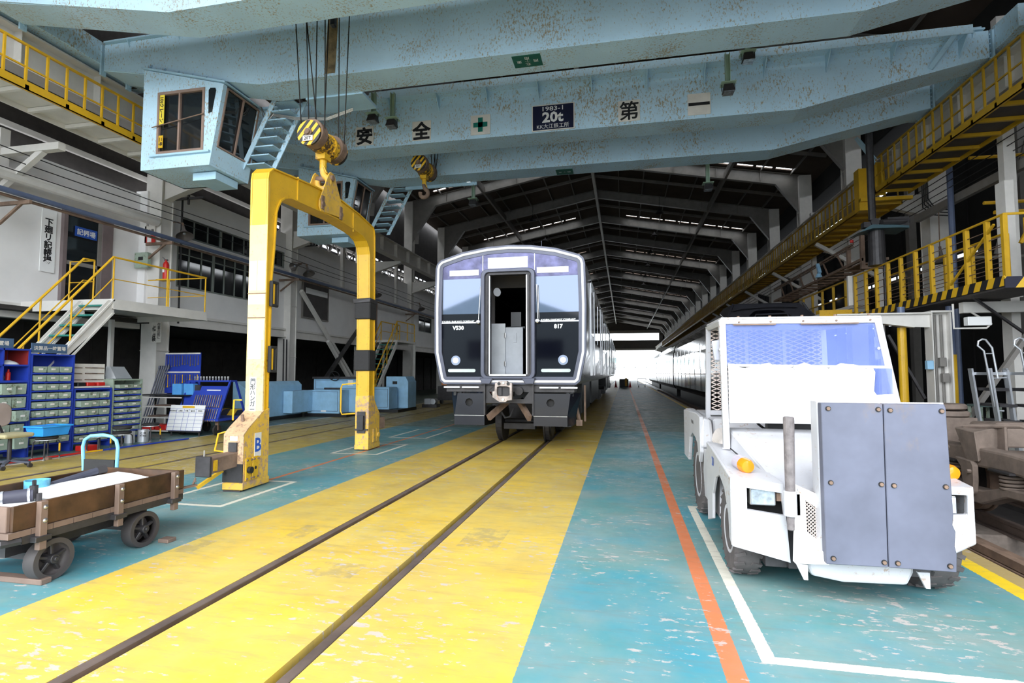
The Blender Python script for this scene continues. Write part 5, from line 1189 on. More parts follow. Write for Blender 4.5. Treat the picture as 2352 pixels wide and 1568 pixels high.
for x, y in ((-4.27, 3.375), (-4.27, 4.165), (-5.07, 3.375), (-5.07, 4.165)):
    b = MB(); w = .05; r = .155; b.lathe([(.115, -w), (r*.98, -w), (r, -w*.9), (r, w*.9), (r*.98, w), (.115, w), (.115, -w)], (x, y, r), (1, 0, 0), 36); wh = b.build('wheel', mat('worn_iron_tyre', (.055, .047, .047), .6, var=.2) if 'irontyre' not in M else M['irontyre'], ct, smooth=True); M['irontyre'] = wh.data.materials[0]
    b = MB(); b.cyl((x-.04, y, r), (x+.06, y, r), .035, 14); b.cyl((x+.03, y, r), (x+.075, y, r), .018, 10)
    for i in range(5):
        a = 2*math.pi*i/5+.3; d = Vector((0, math.cos(a), math.sin(a))); b.bar(Vector((x+.01, y, r))+d*.03, Vector((x+.0, y, r))+d*.12, .035, .022)
    b.build('wheel_spider', 'darksteel', wh, bevel=.004)
b = MB(); b.box(-5.05, -4.3, 3.35, 3.40, .14, .19); b.box(-5.05, -4.3, 4.14, 4.19, .14, .19); b.box(-4.9, -4.45, 3.2, 4.4, .2, .33); b.build('axle_frame', 'darksteel', ct)
b = MB(); b.bar((-4.35, 4.53, .41), (-4.22, 4.75, .43), .04, .02); b.tube([(-4.24, 4.72, .44), (-4.23, 4.74, .50), (-4.22, 4.73, .46)], .012, 5); b.build('drawbar_hook', 'woodraw', ct)
# load
b = MB(); nx, ny = 8, 10; vs = []
for i in range(nx+1):
    for j in range(ny+1):
        u, v = i/nx, j/ny; x = -4.27 - .62*u; y = 3.30+1.18*v
        vs.append((x, y, .50 + .075*u*(1-.3*v) + .03*v + .006*math.sin(6*u+3*v)))
fs = [(i*(ny+1)+j, (i+1)*(ny+1)+j, (i+1)*(ny+1)+j+1, i*(ny+1)+j+1) for i in range(nx) for j in range(ny)]
n0 = len(vs); vs += [(x, y, z-.05) for x, y, z in vs]; fs += [tuple(n0+k for k in f)[::-1] for f in fs]
ed = [i*(ny+1) for i in range(nx+1)] + [nx*(ny+1)+j for j in range(1, ny+1)] + [i*(ny+1)+ny for i in range(nx-1, -1, -1)] + [j for j in range(ny-1, 0, -1)]
fs += [(ed[k], ed[(k+1) % len(ed)], n0+ed[(k+1) % len(ed)], n0+ed[k]) for k in range(len(ed))]
b = MB(); b.add(vs, fs); o = b.build('white_sheet', mat('white_paper_sheet', (.88, .88, .88), .6, var=.02), smooth=True); tag(o, 'white sheet laid over the load in the wooden trolley', 'sheet'); rebase(o)
t = thing('tin_bucket', 'blue tin can with worn label standing in the wooden trolley', 'can', (-4.95, 3.78, .436))
b = MB(); b.lathe([(.085, 0), (.088, .19), (.09, .2), (.082, .2), (.08, .02), (0, .02)], (-4.95, 3.78, .436), (0, 0, 1), 28); b.build('can_body', mat('blue_label_tin', (.12, .42, .62), .35, var=.5, scale=9, rust=.5, rustcol=(.7, .7, .6)), t, smooth=True)
b = MB(); b.cyl((-4.95, 3.78, .60), (-4.95, 3.78, .61), .078, 20); b.build('can_contents', 'woodraw', t)
t = thing('padded_roll', 'dark strapped padded roll with clamp lying in the wooden trolley', 'tool roll', (-4.6, 3.35, .5))
b = MB(); pts = [(-4.95, 3.1, .565), (-4.82, 3.25, .575), (-4.68, 3.40, .585), (-4.60, 3.49, .59)]; b.tube(pts, .052, 14); b.build('padding', mat('navy_padding', (.05, .05, .075), .6, var=.3), t, smooth=True)
for f in (.25, .65, .95):
    p = Vector(pts[0])*(1-f)+Vector(pts[-1])*f; d = (Vector(pts[-1])-Vector(pts[0])).normalized(); b = MB(); b.cyl(p-d*.008, p+d*.008, .056, 16); b.build('strap', 'alu', t)
b = MB(); b.cyl((-4.60, 3.49, .56), (-4.60, 3.49, .66), .028, 12); b.cyl((-4.61, 3.50, .64), (-4.60, 3.49, .70), .014, 8); b.cyl((-4.56, 3.50, .50), (-4.56, 3.50, .6), .02, 8); b.build('clamp', 'darksteel', t)
t = thing('grey_tool', 'grey tapered tool with metal tip lying across the trolley behind the sheet', 'tool', (-4.9, 4.1, .55))
b = MB(); b.cyl((-5.0, 3.95, .545), (-4.93, 4.30, .62), .045, 12, .035); b.build('body', 'trframe', t)
b = MB(); b.cyl((-4.93, 4.30, .62), (-4.91, 4.37, .63), .04, 10); b.build('tip', 'darksteel', t)
for nm, lab, bx in (('wooden_plank', 'short weathered plank on floor in front of the trolley wheel', (-4.85, -4.19, 3.26, 3.34, 0, .04)), ('wooden_chock', 'small wooden chock behind the rear trolley wheel', (-4.2, -4.09, 4.28, 4.38, 0, .035))):
    b = MB(); b.box(*bx); o = b.build(nm, 'woodraw', bevel=.005); tag(o, lab, 'wood block'); rebase(o)
# platform hand truck
t = thing('hand_truck', 'folding hand truck with light blue tubular handle beyond the trolley', 'hand truck', (-5.92, 5.35, 0))
b = MB(); pts = [(-6.145, 5.2, .12), (-6.15, 5.2, .45), (-6.175, 5.2, .70), (-6.15, 5.2, .78), (-6.07, 5.2, .825), (-5.9, 5.2, .84), (-5.78, 5.2, .825), (-5.71, 5.2, .78), (-5.685, 5.2, .70), (-5.69, 5.2, .45), (-5.69, 5.2, .12)]
b.tube(pts, .019, 10); b.build('handle', mat('worn_sky_blue_paint', (.20, .52, .72), .4, rust=.5, rustcol=(.6, .62, .6)), t, smooth=True)
b = MB(); b.box(-6.13, -5.71, 5.18, 5.2, .30, .56); b.build('rubber_panel', 'rubber', t)
b = MB(); b.box(-6.2, -5.65, 5.2, 5.95, .12, .16); b.build('platform', 'rubber', t, bevel=.01)
for x in (-6.1, -5.75):
    for y in (5.3, 5.85):
        b = MB(); b.cyl((x-.015, y, .05), (x+.015, y, .05), .05, 14); b.box(x-.02, x+.02, y-.01, y+.01, .05, .125); b.build('caster', 'black', t)
ordn0 = ['first'] + ordn[1:]
# ================================================================ LEFT WORKSHOP SIDE
# stair and landing to the office
st = thing('office_stair', 'steel stair with yellow handrails and green treads up to the office landing', 'stairs', (-11.9, 8.5, 0))
xa, xb = -12.2, -11.38
def sz(y): return 3.20 - (10.1-y)*1.16
for x in (xa, xb):
    b = MB(); b.prism([(10.15, 3.20), (10.15, 2.90), (7.25, -.08+.12), (7.25, .02), (7.35, .02), (10.0, 3.20)], 'x', x-.02, x+.02)
    b.prism([(10.15, 3.22), (7.33, .03), (7.29, .03), (10.1, 3.22)], 'x', x-.05, x+.05); b.prism([(10.15, 2.92), (7.55, .0), (7.50, .0), (10.1, 2.92)], 'x', x-.05, x+.05); b.build('stringer', 'white', st)
M['tread'] = mat('green_tread', (.03, .22, .18), .6)
for i in range(13):
    z = .24*(i+1)-.02; y = 10.1-(3.2-z)/1.16
    b = MB(); b.box(xa+.03, xb-.03, y-.03, y+.2, z-.035, z); b.build('tread', 'tread', st)
# landing
lx0, lx1 = -13.95, -11.35
b = MB(); b.box(lx0, lx1, 10.1, 12.9, 3.16, 3.22); b.box(lx1-.02, lx1+.02, 10.1, 12.9, 3.0, 3.24); b.box(lx0, lx1, 10.08, 10.12, 3.0, 3.24); b.box(lx0, lx1, 12.88, 12.92, 3.0, 3.24); b.box(lx1-.05, lx1+.05, 10.1, 12.9, 3.0, 3.02); b.build('landing', 'white', st)
b = MB(); b.box(-13.6, -13.5, 12.0, 12.1, 0, 3.0); b.build('landing_post', 'white', st)
def rod(pts, r=.018, nm='handrail'):
    b = MB(); b.tube(pts, r, 6); return b.build(nm, 'yelrail', st)
for x in (xb+.0, xa):
    rod([(x, 7.35, 1.0), (x, 10.1, 4.2)] + ([(x, 12.9, 4.2)] if x == xb else [(x, 10.35, 4.2)]), .026)
    rod([(x, 7.35, .5), (x, 10.1, 3.7)] + ([(x, 12.9, 3.7)] if x == xb else [(x, 10.35, 3.7)]), .013, 'mid_rail')
    for y in (7.4, 8.3, 9.2): rod([(x, y, sz(y)-.1), (x, y, sz(y)+1.02)], .018, 'baluster')
for y in (10.12, 11.6, 12.88): rod([(xb, y, 3.2), (xb, y, 4.2)], .018, 'baluster')
rod([(xa, 10.35, 3.2), (xa, 10.35, 4.2)], .018, 'baluster')
rod([(xa, 10.35, 4.2), (-12.9, 10.35, 4.2), (-12.9, 10.35, 3.2)], .018); rod([(xa, 10.35, 3.7), (-12.9, 10.35, 3.7)], .01, 'mid_rail')
rod([(xb, 12.9, 4.2), (-13.3, 12.9, 4.2)], .018); rod([(xb, 12.9, 3.7), (-13.3, 12.9, 3.7)], .011, 'mid_rail'); rod([(-12.6, 12.9, 3.2), (-12.6, 12.9, 4.2)], .018, 'baluster')
# far stair
s2 = thing('far_stair', 'farther steel stair with yellow handrails behind right leg of the yellow frame', 'stairs', (-11.9, 25, 0))
for x in (-12.6, -11.7):
    b = MB(); b.prism([(26.6, 3.3), (26.6, 3.0), (23.8, 0), (23.5, 0)], 'x', x-.03, x+.03); b.build('stringer', 'white', s2)
    b = MB(); b.tube([(x, 23.6, 1.0), (x, 26.6, 4.3), (x, 29, 4.3)], .035, 6); b.tube([(x, 23.7, .5), (x, 26.6, 3.8), (x, 29, 3.8)], .02, 6); b.build('handrail', 'yelrail', s2)
    for y in (24.2, 25.4, 26.6, 28, 29):
        b = MB(); z = min(3.3, (y-23.6)*1.1); b.box(x-.02, x+.02, y-.02, y+.02, z, z+1.0); b.build('baluster', 'yelrail', s2)
for i in range(12):
    b = MB(); b.box(-12.6, -11.7, 23.7+i*.235, 23.95+i*.235, .22+.255*i, .26+.255*i); b.build('tread', 'tread', s2)
b = MB(); b.box(-13.6, -11.65, 26.6, 29.2, 3.2, 3.32); b.box(-13.6, -13.5, 28.9, 29, 0, 3.2); b.box(-11.75, -11.65, 29, 29.1, 0, 3.2); b.build('landing', 'white', s2)
# signs on first column
b = MB(); b.box(-13.46, -13.125, 13.22, 13.24, 2.44, 3.10); s_ = b.build('work_notice', 'signw'); tag(s_, 'white vertical notice with black writing at the foot of landing, on nearest left column', 'sign')
text('作\n業\nの\n前\nに', .11, (-13.20, 13.218, 2.78), '-y', 'ink', s_, .015, line=.85); text('必\nず\n点\n検', .13, (-13.36, 13.218, 2.70), '-y', 'ink', s_, .03, line=.85); rebase(s_)
# fire extinguisher on shelf with red sign
t = thing('fire_extinguisher', 'red fire extinguisher standing on yellow shelf by nearest left column', 'fire extinguisher', (-12.8, 12.98, 4.22))
b = MB(); b.lathe([(.075, 0), (.08, .02), (.08, .42), (.06, .48), (.025, .52), (.025, .56), (0, .56)], (-12.8, 12.98, 4.23), (0, 0, 1), 20); b.build('cylinder', 'red', t, smooth=True)
b = MB(); b.box(-12.85, -12.75, 12.96, 13.0, 4.77, 4.80); b.bar((-12.8, 12.95, 4.8), (-12.86, 12.9, 4.86), .02); b.build('valve_handle', 'black', t)
b = MB(); b.box(-12.83, -12.77, 12.89, 12.9, 4.42, 4.55); b.build('label', 'white2', t)
b = MB(); b.box(-13.0, -12.6, 12.85, 13.1, 4.19, 4.22); o = b.build('extinguisher_shelf', 'yelrail'); tag(o, 'small yellow shelf under the fire extinguisher', 'shelf'); rebase(o)
b = MB(); b.box(-13.8, -13.45, 13.20, 13.23, 5.38, 5.60); s_ = b.build('extinguisher_sign', 'red'); tag(s_, 'red and white sign above the fire extinguisher', 'sign')
for z in (5.14, 5.26, 5.38): pass
b = MB(); b.box(-13.70, -13.56, 13.19, 13.20, 5.40, 5.56); b.build('arrow', 'white2', s_); rebase(s_)
b = MB(); b.box(-13.8, -13.46, 13.20, 13.23, 5.61, 5.88); s_ = b.build('column_number_sign', 'signw'); tag(s_, 'white framed sign above the red extinguisher sign', 'sign'); text('消火器', .10, (-13.63, 13.195, 5.745), '-y', 'ink', s_, .02); rebase(s_)
t = thing('meter_box', 'weathered green electrical box on white wall by the landing', 'electrical box', (-13.9, 12.6, 4.6))
b = MB(); b.box(-13.9, -13.45, 12.98, 13.12, 4.6, 5.05); b.build('box_body', 'drawer', t, bevel=.01)
b = MB(); b.box(-13.75, -13.6, 12.965, 12.98, 4.82, 4.92); b.build('door_latch', 'black', t)
# long pipes and cables along the left wall
def pipe(pts, r, m_, nm, lab, cat='pipe', n=10):
    b = MB(); b.tube(pts, r, n); o = b.build(nm, m_, smooth=True); tag(o, lab, cat); rebase(o); return o
M['bluegrey'] = mat('blue_grey_pipe', (.10, .13, .22), .35)
pipe([(-12.8, 3, 5.44), (-12.8, 60, 5.44)], .06, 'bluegrey', 'long_pipe', 'thick blue-grey pipe running along the whole left wall')
pipe([(-12.92, 3, 5.36), (-12.92, 60, 5.36)], .035, 'rustst', 'rusty_pipe', 'thin rusty pipe directly under the thick blue-grey one')
b = MB(); b.cyl((-13.4, -1, 6.0), (-13.4, 13.2, 6.0), .14, 14); o = b.build('white_duct', 'white'); tag(o, 'white round duct along the wall above the office door', 'duct'); rebase(o)
for i, y in enumerate((9.2, 13.0, 19.2, 25.6, 32)):
    t = thing('pipe_bracket', 'rusty pipe bracket on the left wall, %s from the camera' % ordn[i], 'bracket', (-13.1, y, 5.2), 'pipe brackets')
    b = MB(); b.box(-13.55, -12.65, y, y+.06, 5.25, 5.33); b.build('arm', 'rustst', t)
    b = MB(); b.bar((-13.5, y+.03, 4.85), (-12.9, y+.03, 5.27), .05, .05); b.build('strut', 'rustst', t)
for i, (y0, z0, z1, x) in enumerate(((2, 6.35, 6.1, -13.0), (2, 6.15, 6.0, -13.1), (4, 6.5, 6.4, -12.9))):
    pts = [(x, y0+k*3.0, z0+(z1-z0)*k/14 - .12*math.sin(math.pi*((k*3.0) % 12.8)/12.8)) for k in range(15)]
    pipe(pts, .012, 'black', 'cable', 'black sagging cable on the left wall, %s' % ('lowest of three', 'middle of three', 'highest of three')[i], 'cable', 5)
# high-bay lamps on arms, left wall
def bay_lamp(x, y, z, lab, tilt=(.45, -.25, -1), r=.24):
    t = thing('bay_lamp', lab, 'lamp', (x, y, z))
    d = Vector(tilt).normalized(); b = MB(); b.lathe([(.04, -.02), (.05, .10), (.09, .20), (r*.9, .34), (r, .36), (r*.88, .34), (.08, .2), (0, .16)], (x, y, z), d, 24); b.build('reflector', 'lampshell', t, smooth=True)
    b = MB(); p = Vector((x, y, z)); b.cyl(p-d*.14, p, .035, 10); b.tube([p-d*.14, p-d*.14+Vector((-.2, 0, .05)), p+Vector((-.5, 0, .15))] if x < 0 else [p-d*.14, Vector((9.2, y, 6.32))], .015, 6); b.build('lamp_arm', 'rustst', t)
    b = MB(); q_ = p+d*.22; b.lathe([(.0, 0), (.04, .02), (.05, .06), (0, .11)], q_-d*.02, d, 12); b.build('bulb', 'lampglass', t, smooth=True)
bay_lamp(-12.95, 13.7, 5.95, 'large metal cone lamp on the nearest left column'); bay_lamp(-12.95, 20.2, 6.0, 'metal cone lamp on second left column beside the yellow frame')
bay_lamp(-13.0, 19.7, 6.0, 'dark-backed lamp paired with the cone lamp on second left column', (-.2, -1, -.5), .18)
bay_lamp(-12.95, 26.6, 6.0, 'cone lamp on third left column seen beside the gate leg'); bay_lamp(-12.95, 33.0, 6.0, 'small distant cone lamp left of the train roof')
bay_lamp(9.2, 18.0, 5.15, 'metal cone lamp above the right maintenance platform', (.1, 0, -1), .24); bay_lamp(9.2, 12.6, 4.9, 'dark cone lamp behind the right platform railing', (.1, 0, -1), .2)
# hanging lamps from roof
for i, y in enumerate((39, 45.5, 52, 58.4, 65, 71)):
    for x in (-6.5, 2.6):
        t = thing('pendant_lamp', '%s dark pendant lamp from the camera %s the roof ridge' % (ordn[i], 'left of' if x < 0 else 'right of'), 'lamp', (x, y, 12.9), 'roof pendant lamps')
        b = MB(); b.lathe([(.05, .3), (.08, .2), (.32, 0), (.30, .0), (.06, .18), (0, .2)], (x, y, 12.9), (0, 0, 1), 16); b.build('shade', 'darksteel', t)
        b = MB(); b.cyl((x, y, 13.2), (x, y, zroof(x)-.2), .012, 5); b.build('cord', 'black', t)
# X bracing between second and third columns
for i, (p, q, m_, lab) in enumerate((((-13.2, 20.2, 5.0), (-13.2, 26.2, .1), 'white', 'off-white diagonal wall brace, upper one falling away from camera'), ((-13.1, 22.2, 3.0), (-13.1, 25.6, .1), 'white', 'short off-white diagonal brace beside the longer one'), ((-13.0, 26.0, 4.7), (-13.0, 20.4, .1), 'darksteel', 'dark diagonal wall brace crossing the off-white ones'))):
    b = MB(); b.bar(p, q, .14, .14); o = b.build('diagonal_brace', m_); tag(o, lab, 'brace'); rebase(o)
# wall clock and far wall things
t = thing('wall_clock', 'small round wall clock left of the train front', 'clock', (-13.6, 31.0, 4.2)); b = MB(); b.cyl((-13.6, 31, 4.3), (-13.5, 31, 4.3), .22, 20); b.build('clock_case', 'darksteel', t); b = MB(); b.cyl((-13.5, 31, 4.3), (-13.49, 31, 4.3), .18, 20); b.build('clock_face', 'white2', t)

# ---- parts cabinets
def drawer_bank(t, x, y0, y1, z0, z1, rows, cols, depth=.5, openp=.06):
    dy = (y1-y0-.04)/cols; dz = (z1-z0)/rows
    for r in range(rows):
        z = z0+r*dz
        b = MB(); b.box(x-depth, x, y0, y1, z, z+.028); b.build('shelf_board', 'blueshelf', t)
        for c in range(cols):
            pull = random.uniform(0, .03) if random.random() > openp else .12
            ya = y0+.02+c*dy+.006; yb_ = ya+dy-.012; za = z+.034; zb = z+dz-.02
            b = MB(); b.prism([(ya, zb), (ya+.008, za+.012), (ya+.02, za), (yb_-.02, za), (yb_-.008, za+.012), (yb_, zb)], 'x', x-.3+pull, x-.004+pull); d = b.build('drawer', 'drawer', t)
            b = MB(); m0 = (ya+yb_)/2; b.box(x-.004+pull, x+.004+pull, m0-.035, m0+.035, (za+zb)/2-.012, (za+zb)/2+.022); b.build('label_holder', 'signw', d)
def cabinet(name, lab, x, y0, y1, h, rows, cols, zbase=.1, ztop=None, m_='blueshelf', depth=.5):
    t = thing(name, lab, 'cabinet', (x-depth/2, (y0+y1)/2, 0))
    b = MB(); b.box(x-depth, x, y0-.03, y0, 0, h); b.box(x-depth, x, y1, y1+.03, 0, h); b.box(x-depth, x, y0, y1, h-.03, h); b.box(x-depth, x-depth+.01, y0, y1, .05, h); b.build('carcass', m_, t)
    drawer_bank(t, x, y0, y1, zbase, ztop or h-.05, rows, cols, depth)
    return t
X0 = -10.85
k1 = cabinet('parts_cabinet', 'blue parts cabinet at far left with red-lined open shelves over drawers', X0, 7.0, 8.03, 2.0, 5, 4, .15, 1.38)
b = MB(); b.box(X0-.5, X0, 7.0, 8.03, 1.38, 1.42); b.box(X0-.5, X0, 7.0, 8.03, 1.68, 1.71); b.box(X0-.5, X0, 7.60, 7.62, 1.42, 2.0); b.build('shelf_board', 'blueshelf', k1)
b = MB(); b.box(X0-.49, X0-.02, 8.02, 8.03, 1.71, 1.97); b.box(X0-.48, X0-.47, 7.0, 8.0, 1.71, 1.97); b.build('red_lining', mat('dark_red_lining', (.25, .02, .02), .6), k1)
for nm, yc in (('header_sign', 7.45), ('header_sign', 8.42)):
    b = MB(); b.box(X0-.05, X0-.03, yc-.33, yc+.33, 2.0 if yc < 8 else 1.94, 2.18 if yc < 8 else 2.12); s_ = b.build(nm, mat('blue_grey_sign', (.06, .11, .20), .5)); tag(s_, 'blue sign with pale writing atop the %s cabinet' % ('leftmost' if yc < 8 else 'tall three-column'), 'sign'); text('決算品一時置場' if yc > 8 else '部品一時置場', .085, (X0-.028, yc, 2.09 if yc < 8 else 2.03), '+x', 'signw', s_, .015); rebase(s_)
k2 = cabinet('parts_cabinet', 'tall blue cabinet of three columns of green drawers under the stair', X0, 8.1, 8.86, 1.92, 9, 3, .18, 1.70)
k3 = cabinet('parts_cabinet', 'lower blue cabinet of green drawers right of the tall one, pegboard above', X0-.02, 8.95, 9.72, 1.24, 6, 3, .12, 1.18)
k4 = cabinet('parts_cabinet', 'narrow pale green drawer cabinet nearest the leaning rods', X0-.05, 9.82, 10.5, 1.42, 9, 2, .12, 1.32, 'drawer')
t = thing('pegboard', 'white pegboard hung with tools on top of lower blue cabinet', 'pegboard', (X0-.3, 9.3, 1.25))
b = MB(); b.box(X0-.32, X0-.30, 8.95, 9.8, 1.30, 1.75); b.build('board', 'signw', t)
b = MB()
for y in (9.02, 9.35, 9.5): 
    for z in (1.42, 1.55, 1.67): b.bar((X0-.28, y, z), (X0-.28, y+.26, z-.005), .02, .012)
b.build('hung_tool', 'rustst', t)
b = MB(); b.box(X0-.30, X0-.05, 8.95, 9.72, 1.25, 1.28); b.build('ledge', 'signw', t)
for i, (y, m_, lab) in enumerate(((9.12, 'black', 'black box on the cabinet under the pegboard'), (9.32, 'red', 'red box on the cabinet under the pegboard'), (9.55, 'red', 'second red box, right of the first, under the pegboard'))):
    b = MB(); b.box(X0-.25, X0-.08, y-.08, y+.09, 1.285, 1.36); o = b.build('small_box', m_, bevel=.01); tag(o, lab, 'box'); rebase(o)
t = thing('display_stand', 'grey metal sloping catalogue stand on the narrow green cabinet', 'stand', (X0-.2, 10.1, 1.42)); b = MB(); b.hexa([(X0-.1, 9.9, 1.43), (X0-.1, 10.3, 1.43), (X0-.4, 10.3, 1.43), (X0-.4, 9.9, 1.43), (X0-.3, 9.93, 1.7), (X0-.3, 10.27, 1.7), (X0-.42, 10.27, 1.7), (X0-.42, 9.93, 1.7)]); b.build('stand', 'alu', t)
# rags and cans on shelves
b = MB(); b.lathe([(.16, 0), (.14, .03), (.08, .06), (.02, .08), (0, .075)], (X0-.2, 7.82, 1.712), (0, 0, 1), 9); o = b.build('white_rag', 'white2', smooth=True); tag(o, 'crumpled white rag on upper shelf of leftmost cabinet', 'rag'); rebase(o)
b = MB(); b.lathe([(.035, 0), (.035, .14), (.015, .16), (.015, .2), (0, .2)], (X0-.15, 7.80, 1.422), (0, 0, 1), 14); o = b.build('spray_can', 'red', smooth=True); tag(o, 'red and white spray can on middle shelf of leftmost cabinet', 'can'); rebase(o)
b = MB(); b.lathe([(.05, 0), (.06, .05), (.04, .1), (0, .11)], (X0-.15, 7.68, 1.422), (0, 0, 1), 10); o = b.build('dirty_cloth', 'woodraw', smooth=True); tag(o, 'dirty bundle of cloth left of the spray can', 'cloth'); rebase(o)
# stools
def stool(x, y, lab, h=.42, r=.17, tapes=True, rz=0):
    t = thing('low_stool', lab, 'stool', (x, y, 0), 'round low stools')
    b = MB(); b.lathe([(r*.9, 0), (r, .02), (r, .04), (r*.9, .055), (0, .06)], (x, y, h-.06), (0, 0, 1), 24); b.build('seat', 'rubber', t, smooth=True)
    b = MB(); b.lathe([(r*.95, -.015), (r*.95, 0), (0, 0)], (x, y, h-.06), (0, 0, 1), 24); b.build('seat_rim', 'alu', t)
    for i in range(4):
        a = rz+math.pi/4+i*math.pi/2; c, s = math.cos(a), math.sin(a)
        b = MB(); b.tube([(x+c*r*.8, y+s*r*.8, h-.07), (x+c*r*1.05, y+s*r*1.05, h-.10), (x+c*r*1.12, y+s*r*1.12, .12), (x+c*r*1.12, y+s*r*1.12, .0)], .012, 6); l_ = b.build('leg', 'darksteel', t)
        if tapes and i == 0:
            b = MB(); b.cyl((x+c*r*1.1, y+s*r*1.1, .14), (x+c*r*1.09, y+s*r*1.09, .28), .015, 8); b.build('tape', 'yelrail', l_)
        b = MB(); b.lathe([(.022, 0), (.022, .02), (.012, .03), (.012, .04)], (x+c*r*1.12, y+s*r*1.12, 0), (0, 0, 1), 8); b.build('foot', 'steel', l_)
stool(-10.25, 7.95, 'round black stool under a bright blue crate'); stool(-10.3, 9.0, 'round black stool left of the stacked stools behind blue handle', .36); stool(-10.35, 9.55, 'lower round stool of the stack in front of cabinets', .34, .17, False); 
stool(-10.6, 10.5, 'round black stool standing over steel cans right of the stack')
b = MB(); b.lathe([(.15, 0), (.17, .02), (.17, .05), (.15, .065), (0, .07)], (-10.35, 9.55, .38), (0, 0, 1), 24); o = b.build('stool_seat', 'rubber', smooth=True); tag(o, 'padded black stool top stacked on the lower stool', 'stool'); rebase(o)
t = thing('blue_crate', 'bright blue plastic crate on the leftmost stool', 'crate', (-10.25, 7.95, .42))
b = MB(); b.hexa([(-10.42, 7.75, .425), (-10.08, 7.75, .425), (-10.08, 8.2, .425), (-10.42, 8.2, .425), (-10.44, 7.72, .60), (-10.05, 7.72, .60), (-10.05, 8.23, .60), (-10.44, 8.23, .60)]); b.build('crate_body', mat('bright_blue_plastic', (.03, .32, .85), .35), t, bevel=.008)
b = MB(); b.ring([(-10.46, 7.70), (-10.03, 7.70), (-10.03, 8.25), (-10.46, 8.25)], [(-10.42, 7.74), (-10.07, 7.74), (-10.07, 8.21), (-10.42, 8.21)], 'z', .585, .61); b.build('crate_rim', mat('bright_blue_plastic_rim', (.04, .36, .88), .35), t)
# office chair
t = thing('office_chair', 'grey-brown swivel office chair with yellowed seat at far left edge', 'chair', (-9.9, 7.15, 0))
M['chairf'] = mat('taupe_chair_fabric', (.30, .24, .22), .8)
b = MB(); P = [(7.02+.23*math.copysign(abs(math.cos(a))**.6, math.cos(a)), .86+.20*math.copysign(abs(math.sin(a))**.6, math.sin(a))) for a in [2*math.pi*i/24 for i in range(24)]]; b.prism(P, 'x', -10.15, -10.09); b.build('backrest', 'chairf', t, bevel=.02, seg=2)
b = MB(); b.box(-10.1, -9.65, 6.85, 7.3, .50, .57); b.build('seat', mat('yellowed_cushion', (.42, .38, .22), .8), t, bevel=.03, seg=2)
b = MB(); b.cyl((-9.9, 7.1, .1), (-9.9, 7.1, .5), .03, 10); b.bar((-10.12, 7.05, .75), (-10.0, 7.08, .5), .05, .02); b.build('column', 'darksteel', t)
for i in range(5):
    a = 2*math.pi*i/5+.4; c, s = math.cos(a), math.sin(a); b = MB(); b.bar((-9.9, 7.1, .12), (-9.9+.3*c, 7.1+.3*s, .08), .05, .03); l_ = b.build('base_leg', 'trframe', t)
    b = MB(); b.cyl((-9.9+.3*c-.02, 7.1+.3*s, .035), (-9.9+.3*c+.02, 7.1+.3*s, .035), .035, 12); b.build('caster', 'darksteel', l_)
b = MB(); b.box(-10.7, -10.45, 8.85, 9.15, 0, .11); o = b.build('red_tray', 'red', bevel=.01); tag(o, 'red plastic tray on floor behind the stools', 'tray'); rebase(o)
for x, y, r, h, lab in ((-10.75, 10.45, .11, .27, 'steel can with stencilled letters under the right-hand stool'), (-10.85, 10.2, .1, .26, 'plain steel can beside the lettered can')):
    t = thing('steel_can', lab, 'can', (x, y, 0)); b = MB(); b.lathe([(r, 0), (r, h), (r*.94, h), (r*.94, .02), (0, .02)], (x, y, 0), (0, 0, 1), 20); b.build('can_body', 'alu', t, smooth=True)
    if 'stencil' in lab: text('C M\n7TRS', .06, (x+r*.7, y-r*.7, .17), ((.707, .707, 0), (0, 0, 1)), 'ink', t, .03)
# striped pole lying on floor
t = thing('striped_pole', 'long red, yellow and blue pole lying on floor before the cabinets', 'pole', (-9.9, 8.6, 0))
for (p, q, m_) in (((-10.27, 7.35, .03), (-10.2, 8.55, .03), 'red'), ((-10.2, 8.55, .03), (-10.15, 8.95, .03), 'yelrail'), ((-10.15, 8.95, .03), (-9.95, 10.9, .03), 'blueshelf')):
    b = MB(); b.cyl(p, q, .018, 8); b.build('pole_section', m_, t)
for y in (7.9, 10.0):
    b = MB(); b.box(-10.24, -10.12, y, y+.06, 0, .045); o = b.build('floor_block', 'rustst'); tag(o, 'small block under the striped pole, %s end' % ('near' if y < 9 else 'far'), 'block'); rebase(o)
# leaning rods
for i in range(5):
    x = -12.75+.075*i; b = MB(); b.cyl((x-.28+.01*i, 12.55, .02), (x, 12.85, 1.72+.02*i), .018, 8); b.cyl((x-.005, 12.84, 1.66), (x, 12.85, 1.76), .03, 8); o = b.build('leaning_rod', 'trframe'); tag(o, 'long dark steel rod leaning on nearest left column, %s from left' % ordn0[i], 'rod', 'rods leaning against the column'); rebase(o)
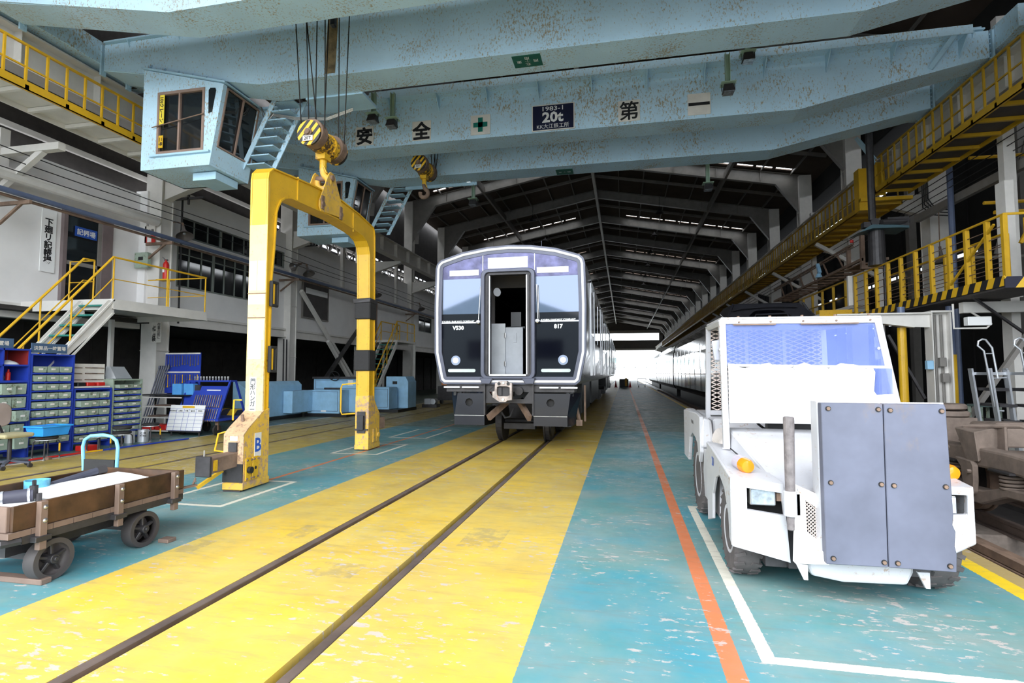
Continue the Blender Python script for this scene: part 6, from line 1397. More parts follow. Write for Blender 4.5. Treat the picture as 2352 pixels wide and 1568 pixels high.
# open shelf rack
t = thing('open_rack', 'black-topped open shelf rack with cream shelves beside the tool board', 'rack', (-11.8, 12.1, 0))
for z in (.08, .42, .70, .94): 
    b = MB(); b.box(-12.35, -11.1, 11.9, 12.4, z-.03, z); b.build('shelf', 'white', t)
b = MB(); b.box(-12.42, -10.9, 11.85, 12.45, .97, 1.0); b.build('top', 'black', t)
for x in (-12.4, -11.08):
    for y in (11.9, 12.4): b = MB(); b.box(x-.015, x+.015, y-.015, y+.015, 0, .97); b.build('post', 'black', t)
for i, (x, z, m_) in enumerate(((-12.15, .08, 'red'), (-11.75, .08, 'red'), (-12.0, .42, 'woodraw'), (-11.8, .70, 'woodraw'))):
    b = MB(); b.box(x-.2, x+.15, 11.95, 12.3, z, z+(.14 if m_ == 'red' else .035)); o = b.build('tray', m_, bevel=.02); tag(o, '%s tray on %s shelf of the open rack' % (('red', 'second red', 'flat cardboard', 'flat paper')[i], ('bottom', 'bottom', 'second', 'third')[i]), 'tray'); rebase(o)
for i, x in enumerate((-11.35, -11.0)):
    b = MB(); b.box(x-.15, x+.13, 12.0, 12.15, 1.0, 1.28); o = b.build('parts_case', mat('clear_blue_case', (.1, .35, .75), .2)); tag(o, 'clear blue parts case on rack top, %s one' % ('left', 'right')[i], 'case'); rebase(o)
# blue tool board with spanners
t = thing('tool_board', 'blue tool board hung with rows of spanners next to nearest left column', 'tool board', (-12.0, 12.9, .9))
b = MB(); b.box(-12.62, -11.48, 12.9, 12.93, 1.0, 2.12); b.build('board', 'blueshelf', t)
b = MB(); b.box(-12.62, -11.48, 12.88, 12.9, 1.56, 1.6); b.box(-12.62, -11.48, 12.88, 12.9, 2.08, 2.12); b.build('label_strip', 'signw', t)
def spanner(b, x, y, z, l, s=1):
    b.box(x-.008, x+.008, y-.008, y, z-l, z); b.cyl((x, y-.01, z-l), (x, y, z-l), .022*s, 8); b.cyl((x, y-.01, z), (x, y, z), .016*s, 8)
for i in range(13):
    b = MB(); x = -12.55+i*.085; spanner(b, x, 12.88, 2.03, .20+.08*random.random() if i > 3 else .33-.02*i); o = b.build('spanner', 'steel' if i % 3 else 'rustst'); tag(o, 'spanner hanging in the top row of the blue tool board, %s from left' % ordn0[i], 'spanner', 'top-row spanners'); rebase(o)
for i in range(14):
    b = MB(); x = -12.58+i*.08; spanner(b, x, 12.88, 1.5, .34-.02*i if i < 9 else .12); o = b.build('spanner', ('steel', 'yelrail', 'steel')[i % 3]); tag(o, 'spanner or driver in lower row of the blue tool board, %s from left' % ordn0[i], 'spanner', 'lower-row tools'); rebase(o)
# blue A-frame tool trolley
t = thing('tool_trolley', 'blue A-frame trolley with rows of long spanners beside the near gate leg', 'tool trolley', (-10.6, 12.4, 0))
def yz_frame(x): return [(x, 11.75, .42), (x, 12.15, 1.35), (x, 12.35, 1.35), (x, 12.75, .42)]
b = MB(); b.box(-11.15, -9.85, 11.7, 12.8, .36, .42); b.build('base', 'blueshelf', t)
b = MB()
for x in (-11.1, -9.9): 
    P = yz_frame(x)
    for a_, c_ in zip(P, P[1:]): b.bar(a_, c_, .04, .04)
b.build('end_frame', 'blueshelf', t)
b = MB(); b.hexa([(-11.1, 11.75, .42), (-9.9, 11.75, .42), (-9.9, 11.77, .42), (-11.1, 11.77, .42), (-11.1, 12.1, 1.22), (-9.9, 12.1, 1.22), (-9.9, 12.12, 1.22), (-11.1, 12.12, 1.22)]); b.box(-11.1, -9.9, 12.1, 12.4, 1.33, 1.37); b.build('panel', 'blueshelf', t)
b = MB(); b.box(-11.0, -10.7, 12.05, 12.12, .95, 1.25); b.build('panel_window', 'darksteel', t)
for r, (z, y) in enumerate(((1.0, 11.95), (.66, 11.82))):
    for i in range(13):
        x = -10.72+i*.062; b = MB(); b.bar((x, y, z), (x+.02, y-.12, z-.28), .018, .01); b.cyl((x+.02, y-.13, z-.29), (x+.02, y-.11, z-.29), .018, 8); o = b.build('long_spanner', 'steel' if (i+r) % 2 else 'rustst'); tag(o, 'long ring spanner in %s row of the blue trolley, %s from left' % (('upper', 'lower')[r], ordn0[i]), 'spanner', ('upper', 'lower')[r]+'-row trolley spanners'); rebase(o)
for i in range(12):
    x = -11.0+.09*i; b = MB(); b.lathe([(.014, 0), (.018, .05), (.022, .06), (.022, .10), (0, .10)], (x, 12.2, 1.37), (0, 0, 1), 8); o = b.build('socket', 'steel'); tag(o, 'steel socket standing on top of the blue trolley, %s from left' % ordn0[i], 'socket', 'sockets atop the blue trolley'); rebase(o)
for x in (-11.0, -10.0):
    for y in (11.85, 12.65):
        b = MB(); b.cyl((x-.025, y, .13), (x+.025, y, .13), .13, 20); w_ = b.build('wheel', 'rubber', t); b = MB(); b.box(x-.04, x+.04, y-.02, y+.02, .13, .36); b.build('fork', 'rustst', w_)
b = MB(); b.box(-10.5, -10.1, 12.05, 12.1, 1.05, 1.13); o = b.build('white_tray', 'white2'); tag(o, 'small white tray on the blue trolley slope', 'tray'); rebase(o)
# whiteboard leaning
t = thing('loan_board', 'white ruled tool-loan board with blue grid leaning on blue trolley', 'whiteboard', (-10.65, 11.5, .1))
def lb(u, v, d=0): return (-11.152+.992*u+.05*v, 11.50+.08*v-d, .14+.62*v)
b = MB(); b.hexa([lb(0, 0, .01), lb(1, 0, .01), lb(1, 0, -.01), lb(0, 0, -.01), lb(0, 1, .01), lb(1, 1, .01), lb(1, 1, -.01), lb(0, 1, -.01)]); b.build('board', 'white2', t)
b = MB()
for u in (.0, .2, .27+.15, .57, .77, 1.0): b.bar(lb(u, 0, .012), lb(u, .85, .012), .006, .003)
for v in (0, .14, .28, .42, .56, .70, .85): b.bar(lb(0, v, .012), lb(1, v, .012), .003, .006)
b.build('grid_line', mat('blue_ink_3', (.05, .08, .4), .5), t)
b = MB(); b.bar(lb(.35, .93, .013), lb(.7, .93, .013), .003, .05); b.build('yellow_tape', 'yelrail', t)
for u, s_ in ((.1, '貸出先氏名'), (.31, '工具名'), (.5, '個数'), (.67, '貸出日'), (.88, '返却日')): text(s_, .042, lb(u, .775, .014), '-y', 'ink', t, .02)
b = MB(); b.box(-11.1, -10.2, 11.5, 11.55, .1, .14); b.cyl((-11.05, 11.55, 0), (-11.05, 11.55, .1), .02, 6); b.cyl((-10.25, 11.55, 0), (-10.25, 11.55, .1), .02, 6); b.build('stand_foot', 'darksteel', t)
# vertical pipe in dark bay
pipe([(-13.2, 17.6, 0), (-13.2, 17.6, 3.0)], .09, 'bluegrey', 'down_pipe', 'dark blue-grey vertical pipe in the dark bay behind blue trolley')
for i, (y, x) in enumerate(((19.0, -13.1), (19.2, -13.1))):
    pipe([(x, y, 0), (x-.1, y+.1, 2.9)], .03, 'darksteel', 'standing_bar', 'dark bar leaning on second left column, %s' % ('nearer one', 'farther one')[i], 'bar', 6)
# ---- light blue machines
def machine(name, lab, x0, x1, y0, y1, h, steps, wheel=None, extra=None):
    t = thing(name, lab, 'machine', ((x0+x1)/2, (y0+y1)/2, 0))
    b = MB(); b.box(x0+.03, x1-.03, y0+.03, y1-.03, 0, .12); b.build('plinth', 'black', t)
    for (nm, poly, ya, yb_) in steps:
        b = MB(); b.prism(poly, 'y', ya, yb_); b.build(nm, 'lightblue', t, bevel=.02, seg=2)
    if wheel:
        x, y, z = wheel; b = MB(); b.tube([(x+.2*math.cos(a), y-.03*math.sin(a), z+.17*math.sin(a)) for a in [2*math.pi*i/20 for i in range(20)]], .016, 6, closed=True)
        for a in (0, 2.1, 4.2): b.bar((x, y, z), (x+.19*math.cos(a), y, z+.16*math.sin(a)), .015)
        b.build('steering_wheel', 'black', t)
    return t
m1 = machine('battery_tractor', 'sloping light-blue battery tractor just right of near gate leg', -12.9, -11.3, 15.5, 17.6, 1.25, [('body', [(-12.7, .12), (-12.0, .12), (-12.0, .9), (-12.6, 1.28), (-12.7, 1.28)], 15.7, 17.4), ('hood', [(-12.0, .12), (-11.32, .12), (-11.32, 1.15), (-11.45, 1.28), (-11.75, 1.28), (-12.0, .95)], 15.5, 17.5), ('side_box', [(-11.3, .2), (-10.95, .2), (-10.95, .95), (-11.3, .95)], 16.4, 17.6)])
b = MB(); b.box(-11.55, -11.5, 15.49, 15.5, .2, 1.2); b.build('white_stripe', 'white2', m1)
b = MB(); b.bar((-12.0, 15.48, .9), (-11.68, 15.48, 1.26), .03, .02); b.build('black_seam', 'black', m1)
b = MB(); b.box(-12.9, -12.1, 15.2, 15.6, .2, .4); b.build('hazard_step', 'hazardx', m1)
m2 = machine('battery_tractor', 'light-blue battery tractor with steering wheel on top, middle of three', -11.3, -9.6, 17.6, 19.6, 1.3, [('front_box', [(-11.15, .12), (-9.9, .12), (-9.9, .95), (-11.15, .95)], 17.6, 18.3), ('body', [(-11.35, .12), (-9.55, .12), (-9.55, 1.35), (-11.35, 1.35)], 18.3, 18.9)], (-10.45, 18.2, 1.45))
b = MB(); b.box(-11.35, -9.55, 18.2, 18.9, 1.35, 1.42); b.box(-10.9, -10.2, 18.27, 18.3, .96, 1.02); b.build('dash_panel', 'darksteel', m2)
b = MB(); b.box(-9.95, -9.75, 18.28, 18.3, 1.1, 1.3); b.box(-10.6, -10.4, 17.58, 17.6, .18, .24); b.build('paper_tag', 'white2', m2)
m3 = machine('battery_tractor', 'light-blue machine half hidden behind far gate leg', -10.6, -8.7, 20.0, 22, 1.3, [('front_box', [(-10.4, .12), (-9.1, .12), (-9.1, 1.0), (-10.4, 1.0)], 20.0, 20.8), ('body', [(-9.7, .12), (-8.72, .12), (-8.72, 1.2), (-8.85, 1.42), (-9.5, 1.42), (-9.7, 1.42)], 21.0, 21.9)])
b = MB(); b.box(-9.4, -9.2, 20.98, 21.0, 1.1, 1.22); b.build('control_panel', 'black', m3)
for mm, (x0, x1, z0, z1, y) in ((m2, (-11.1, -9.95, .2, .9, 17.59)), (m3, (-10.35, -9.15, .2, .93, 19.99)), (m2, (-11.28, -9.62, .98, 1.3, 18.29))):
    b = MB(); b.ring([(x0, z0), (x1, z0), (x1, z1), (x0, z1)], [(x0+.012, z0+.012), (x1-.012, z0+.012), (x1-.012, z1-.012), (x0+.012, z1-.012)], 'y', y-.004, y+.004); b.build('panel_seam', 'bluegrey', mm)
for y in (19.9, 20.35):
    t = thing('cable_rack', 'dark insulator rack on the second left column, %s one' % ('nearer' if y < 20 else 'farther'), 'rack', (-13.2, y, 6.9))
    b = MB(); b.box(-13.335, -12.6, y, y+.05, 6.9, 6.95); b.box(-13.335, -12.6, y, y+.05, 7.35, 7.4); b.box(-12.65, -12.6, y, y+.05, 6.9, 7.4); b.build('rack_frame', 'darksteel', t)
    for x in (-13.1, -12.9, -12.75):
        b = MB(); b.lathe([(.02, 0), (.045, .02), (.02, .05), (.045, .07), (0, .1)], (x, y+.02, 6.95), (0, 0, 1), 8); b.build('insulator', 'darksteel', t)
t = thing('cable_rack', 'dark insulator rack with black pipe on nearest left column under the cab', 'rack', (-13.2, 13.6, 6.7))
b = MB(); b.box(-13.335, -12.2, 13.6, 13.65, 6.75, 6.82); b.box(-13.3, -12.6, 13.6, 13.65, 7.1, 7.15); b.box(-12.75, -12.7, 13.6, 13.65, 6.6, 7.4); b.build('rack_frame', 'darksteel', t)
b = MB(); b.tube([(-13.15, 13.85, 7.3), (-13.15, 13.85, 3.05)], .03, 6); b.build('drop_pipe', 'black', t)
t = thing('small_generator', 'small pale machine right of the light-blue machines', 'machine', (-8.7, 23.5, 0)); b = MB(); b.box(-9.0, -8.3, 23.3, 23.8, 0, .15); b.build('base', 'darksteel', t); b = MB(); b.box(-8.9, -8.6, 23.35, 23.7, .15, .4); b.cyl((-8.5, 23.35, .27), (-8.5, 23.75, .27), .13, 14); b.build('body', 'alu', t)
t = thing('dark_cart', 'dark cart with orange label near the far stair', 'cart', (-8.6, 26, 0)); b = MB(); b.box(-9.2, -7.8, 26, 27, .2, .9); b.box(-9.0, -8.1, 26, 27, .9, 1.3); b.build('body', 'darksteel', t); b = MB(); b.box(-9.0, -8.3, 25.97, 26.0, .95, 1.12); b.build('label', 'orange', t)
for x in (-9.1, -7.9):
    b = MB(); b.cyl((x-.05, 26.3, .15), (x+.05, 26.3, .15), .15, 14); b.build('wheel', 'black', t)
for i, (x, m_, lab) in enumerate(((-8.9, 'bluegrey', 'blue drum near left of train front'), (-8.35, 'red', 'red fire bucket beside the blue drum'))):
    b = MB(); b.lathe([(.2, 0), (.2, .5), (.19, .52), (0, .52)], (x, 33, 0), (0, 0, 1), 18); o = b.build('drum', m_, smooth=True); tag(o, lab, 'drum'); rebase(o)
t = thing('wire_rack', 'tall pale wire rack in the shade left of train', 'rack', (-9.5, 34, 0))
for i in range(7): 
    b = MB(); b.box(-10.3, -8.9, 34, 34.5, .3+.3*i, .33+.3*i); b.build('shelf', 'bluegrey', t)
for x in (-10.3, -8.9): b = MB(); b.box(x-.02, x+.02, 34, 34.04, 0, 2.4); b.build('post', 'alu', t)
# far aisle: barrier, trolley
t = thing('parked_cart', 'dark cart with orange and yellow panels in the far aisle', 'cart', (-.1, 62, 0)); b = MB(); b.box(-.5, .5, 62, 63, 0, .9); b.build('body', 'black', t); b = MB(); b.box(.1, .35, 61.97, 62, .1, 1.0); b.build('yellow_panel', 'yelrail', t)
for i, x in enumerate((-.9, .65)):
    b = MB(); b.lathe([(.2, 0), (.2, .03), (.13, .04), (.03, .7), (0, .7)], (x, 61.5, 0), (0, 0, 1), 14); o = b.build('traffic_cone', 'red'); tag(o, 'small red traffic cone %s the cart in far aisle' % ('left of', 'right of')[i], 'traffic cone'); rebase(o)
t = thing('far_trolley', 'small grey platform trolley in far aisle right of the cones', 'trolley', (2.0, 62, 0)); b = MB(); b.box(1.5, 2.4, 62, 63, .25, .32); b.build('deck', 'alu', t); b = MB(); b.tube([(1.5, 62, .3), (1.5, 62, .95), (2.4, 62, .95), (2.4, 62, .3)], .03, 6); b.build('handle', 'alu', t)
for x in (1.6, 2.3): b = MB(); b.cyl((x-.04, 62.2, .1), (x+.04, 62.2, .1), .1, 12); b.build('wheel', 'black', t)
M['yelold2'] = mat('dirty_yellow_paint', (.60, .35, .015), .5, rust=.5, rdens=8)  # slightly darker rust-flecked yellow for the platform railing
# ================================================================ RIGHT SIDE: PLATFORMS, BOGIE, LADDERS
M['brown'] = mat('bogie_brown_dust', (.19, .145, .12), .8, var=.25, scale=6, rust=.4, rustcol=(.30, .19, .13), bump=.15)
# --- maintenance platform with hazard fascia
mp_ = thing('maintenance_platform', 'yellow railed maintenance platform with black and yellow hazard-striped edge on right', 'platform', (7.3, 13.5, 3.1))
PX0, PX1, PY0, PY1 = 6.6, 7.6, 11.0, 17.4
b = MB(); b.box(PX0-.02, PX0, PY0, PY1, 3.09, 3.27); b.build('edge_fascia', 'hazard', mp_)
b = MB(); b.box(PX0-.02, 9.4, PY0-.03, PY0, 3.05, 3.25); b.build('end_fascia', 'hazardx', mp_)
b = MB(); b.box(PX0, 9.4, PY0, 12.4, 3.2, 3.24); b.box(PX0, PX1, 12.4, PY1, 3.2, 3.24); b.box(PX0+.02, PX1, PY0+.02, PY1, 3.05, 3.09); b.build('deck', 'darkwall', mp_)
for y in (11.0, 11.46, 12.08, 12.66, 13.32, 13.97, 14.65, 15.3, 15.95, 16.6, 17.3):
    b = MB(); b.box(PX0+.0, PX0+.075, y-.02, y+.055, 3.25, 4.35); b.build('railing_post', 'yelold2', mp_)
for y in (12.5, 13.6, 14.6, 15.2, 15.9, 16.6):
    b = MB(); b.box(PX1-.07, PX1, y-.02, y+.05, 3.25, 4.35); b.build('railing_post', 'yelold2', mp_)
b = MB(); b.tube([(PX0+.03, PY1, 4.37), (PX0+.03, PY0, 4.37), (9.3, PY0, 4.37)], .024, 8); b.tube([(PX1-.03, PY1, 4.37), (PX1-.03, 12.5, 4.37)], .024, 6); b.build('top_rail', 'yelold2', mp_)
for k in range(5):
    z = 3.45+.18*k; b = MB(); b.tube([(PX0+.04, PY1, z), (PX0+.04, PY0, z)], .009, 5); b.tube([(PX1-.03, PY1, z), (PX1-.03, 12.5, z)], .009, 5); b.build('mid_rail', 'rustst', mp_)
b = MB(); b.bar((PX0+.02, 12.75, 3.3), (PX0+.02, 11.25, 4.25), .035, .035); b.build('diagonal_rod', 'yelold2', mp_)
b = MB(); b.box(6.95, 7.03, PY0, PY0+.05, 3.25, 4.3); b.bar((7.2, PY0, 3.3), (7.9, PY0, 4.9), .06, .06); b.bar((7.05, PY0+.3, 3.9), (7.6, PY0+.3, 5.0), .05, .05); b.build('end_brace', 'yelold2', mp_)
b = MB(); b.box(5.7, 6.58, 17.45, 17.75, 3.2, 3.42); b.box(6.0, 6.5, 16.0, 17.4, 2.98, 3.05); b.build('yellow_beam_end', 'yel', mp_)
t = thing('rear_platform', 'yellow railed second platform above the black train roof on right', 'platform', (7.4, 21, 3.4))
b = MB(); b.box(6.7, 8.4, 18.2, 30, 3.35, 3.42); b.build('deck', 'yel', t)
for i in range(12): 
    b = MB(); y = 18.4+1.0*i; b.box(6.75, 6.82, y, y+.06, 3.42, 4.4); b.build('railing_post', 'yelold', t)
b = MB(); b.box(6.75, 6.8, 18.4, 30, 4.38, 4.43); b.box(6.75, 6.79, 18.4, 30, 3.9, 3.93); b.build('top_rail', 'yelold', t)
t = thing('steel_post', 'short pale vertical steel post on grey kerb beside black train roof', 'post', (6.58, 17.5, 3.5))
b = MB(); b.box(6.50, 6.62, 17.46, 17.56, 3.5, 4.42); b.build('post', 'white', t); b = MB(); b.bar((5.5, 17.5, 3.2), (6.56, 17.5, 3.5), .09, .09); b.bar((6.56, 17.5, 3.5), (7.0, 17.5, 3.5), .09, .09); b.build('kerb', 'frame', t)
# --- rusty brown gantry tray
t = thing('rusty_gantry', 'rusty brown hanging gantry tray with ladder-like underside between the walkways', 'gantry', (7.0, 20, 4.6))
b = MB(); b.box(6.9, 7.0, 17.5, 17.62, 4.62, 5.66); b.box(6.9, 7.0, 18.5, 18.6, 4.9, 5.5); b.box(6.85, 7.6, 17.4, 17.5, 4.6, 4.7); b.build('end_post', 'rustst', t)
b = MB(); b.box(6.88, 6.95, 17.5, 27, 4.86, 4.94); b.box(7.55, 7.62, 17.5, 27, 4.86, 4.94); b.build('side_beam', 'rustst', t)
for i in range(14): b = MB(); y = 18.6+.62*i; b.box(6.9, 7.6, y, y+.06, 4.84, 4.9); b.build('cross_bar', 'rustst', t)
b = MB(); b.box(6.9, 7.6, 17.6, 18.6, 4.78, 4.82); b.build('tray', 'rustst', t)
b = MB(); b.tube([(6.92, 18.1, 5.5), (6.92, 27, 5.45)], .035, 6); b.tube([(6.92, 18.1, 5.42), (6.92, 27, 5.38)], .02, 6); b.build('top_pipe', 'rustst', t)
for i in range(6): b = MB(); y = 18.9+1.3*i; b.bar((6.92, y, 4.9), (6.92, y+.5, 5.45), .05, .03); b.build('strut', 'rustst', t)
b = MB(); b.lathe([(.05, 0), (.05, .08), (0, .1)], (6.92, 18.2, 5.56), (0, 0, 1), 10); o = b.build('beacon', 'red'); tag(o, 'small red beacon on the rusty gantry', 'beacon'); rebase(o)
t = thing('work_lamp', 'pale blue work lamp clamped to the rusty gantry', 'lamp', (6.9, 21, 5.1)); b = MB(); b.bar((6.85, 20.8, 5.1), (6.85, 21.0, 5.45), .1, .1); b.cyl((6.85, 20.9, 4.95), (6.85, 20.9, 5.1), .12, 12, .06); b.build('lamp_head', 'lightblue', t)
# --- teal machine on hanging column
t = thing('lifting_column', 'dark teal machine platform on thick vertical cylinder, right of the gantry', 'machine', (6.6, 15.6, 4.4))
b = MB(); b.prism([(6.02, 5.20), (6.35, 5.40), (6.95, 5.36), (7.2, 5.33), (7.2, 5.27), (6.95, 5.29), (6.36, 5.30)], 'y', 15.4, 16.1); b.build('platform', mat('dark_teal_paint', (.04, .09, .11), .5, rust=.5), t)
b = MB(); b.cyl((6.58, 15.75, 4.42), (6.58, 15.75, 5.3), .19, 18); b.cyl((6.58, 15.75, 4.38), (6.58, 15.75, 4.5), .21, 18); b.build('cylinder', 'darksteel', t)
b = MB(); b.cyl((6.45, 15.45, 5.48), (6.45, 15.6, 5.48), .1, 14); b.cyl((6.6, 15.5, 5.45), (7.3, 15.7, 5.5), .09, 10); b.box(6.2, 6.4, 15.5, 15.7, 5.36, 5.5); b.box(6.8, 7.3, 15.6, 15.9, 5.38, 5.62); b.build('motor', 'darksteel', t)
b = MB(); b.cyl((6.5, 15.75, 5.6), (6.5, 15.75, 8.0), .09, 10); b.cyl((6.72, 15.7, 3.3), (6.72, 15.7, 4.4), .03, 8); b.build('hanger_pipe', 'darksteel', t)
# --- posts, beams and braces below
def sbox(name, lab, cat, m_, *bx, grp=None):
    b = MB(); b.box(*bx); o = b.build(name, m_); tag(o, lab, cat, grp); rebase(o); return o
t = thing('pit_post', 'cream steel post with conduits and junction boxes behind the tractor pad', 'post', (6.6, 13.1, -.3))
b = MB(); b.box(6.42, 6.44, 13.0, 13.3, -.3, 2.84); b.box(6.76, 6.79, 13.0, 13.3, -.3, 2.84); b.box(6.44, 6.76, 13.14, 13.16, -.3, 2.84); b.box(6.40, 6.82, 12.98, 13.32, 2.84, 2.88); b.build('shaft', 'white', t)
for x in (6.50, 6.54, 6.62, 6.66): 
    b = MB(); b.cyl((x, 13.1, .9), (x, 13.1, 2.8), .012, 6); b.build('conduit', 'frame', t)
for x, z, m_ in ((6.60, 1.78, 'frame'), (6.64, 1.45, 'frame'), (6.36, 1.72, 'lightblue')):
    b = MB(); b.box(x-.06, x+.06, 12.98, 13.1, z-.09, z+.10); b.build('junction_box', m_, t, bevel=.01)
t = thing('cantilever_bracket', 'cream tapered cantilever beam reaching left above the tractor cab', 'beam', (5.7, 13.1, 2.55))
b = MB(); b.prism([(6.42, 2.84), (4.6, 2.84), (4.6, 2.76), (6.1, 2.55), (6.42, 2.53)], 'y', 13.08, 13.12); b.box(4.6, 6.42, 13.0, 13.2, 2.82, 2.85); b.bar((4.6, 13.1, 2.76), (6.1, 13.1, 2.54), .2, .02); b.build('beam', 'white', t)
b = MB(); b.box(6.8, 8.3, 12.6, 12.75, 2.78, 3.0); o = b.build('cross_beam', 'white'); tag(o, 'cream horizontal beam beneath the hazard-striped platform', 'beam'); rebase(o)
sbox('cream_post', 'cream steel post at right edge behind the ladders', 'post', 'white', 7.88, 8.04, 13.0, 13.3, -.3, 5.6)
b = MB(); b.bar((6.55, 12.2, .62), (8.2, 12.2, 3.15), .10, .08); o = b.build('diagonal_brace', 'frame'); tag(o, 'thick grey diagonal brace rising right behind the ladders', 'brace'); rebase(o)
b = MB(); b.bar((6.9, 12.5, 3.1), (8.3, 12.5, 1.9), .06, .04); o = b.build('diagonal_brace', 'darksteel'); tag(o, 'dark flat brace crossing the thick grey one under the platform', 'brace'); rebase(o)
b = MB(); b.bar((5.75, 13.4, 2.4), (6.42, 13.4, 1.0), .06, .05); o = b.build('diagonal_brace', 'darksteel'); tag(o, 'dark diagonal brace left of the cream post', 'brace'); rebase(o)
for x, lab in ((5.98, 'yellow round bollard pipe left of the cream pit post'), (6.92, 'yellow and dark vertical pipe right of the cream pit post')):
    t = thing('vertical_pipe', lab, 'pipe', (x, 13.3, -.3)); b = MB(); b.cyl((x, 13.3, -.3), (x, 13.3, 1.95 if x > 6.5 else 2.55), .085, 16); b.build('yellow_sleeve', 'yel', t)
    b = MB(); b.cyl((x, 13.3, 1.95 if x > 6.5 else 2.55), (x, 13.3, 3.0), .075, 14); b.build('upper_pipe', 'bluegrey', t)
t = thing('tube_light', 'white box lamp hung on bracket under the cream cross beam', 'lamp', (6.75, 12.0, 2.45)); b = MB(); b.box(6.52, 6.92, 11.95, 12.1, 2.47, 2.64); b.build('lamp_body', 'white2', t, bevel=.01); b = MB(); b.tube([(6.30, 12.0, 2.9), (6.30, 12.0, 2.42), (6.85, 12.0, 2.42), (6.93, 12.0, 2.5), (6.95, 12.62, 2.79)], .02, 6); b.build('bracket', 'white', t)
b = MB(); b.bar((9.2, 19.2, 6.45), (9.2, 9.0, 6.40), .14, .22); o = b.build('grey_beam', 'frame'); tag(o, 'long grey channel beam descending left below right walkway', 'beam'); rebase(o)
sbox('cream_post', 'slim cream column crossing the grey channel beam at upper right', 'post', 'white', 8.74, 8.98, 14.4, 14.6, 3.3, 10)
b = MB(); b.cyl((9.0, 17.0, -.3), (9.0, 17.0, 9.5), .075, 12); o = b.build('dark_pipe', 'bluegrey'); tag(o, 'dark vertical drain pipe beside nearest right column', 'pipe'); rebase(o)
for i, r in enumerate((.25, .33, .41, .49)):
    pipe([(9.75+.0, 19.55, 9.0), (9.75-.2+.05*i, 19.55, 8.0), (9.75-.2+.05*i, 19.55, 6.9+.1*i-.0), (9.85, 19.55, 6.65+.1*i), (10.3, 19.55, 6.6+.1*i)], .018, 'black', 'conduit', 'black bent conduit on nearest right column, %s of four' % ('lowest', 'second lowest', 'third', 'highest')[i], 'conduit', 6)
# clutter in the right aisle
t = thing('aisle_truss', 'grey steel lattice bracing in the dark right aisle', 'truss', (11, 18, 4))
for p, q in (((10.6, 18, 5.0), (11.5, 18, 8.3)), ((11.5, 18, 5.0), (10.8, 18, 8.3)), ((9.8, 17.9, 4.9), (11.6, 17.9, 4.9)), ((9.6, 16, 6.9), (13, 16, 7.0))):
    b = MB(); b.bar(p, q, .07, .07); b.build('truss_bar', 'frame', t)
for i, (x0, x1, y, z) in enumerate(((9.6, 11.6, 17.2, 7.6), (9.5, 11.8, 16.5, 6.1), (9.2, 11.2, 15.6, 5.6))):
    b = MB(); b.tube([(x0, y, z), (x1, y, z), (x1, y, z-.9)], .05, 6); o = b.build('yellow_crossbar', 'yelrail'); tag(o, 'yellow pipework in the right aisle, %s piece' % ('top', 'middle', 'lowest')[i], 'pipe'); rebase(o)
for i in range(5):
    x = 12.5+.3*(i % 2); y = 14+6.4*i; sbox('aisle_column', 'dim grey column in the dark right aisle, %s from the camera' % ordn[i], 'column', 'frame', x, x+.3, y, y+.3, -.3, 12, grp='dim right-aisle columns')
sbox('aisle_column', 'pale slim vertical member left of nearest right column', 'post', 'white', 8.55, 8.72, 20.5, 20.7, -.3, 9)
sbox('aisle_column', 'second pale slim vertical member, farther along right side', 'post', 'white', 8.6, 8.78, 27, 27.2, -.3, 9)
# overhead wires on the right
for i in range(4):
    b = MB(); b.tube([(8.7+.12*i, 4, 7.0-.12*i), (8.7+.12*i, 30, 6.9-.12*i), (8.7+.12*i, 90, 6.8-.12*i)], .012, 5); o = b.build('overhead_wire', 'black'); tag(o, 'thin black wire running along the right columns, %s one' % ('highest', 'second', 'third', 'lowest')[i], 'wire', 'right-hand wires'); rebase(o)
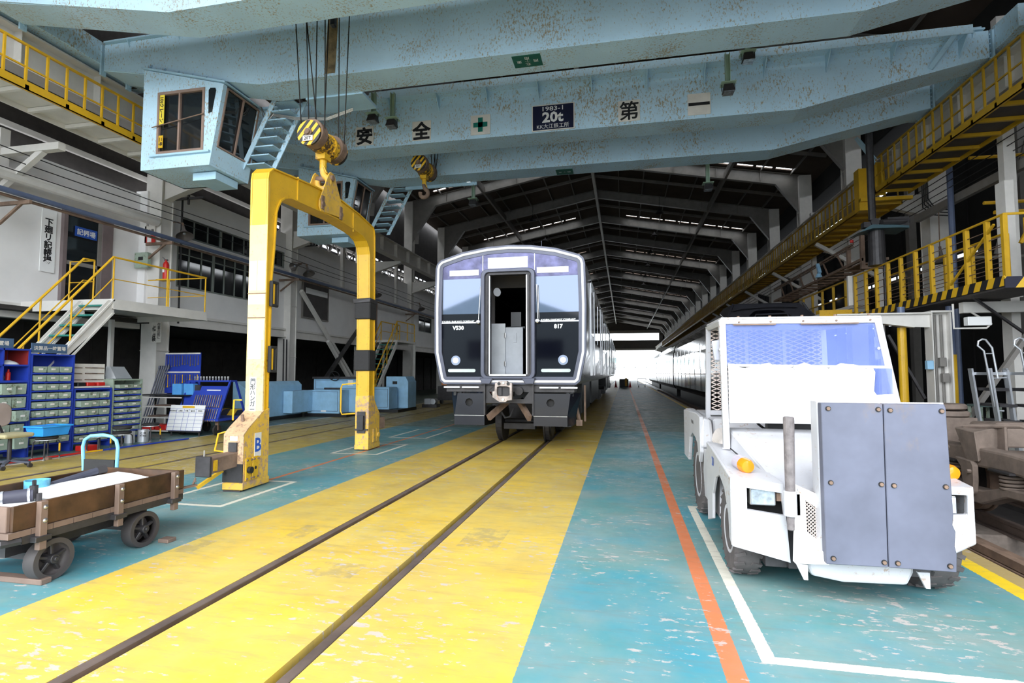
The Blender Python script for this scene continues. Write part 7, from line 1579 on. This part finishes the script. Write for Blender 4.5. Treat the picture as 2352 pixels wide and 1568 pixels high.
# --- bogie
bg = thing('bogie', 'dusty brown railway bogie with coil springs behind the tractor on right', 'bogie', (5.05, 7.2, -.22))
zr = -.22
for s in (-1, 1):
    x = 5.05+s*.9
    xo = x
    b = MB(); b.prism([(5.5, .60), (6.0, .64), (6.9, .68), (7.5, .68), (8.3, .66), (8.9, .60), (8.9, .42), (8.2, .46), (7.6, .44), (6.9, .47), (6.1, .42), (5.5, .42)], 'x', x-.10, x+.10); b.build('side_frame', 'brown', bg, bevel=.03, seg=2)
    b = MB(); b.prism([(5.9, .16), (6.35, .22), (6.9, .20), (7.35, .03), (7.75, .02), (8.3, .16), (8.7, .2), (8.7, .32), (8.2, .30), (7.7, .18), (7.3, .20), (6.95, .30), (6.3, .33), (5.9, .28)], 'x', x-.11, x+.09); b.build('equaliser_beam', 'brown', bg, bevel=.015)
    for ys in (6.95, 7.95):
        pts = []
        for i in range(4*14+1):
            a = 2*math.pi*i/14; pts.append((x+.0+.11*math.cos(a), ys+.11*math.sin(a), .27+.036*a/ (2*math.pi)*1.15))
        b = MB(); b.tube(pts, .017, 8); b.build('coil_spring', 'brown', bg, smooth=True)
        b = MB(); b.box(x-.15, x+.15, ys-.19, ys+.17, .455, .485); b.build('spring_plate', 'darksteel', bg, bevel=.008)
        b = MB(); b.hexa([(x-.09, ys-.06, .485), (x+.09, ys-.06, .485), (x+.09, ys+.1, .485), (x-.09, ys+.1, .485), (x-.07, ys-.03, .63), (x+.07, ys-.03, .63), (x+.07, ys+.07, .63), (x-.07, ys+.07, .63)]); b.build('pedestal_lug', 'brown', bg, bevel=.01)
    for ys in (6.2, 8.3):
        b = MB(); b.cyl((x-.12*s, ys, .21), (x+.14*s, ys, .21), .15, 20); b.cyl((x+.13*s, ys, .21), (x+.17*s, ys, .21), .10, 16); b.box(x-.1, x+.1, ys-.2, ys+.2, .18, .45); b.build('axle_box', 'brown', bg, bevel=.01)
    # curved cover with bolts
    b = MB(); b.prism([(7.40, .52), (7.72, .53), (7.66, .47), (7.60, .42), (7.59, .30), (7.55, .2), (7.48, .14), (7.42, .12), (7.38, .16), (7.36, .3), (7.36, .47)], 'x', x-.16, x-.10) if s < 0 else b.box(x, x+.1, 7.4, 7.6, .2, .5)
    c_ = b.build('damper_cover', 'brown', bg, bevel=.01)
    for y, z in ((7.41, .40), (7.40, .15), (7.52, .17)):
        b = MB(); b.cyl((x-.20, y, z), (x-.15, y, z), .022, 6); b.build('bolt', 'brown', c_)
b = MB(); b.hexa([(4.02, 7.30, .52), (4.02, 7.52, .50), (4.3, 7.75, .66), (4.3, 7.45, .66), (4.02, 7.36, .86), (4.02, 7.75, .88), (4.35, 7.88, .92), (4.35, 7.45, .92)]); b.build('brake_shield', 'brown', bg, bevel=.008)
b = MB(); b.prism([(7.3, .62), (7.9, .70), (7.9, .93), (7.55, .95), (7.3, .94)], 'x', 4.3, 4.33); b.hexa([(4.33, 7.6, .66), (4.9, 7.6, .66), (4.9, 8.3, .66), (4.33, 8.3, .66), (4.45, 7.7, .95), (4.9, 7.7, .95), (4.9, 8.2, .93), (4.45, 8.2, .93)]); b.build('bolster_casting', 'brown', bg, bevel=.02)
b = MB(); b.box(4.3, 5.8, 7.1, 7.7, .35, .62); b.box(4.2, 5.9, 5.6, 5.75, .4, .55); b.build('bolster', 'brown', bg, bevel=.03)
for y in (6.2, 8.3):
    for x in (4.5, 5.6):
        b = MB(); s = -1 if x < 5 else 1
        b.cyl((x-.05, y, .21), (x+.05, y, .21), .43, 36); b.cyl((x-s*.09, y, .21), (x-s*.05, y, .21), .455, 36); b.build('wheel', 'rustst', bg, bevel=.01)
        b = MB(); b.cyl((x+s*.05, y, .21), (x+s*.058, y, .21), .36, 30); b.cyl((x-s*.098, y, .21), (x-s*.09, y, .21), .36, 30); b.build('wheel_web', 'darksteel', bg)
    b = MB(); b.cyl((4.15, y, .21), (5.95, y, .21), .08, 12); b.cyl((4.8, y, .21), (5.0, y, .21), .3, 20); b.build('axle', 'brown', bg)
for x in (4.35,):
    for z, r in ((.93, .27), (1.03, .24)):
        b = MB(); b.lathe([(r*.9, 0), (r, .02), (r, .06), (r*.9, .085), (0, .085)], (4.55, 8.95, z), (0, 0, 1), 28); b.build('air_spring', 'brown', bg, smooth=True)
b = MB(); b.box(4.3, 4.8, 8.7, 9.2, .5, .93); b.build('air_spring_base', 'brown', bg)
b = MB(); b.tube([(4.2, 7.9, .55), (4.05, 7.95, .62), (4.02, 8.05, .5), (4.05, 8.15, .35)], .03, 8); b.tube([(4.1, 7.7, .9), (4.4, 7.2, .95), (4.6, 6.9, .8)], .025, 8); b.build('pipe', 'brown', bg, smooth=True)
# --- aluminium step ladders
def step_ladder(x, y, lab, s=1.0):
    t = thing('step_ladder', lab, 'ladder', (x, y, -.3)); k = 1.233
    def q(px, pz, dy=0): return (x+(px)*k, y+dy, 1.55+(pz-1.55)*k)
    b = MB(); b.tube([q(.21, 1.04), q(.15, 1.04), q(.11, 1.10), q(.0+.01, 1.86), q(-.06, 1.93), q(-.05, 1.99), q(-.0, 2.02), q(.04, 2.01), q(.11, 1.90), q(.16, 1.48)], .016, 8); b.build('handrail', 'alu', t, smooth=True)
    b = MB(); b.tube([q(.03, 1.82), q(.12, 1.82)], .010, 6); b.tube([q(.06, 1.48), q(.26, 1.49)], .012, 6); b.build('rail_bar', 'alu', t)
    b = MB(); b.bar(q(.06, 1.62), (x+.28, y, -.3), .03, .11); b.bar(q(.06, 1.62, .5), (x+.28, y+.5, -.3), .03, .11); b.build('stile', 'alu', t)
    for i in range(5):
        z = 1.52-.27*i; b = MB(); b.hexa([(x+.10+.05*i, y, z), (x+.36+.05*i, y, z), (x+.36+.05*i, y+.5, z), (x+.10+.05*i, y+.5, z), (x+.10+.05*i, y, z+.05), (x+.36+.05*i, y, z+.05), (x+.36+.05*i, y+.5, z+.05), (x+.10+.05*i, y+.5, z+.05)]); b.build('step', 'darksteel' if i else 'alu', t)
    b = MB(); b.bar(q(.26, 1.60), (x+.60, y+.2, -.3), .03, .10); b.build('rear_stile', 'alu', t)
    return t
step_ladder(5.98, 10.6, 'aluminium step ladder with hooped handrail, left of two by the bogie')
step_ladder(6.36, 10.35, 'aluminium step ladder with hooped handrail, right of two, at the right edge')
t = thing('work_table', 'small dark green work table in shade left of the ladders', 'table', (6.4, 11.6, -.3))
b = MB(); b.box(6.4, 6.75, 11.5, 11.9, .93, .97); b.build('tabletop', mat('grey_green_paint', (.10, .15, .14), .6), t)
for x in (6.42, 6.72):
    for y in (11.52, 11.86): b = MB(); b.box(x-.02, x+.02, y-.02, y+.02, -.3, .93); b.build('leg', 'drawer', t)
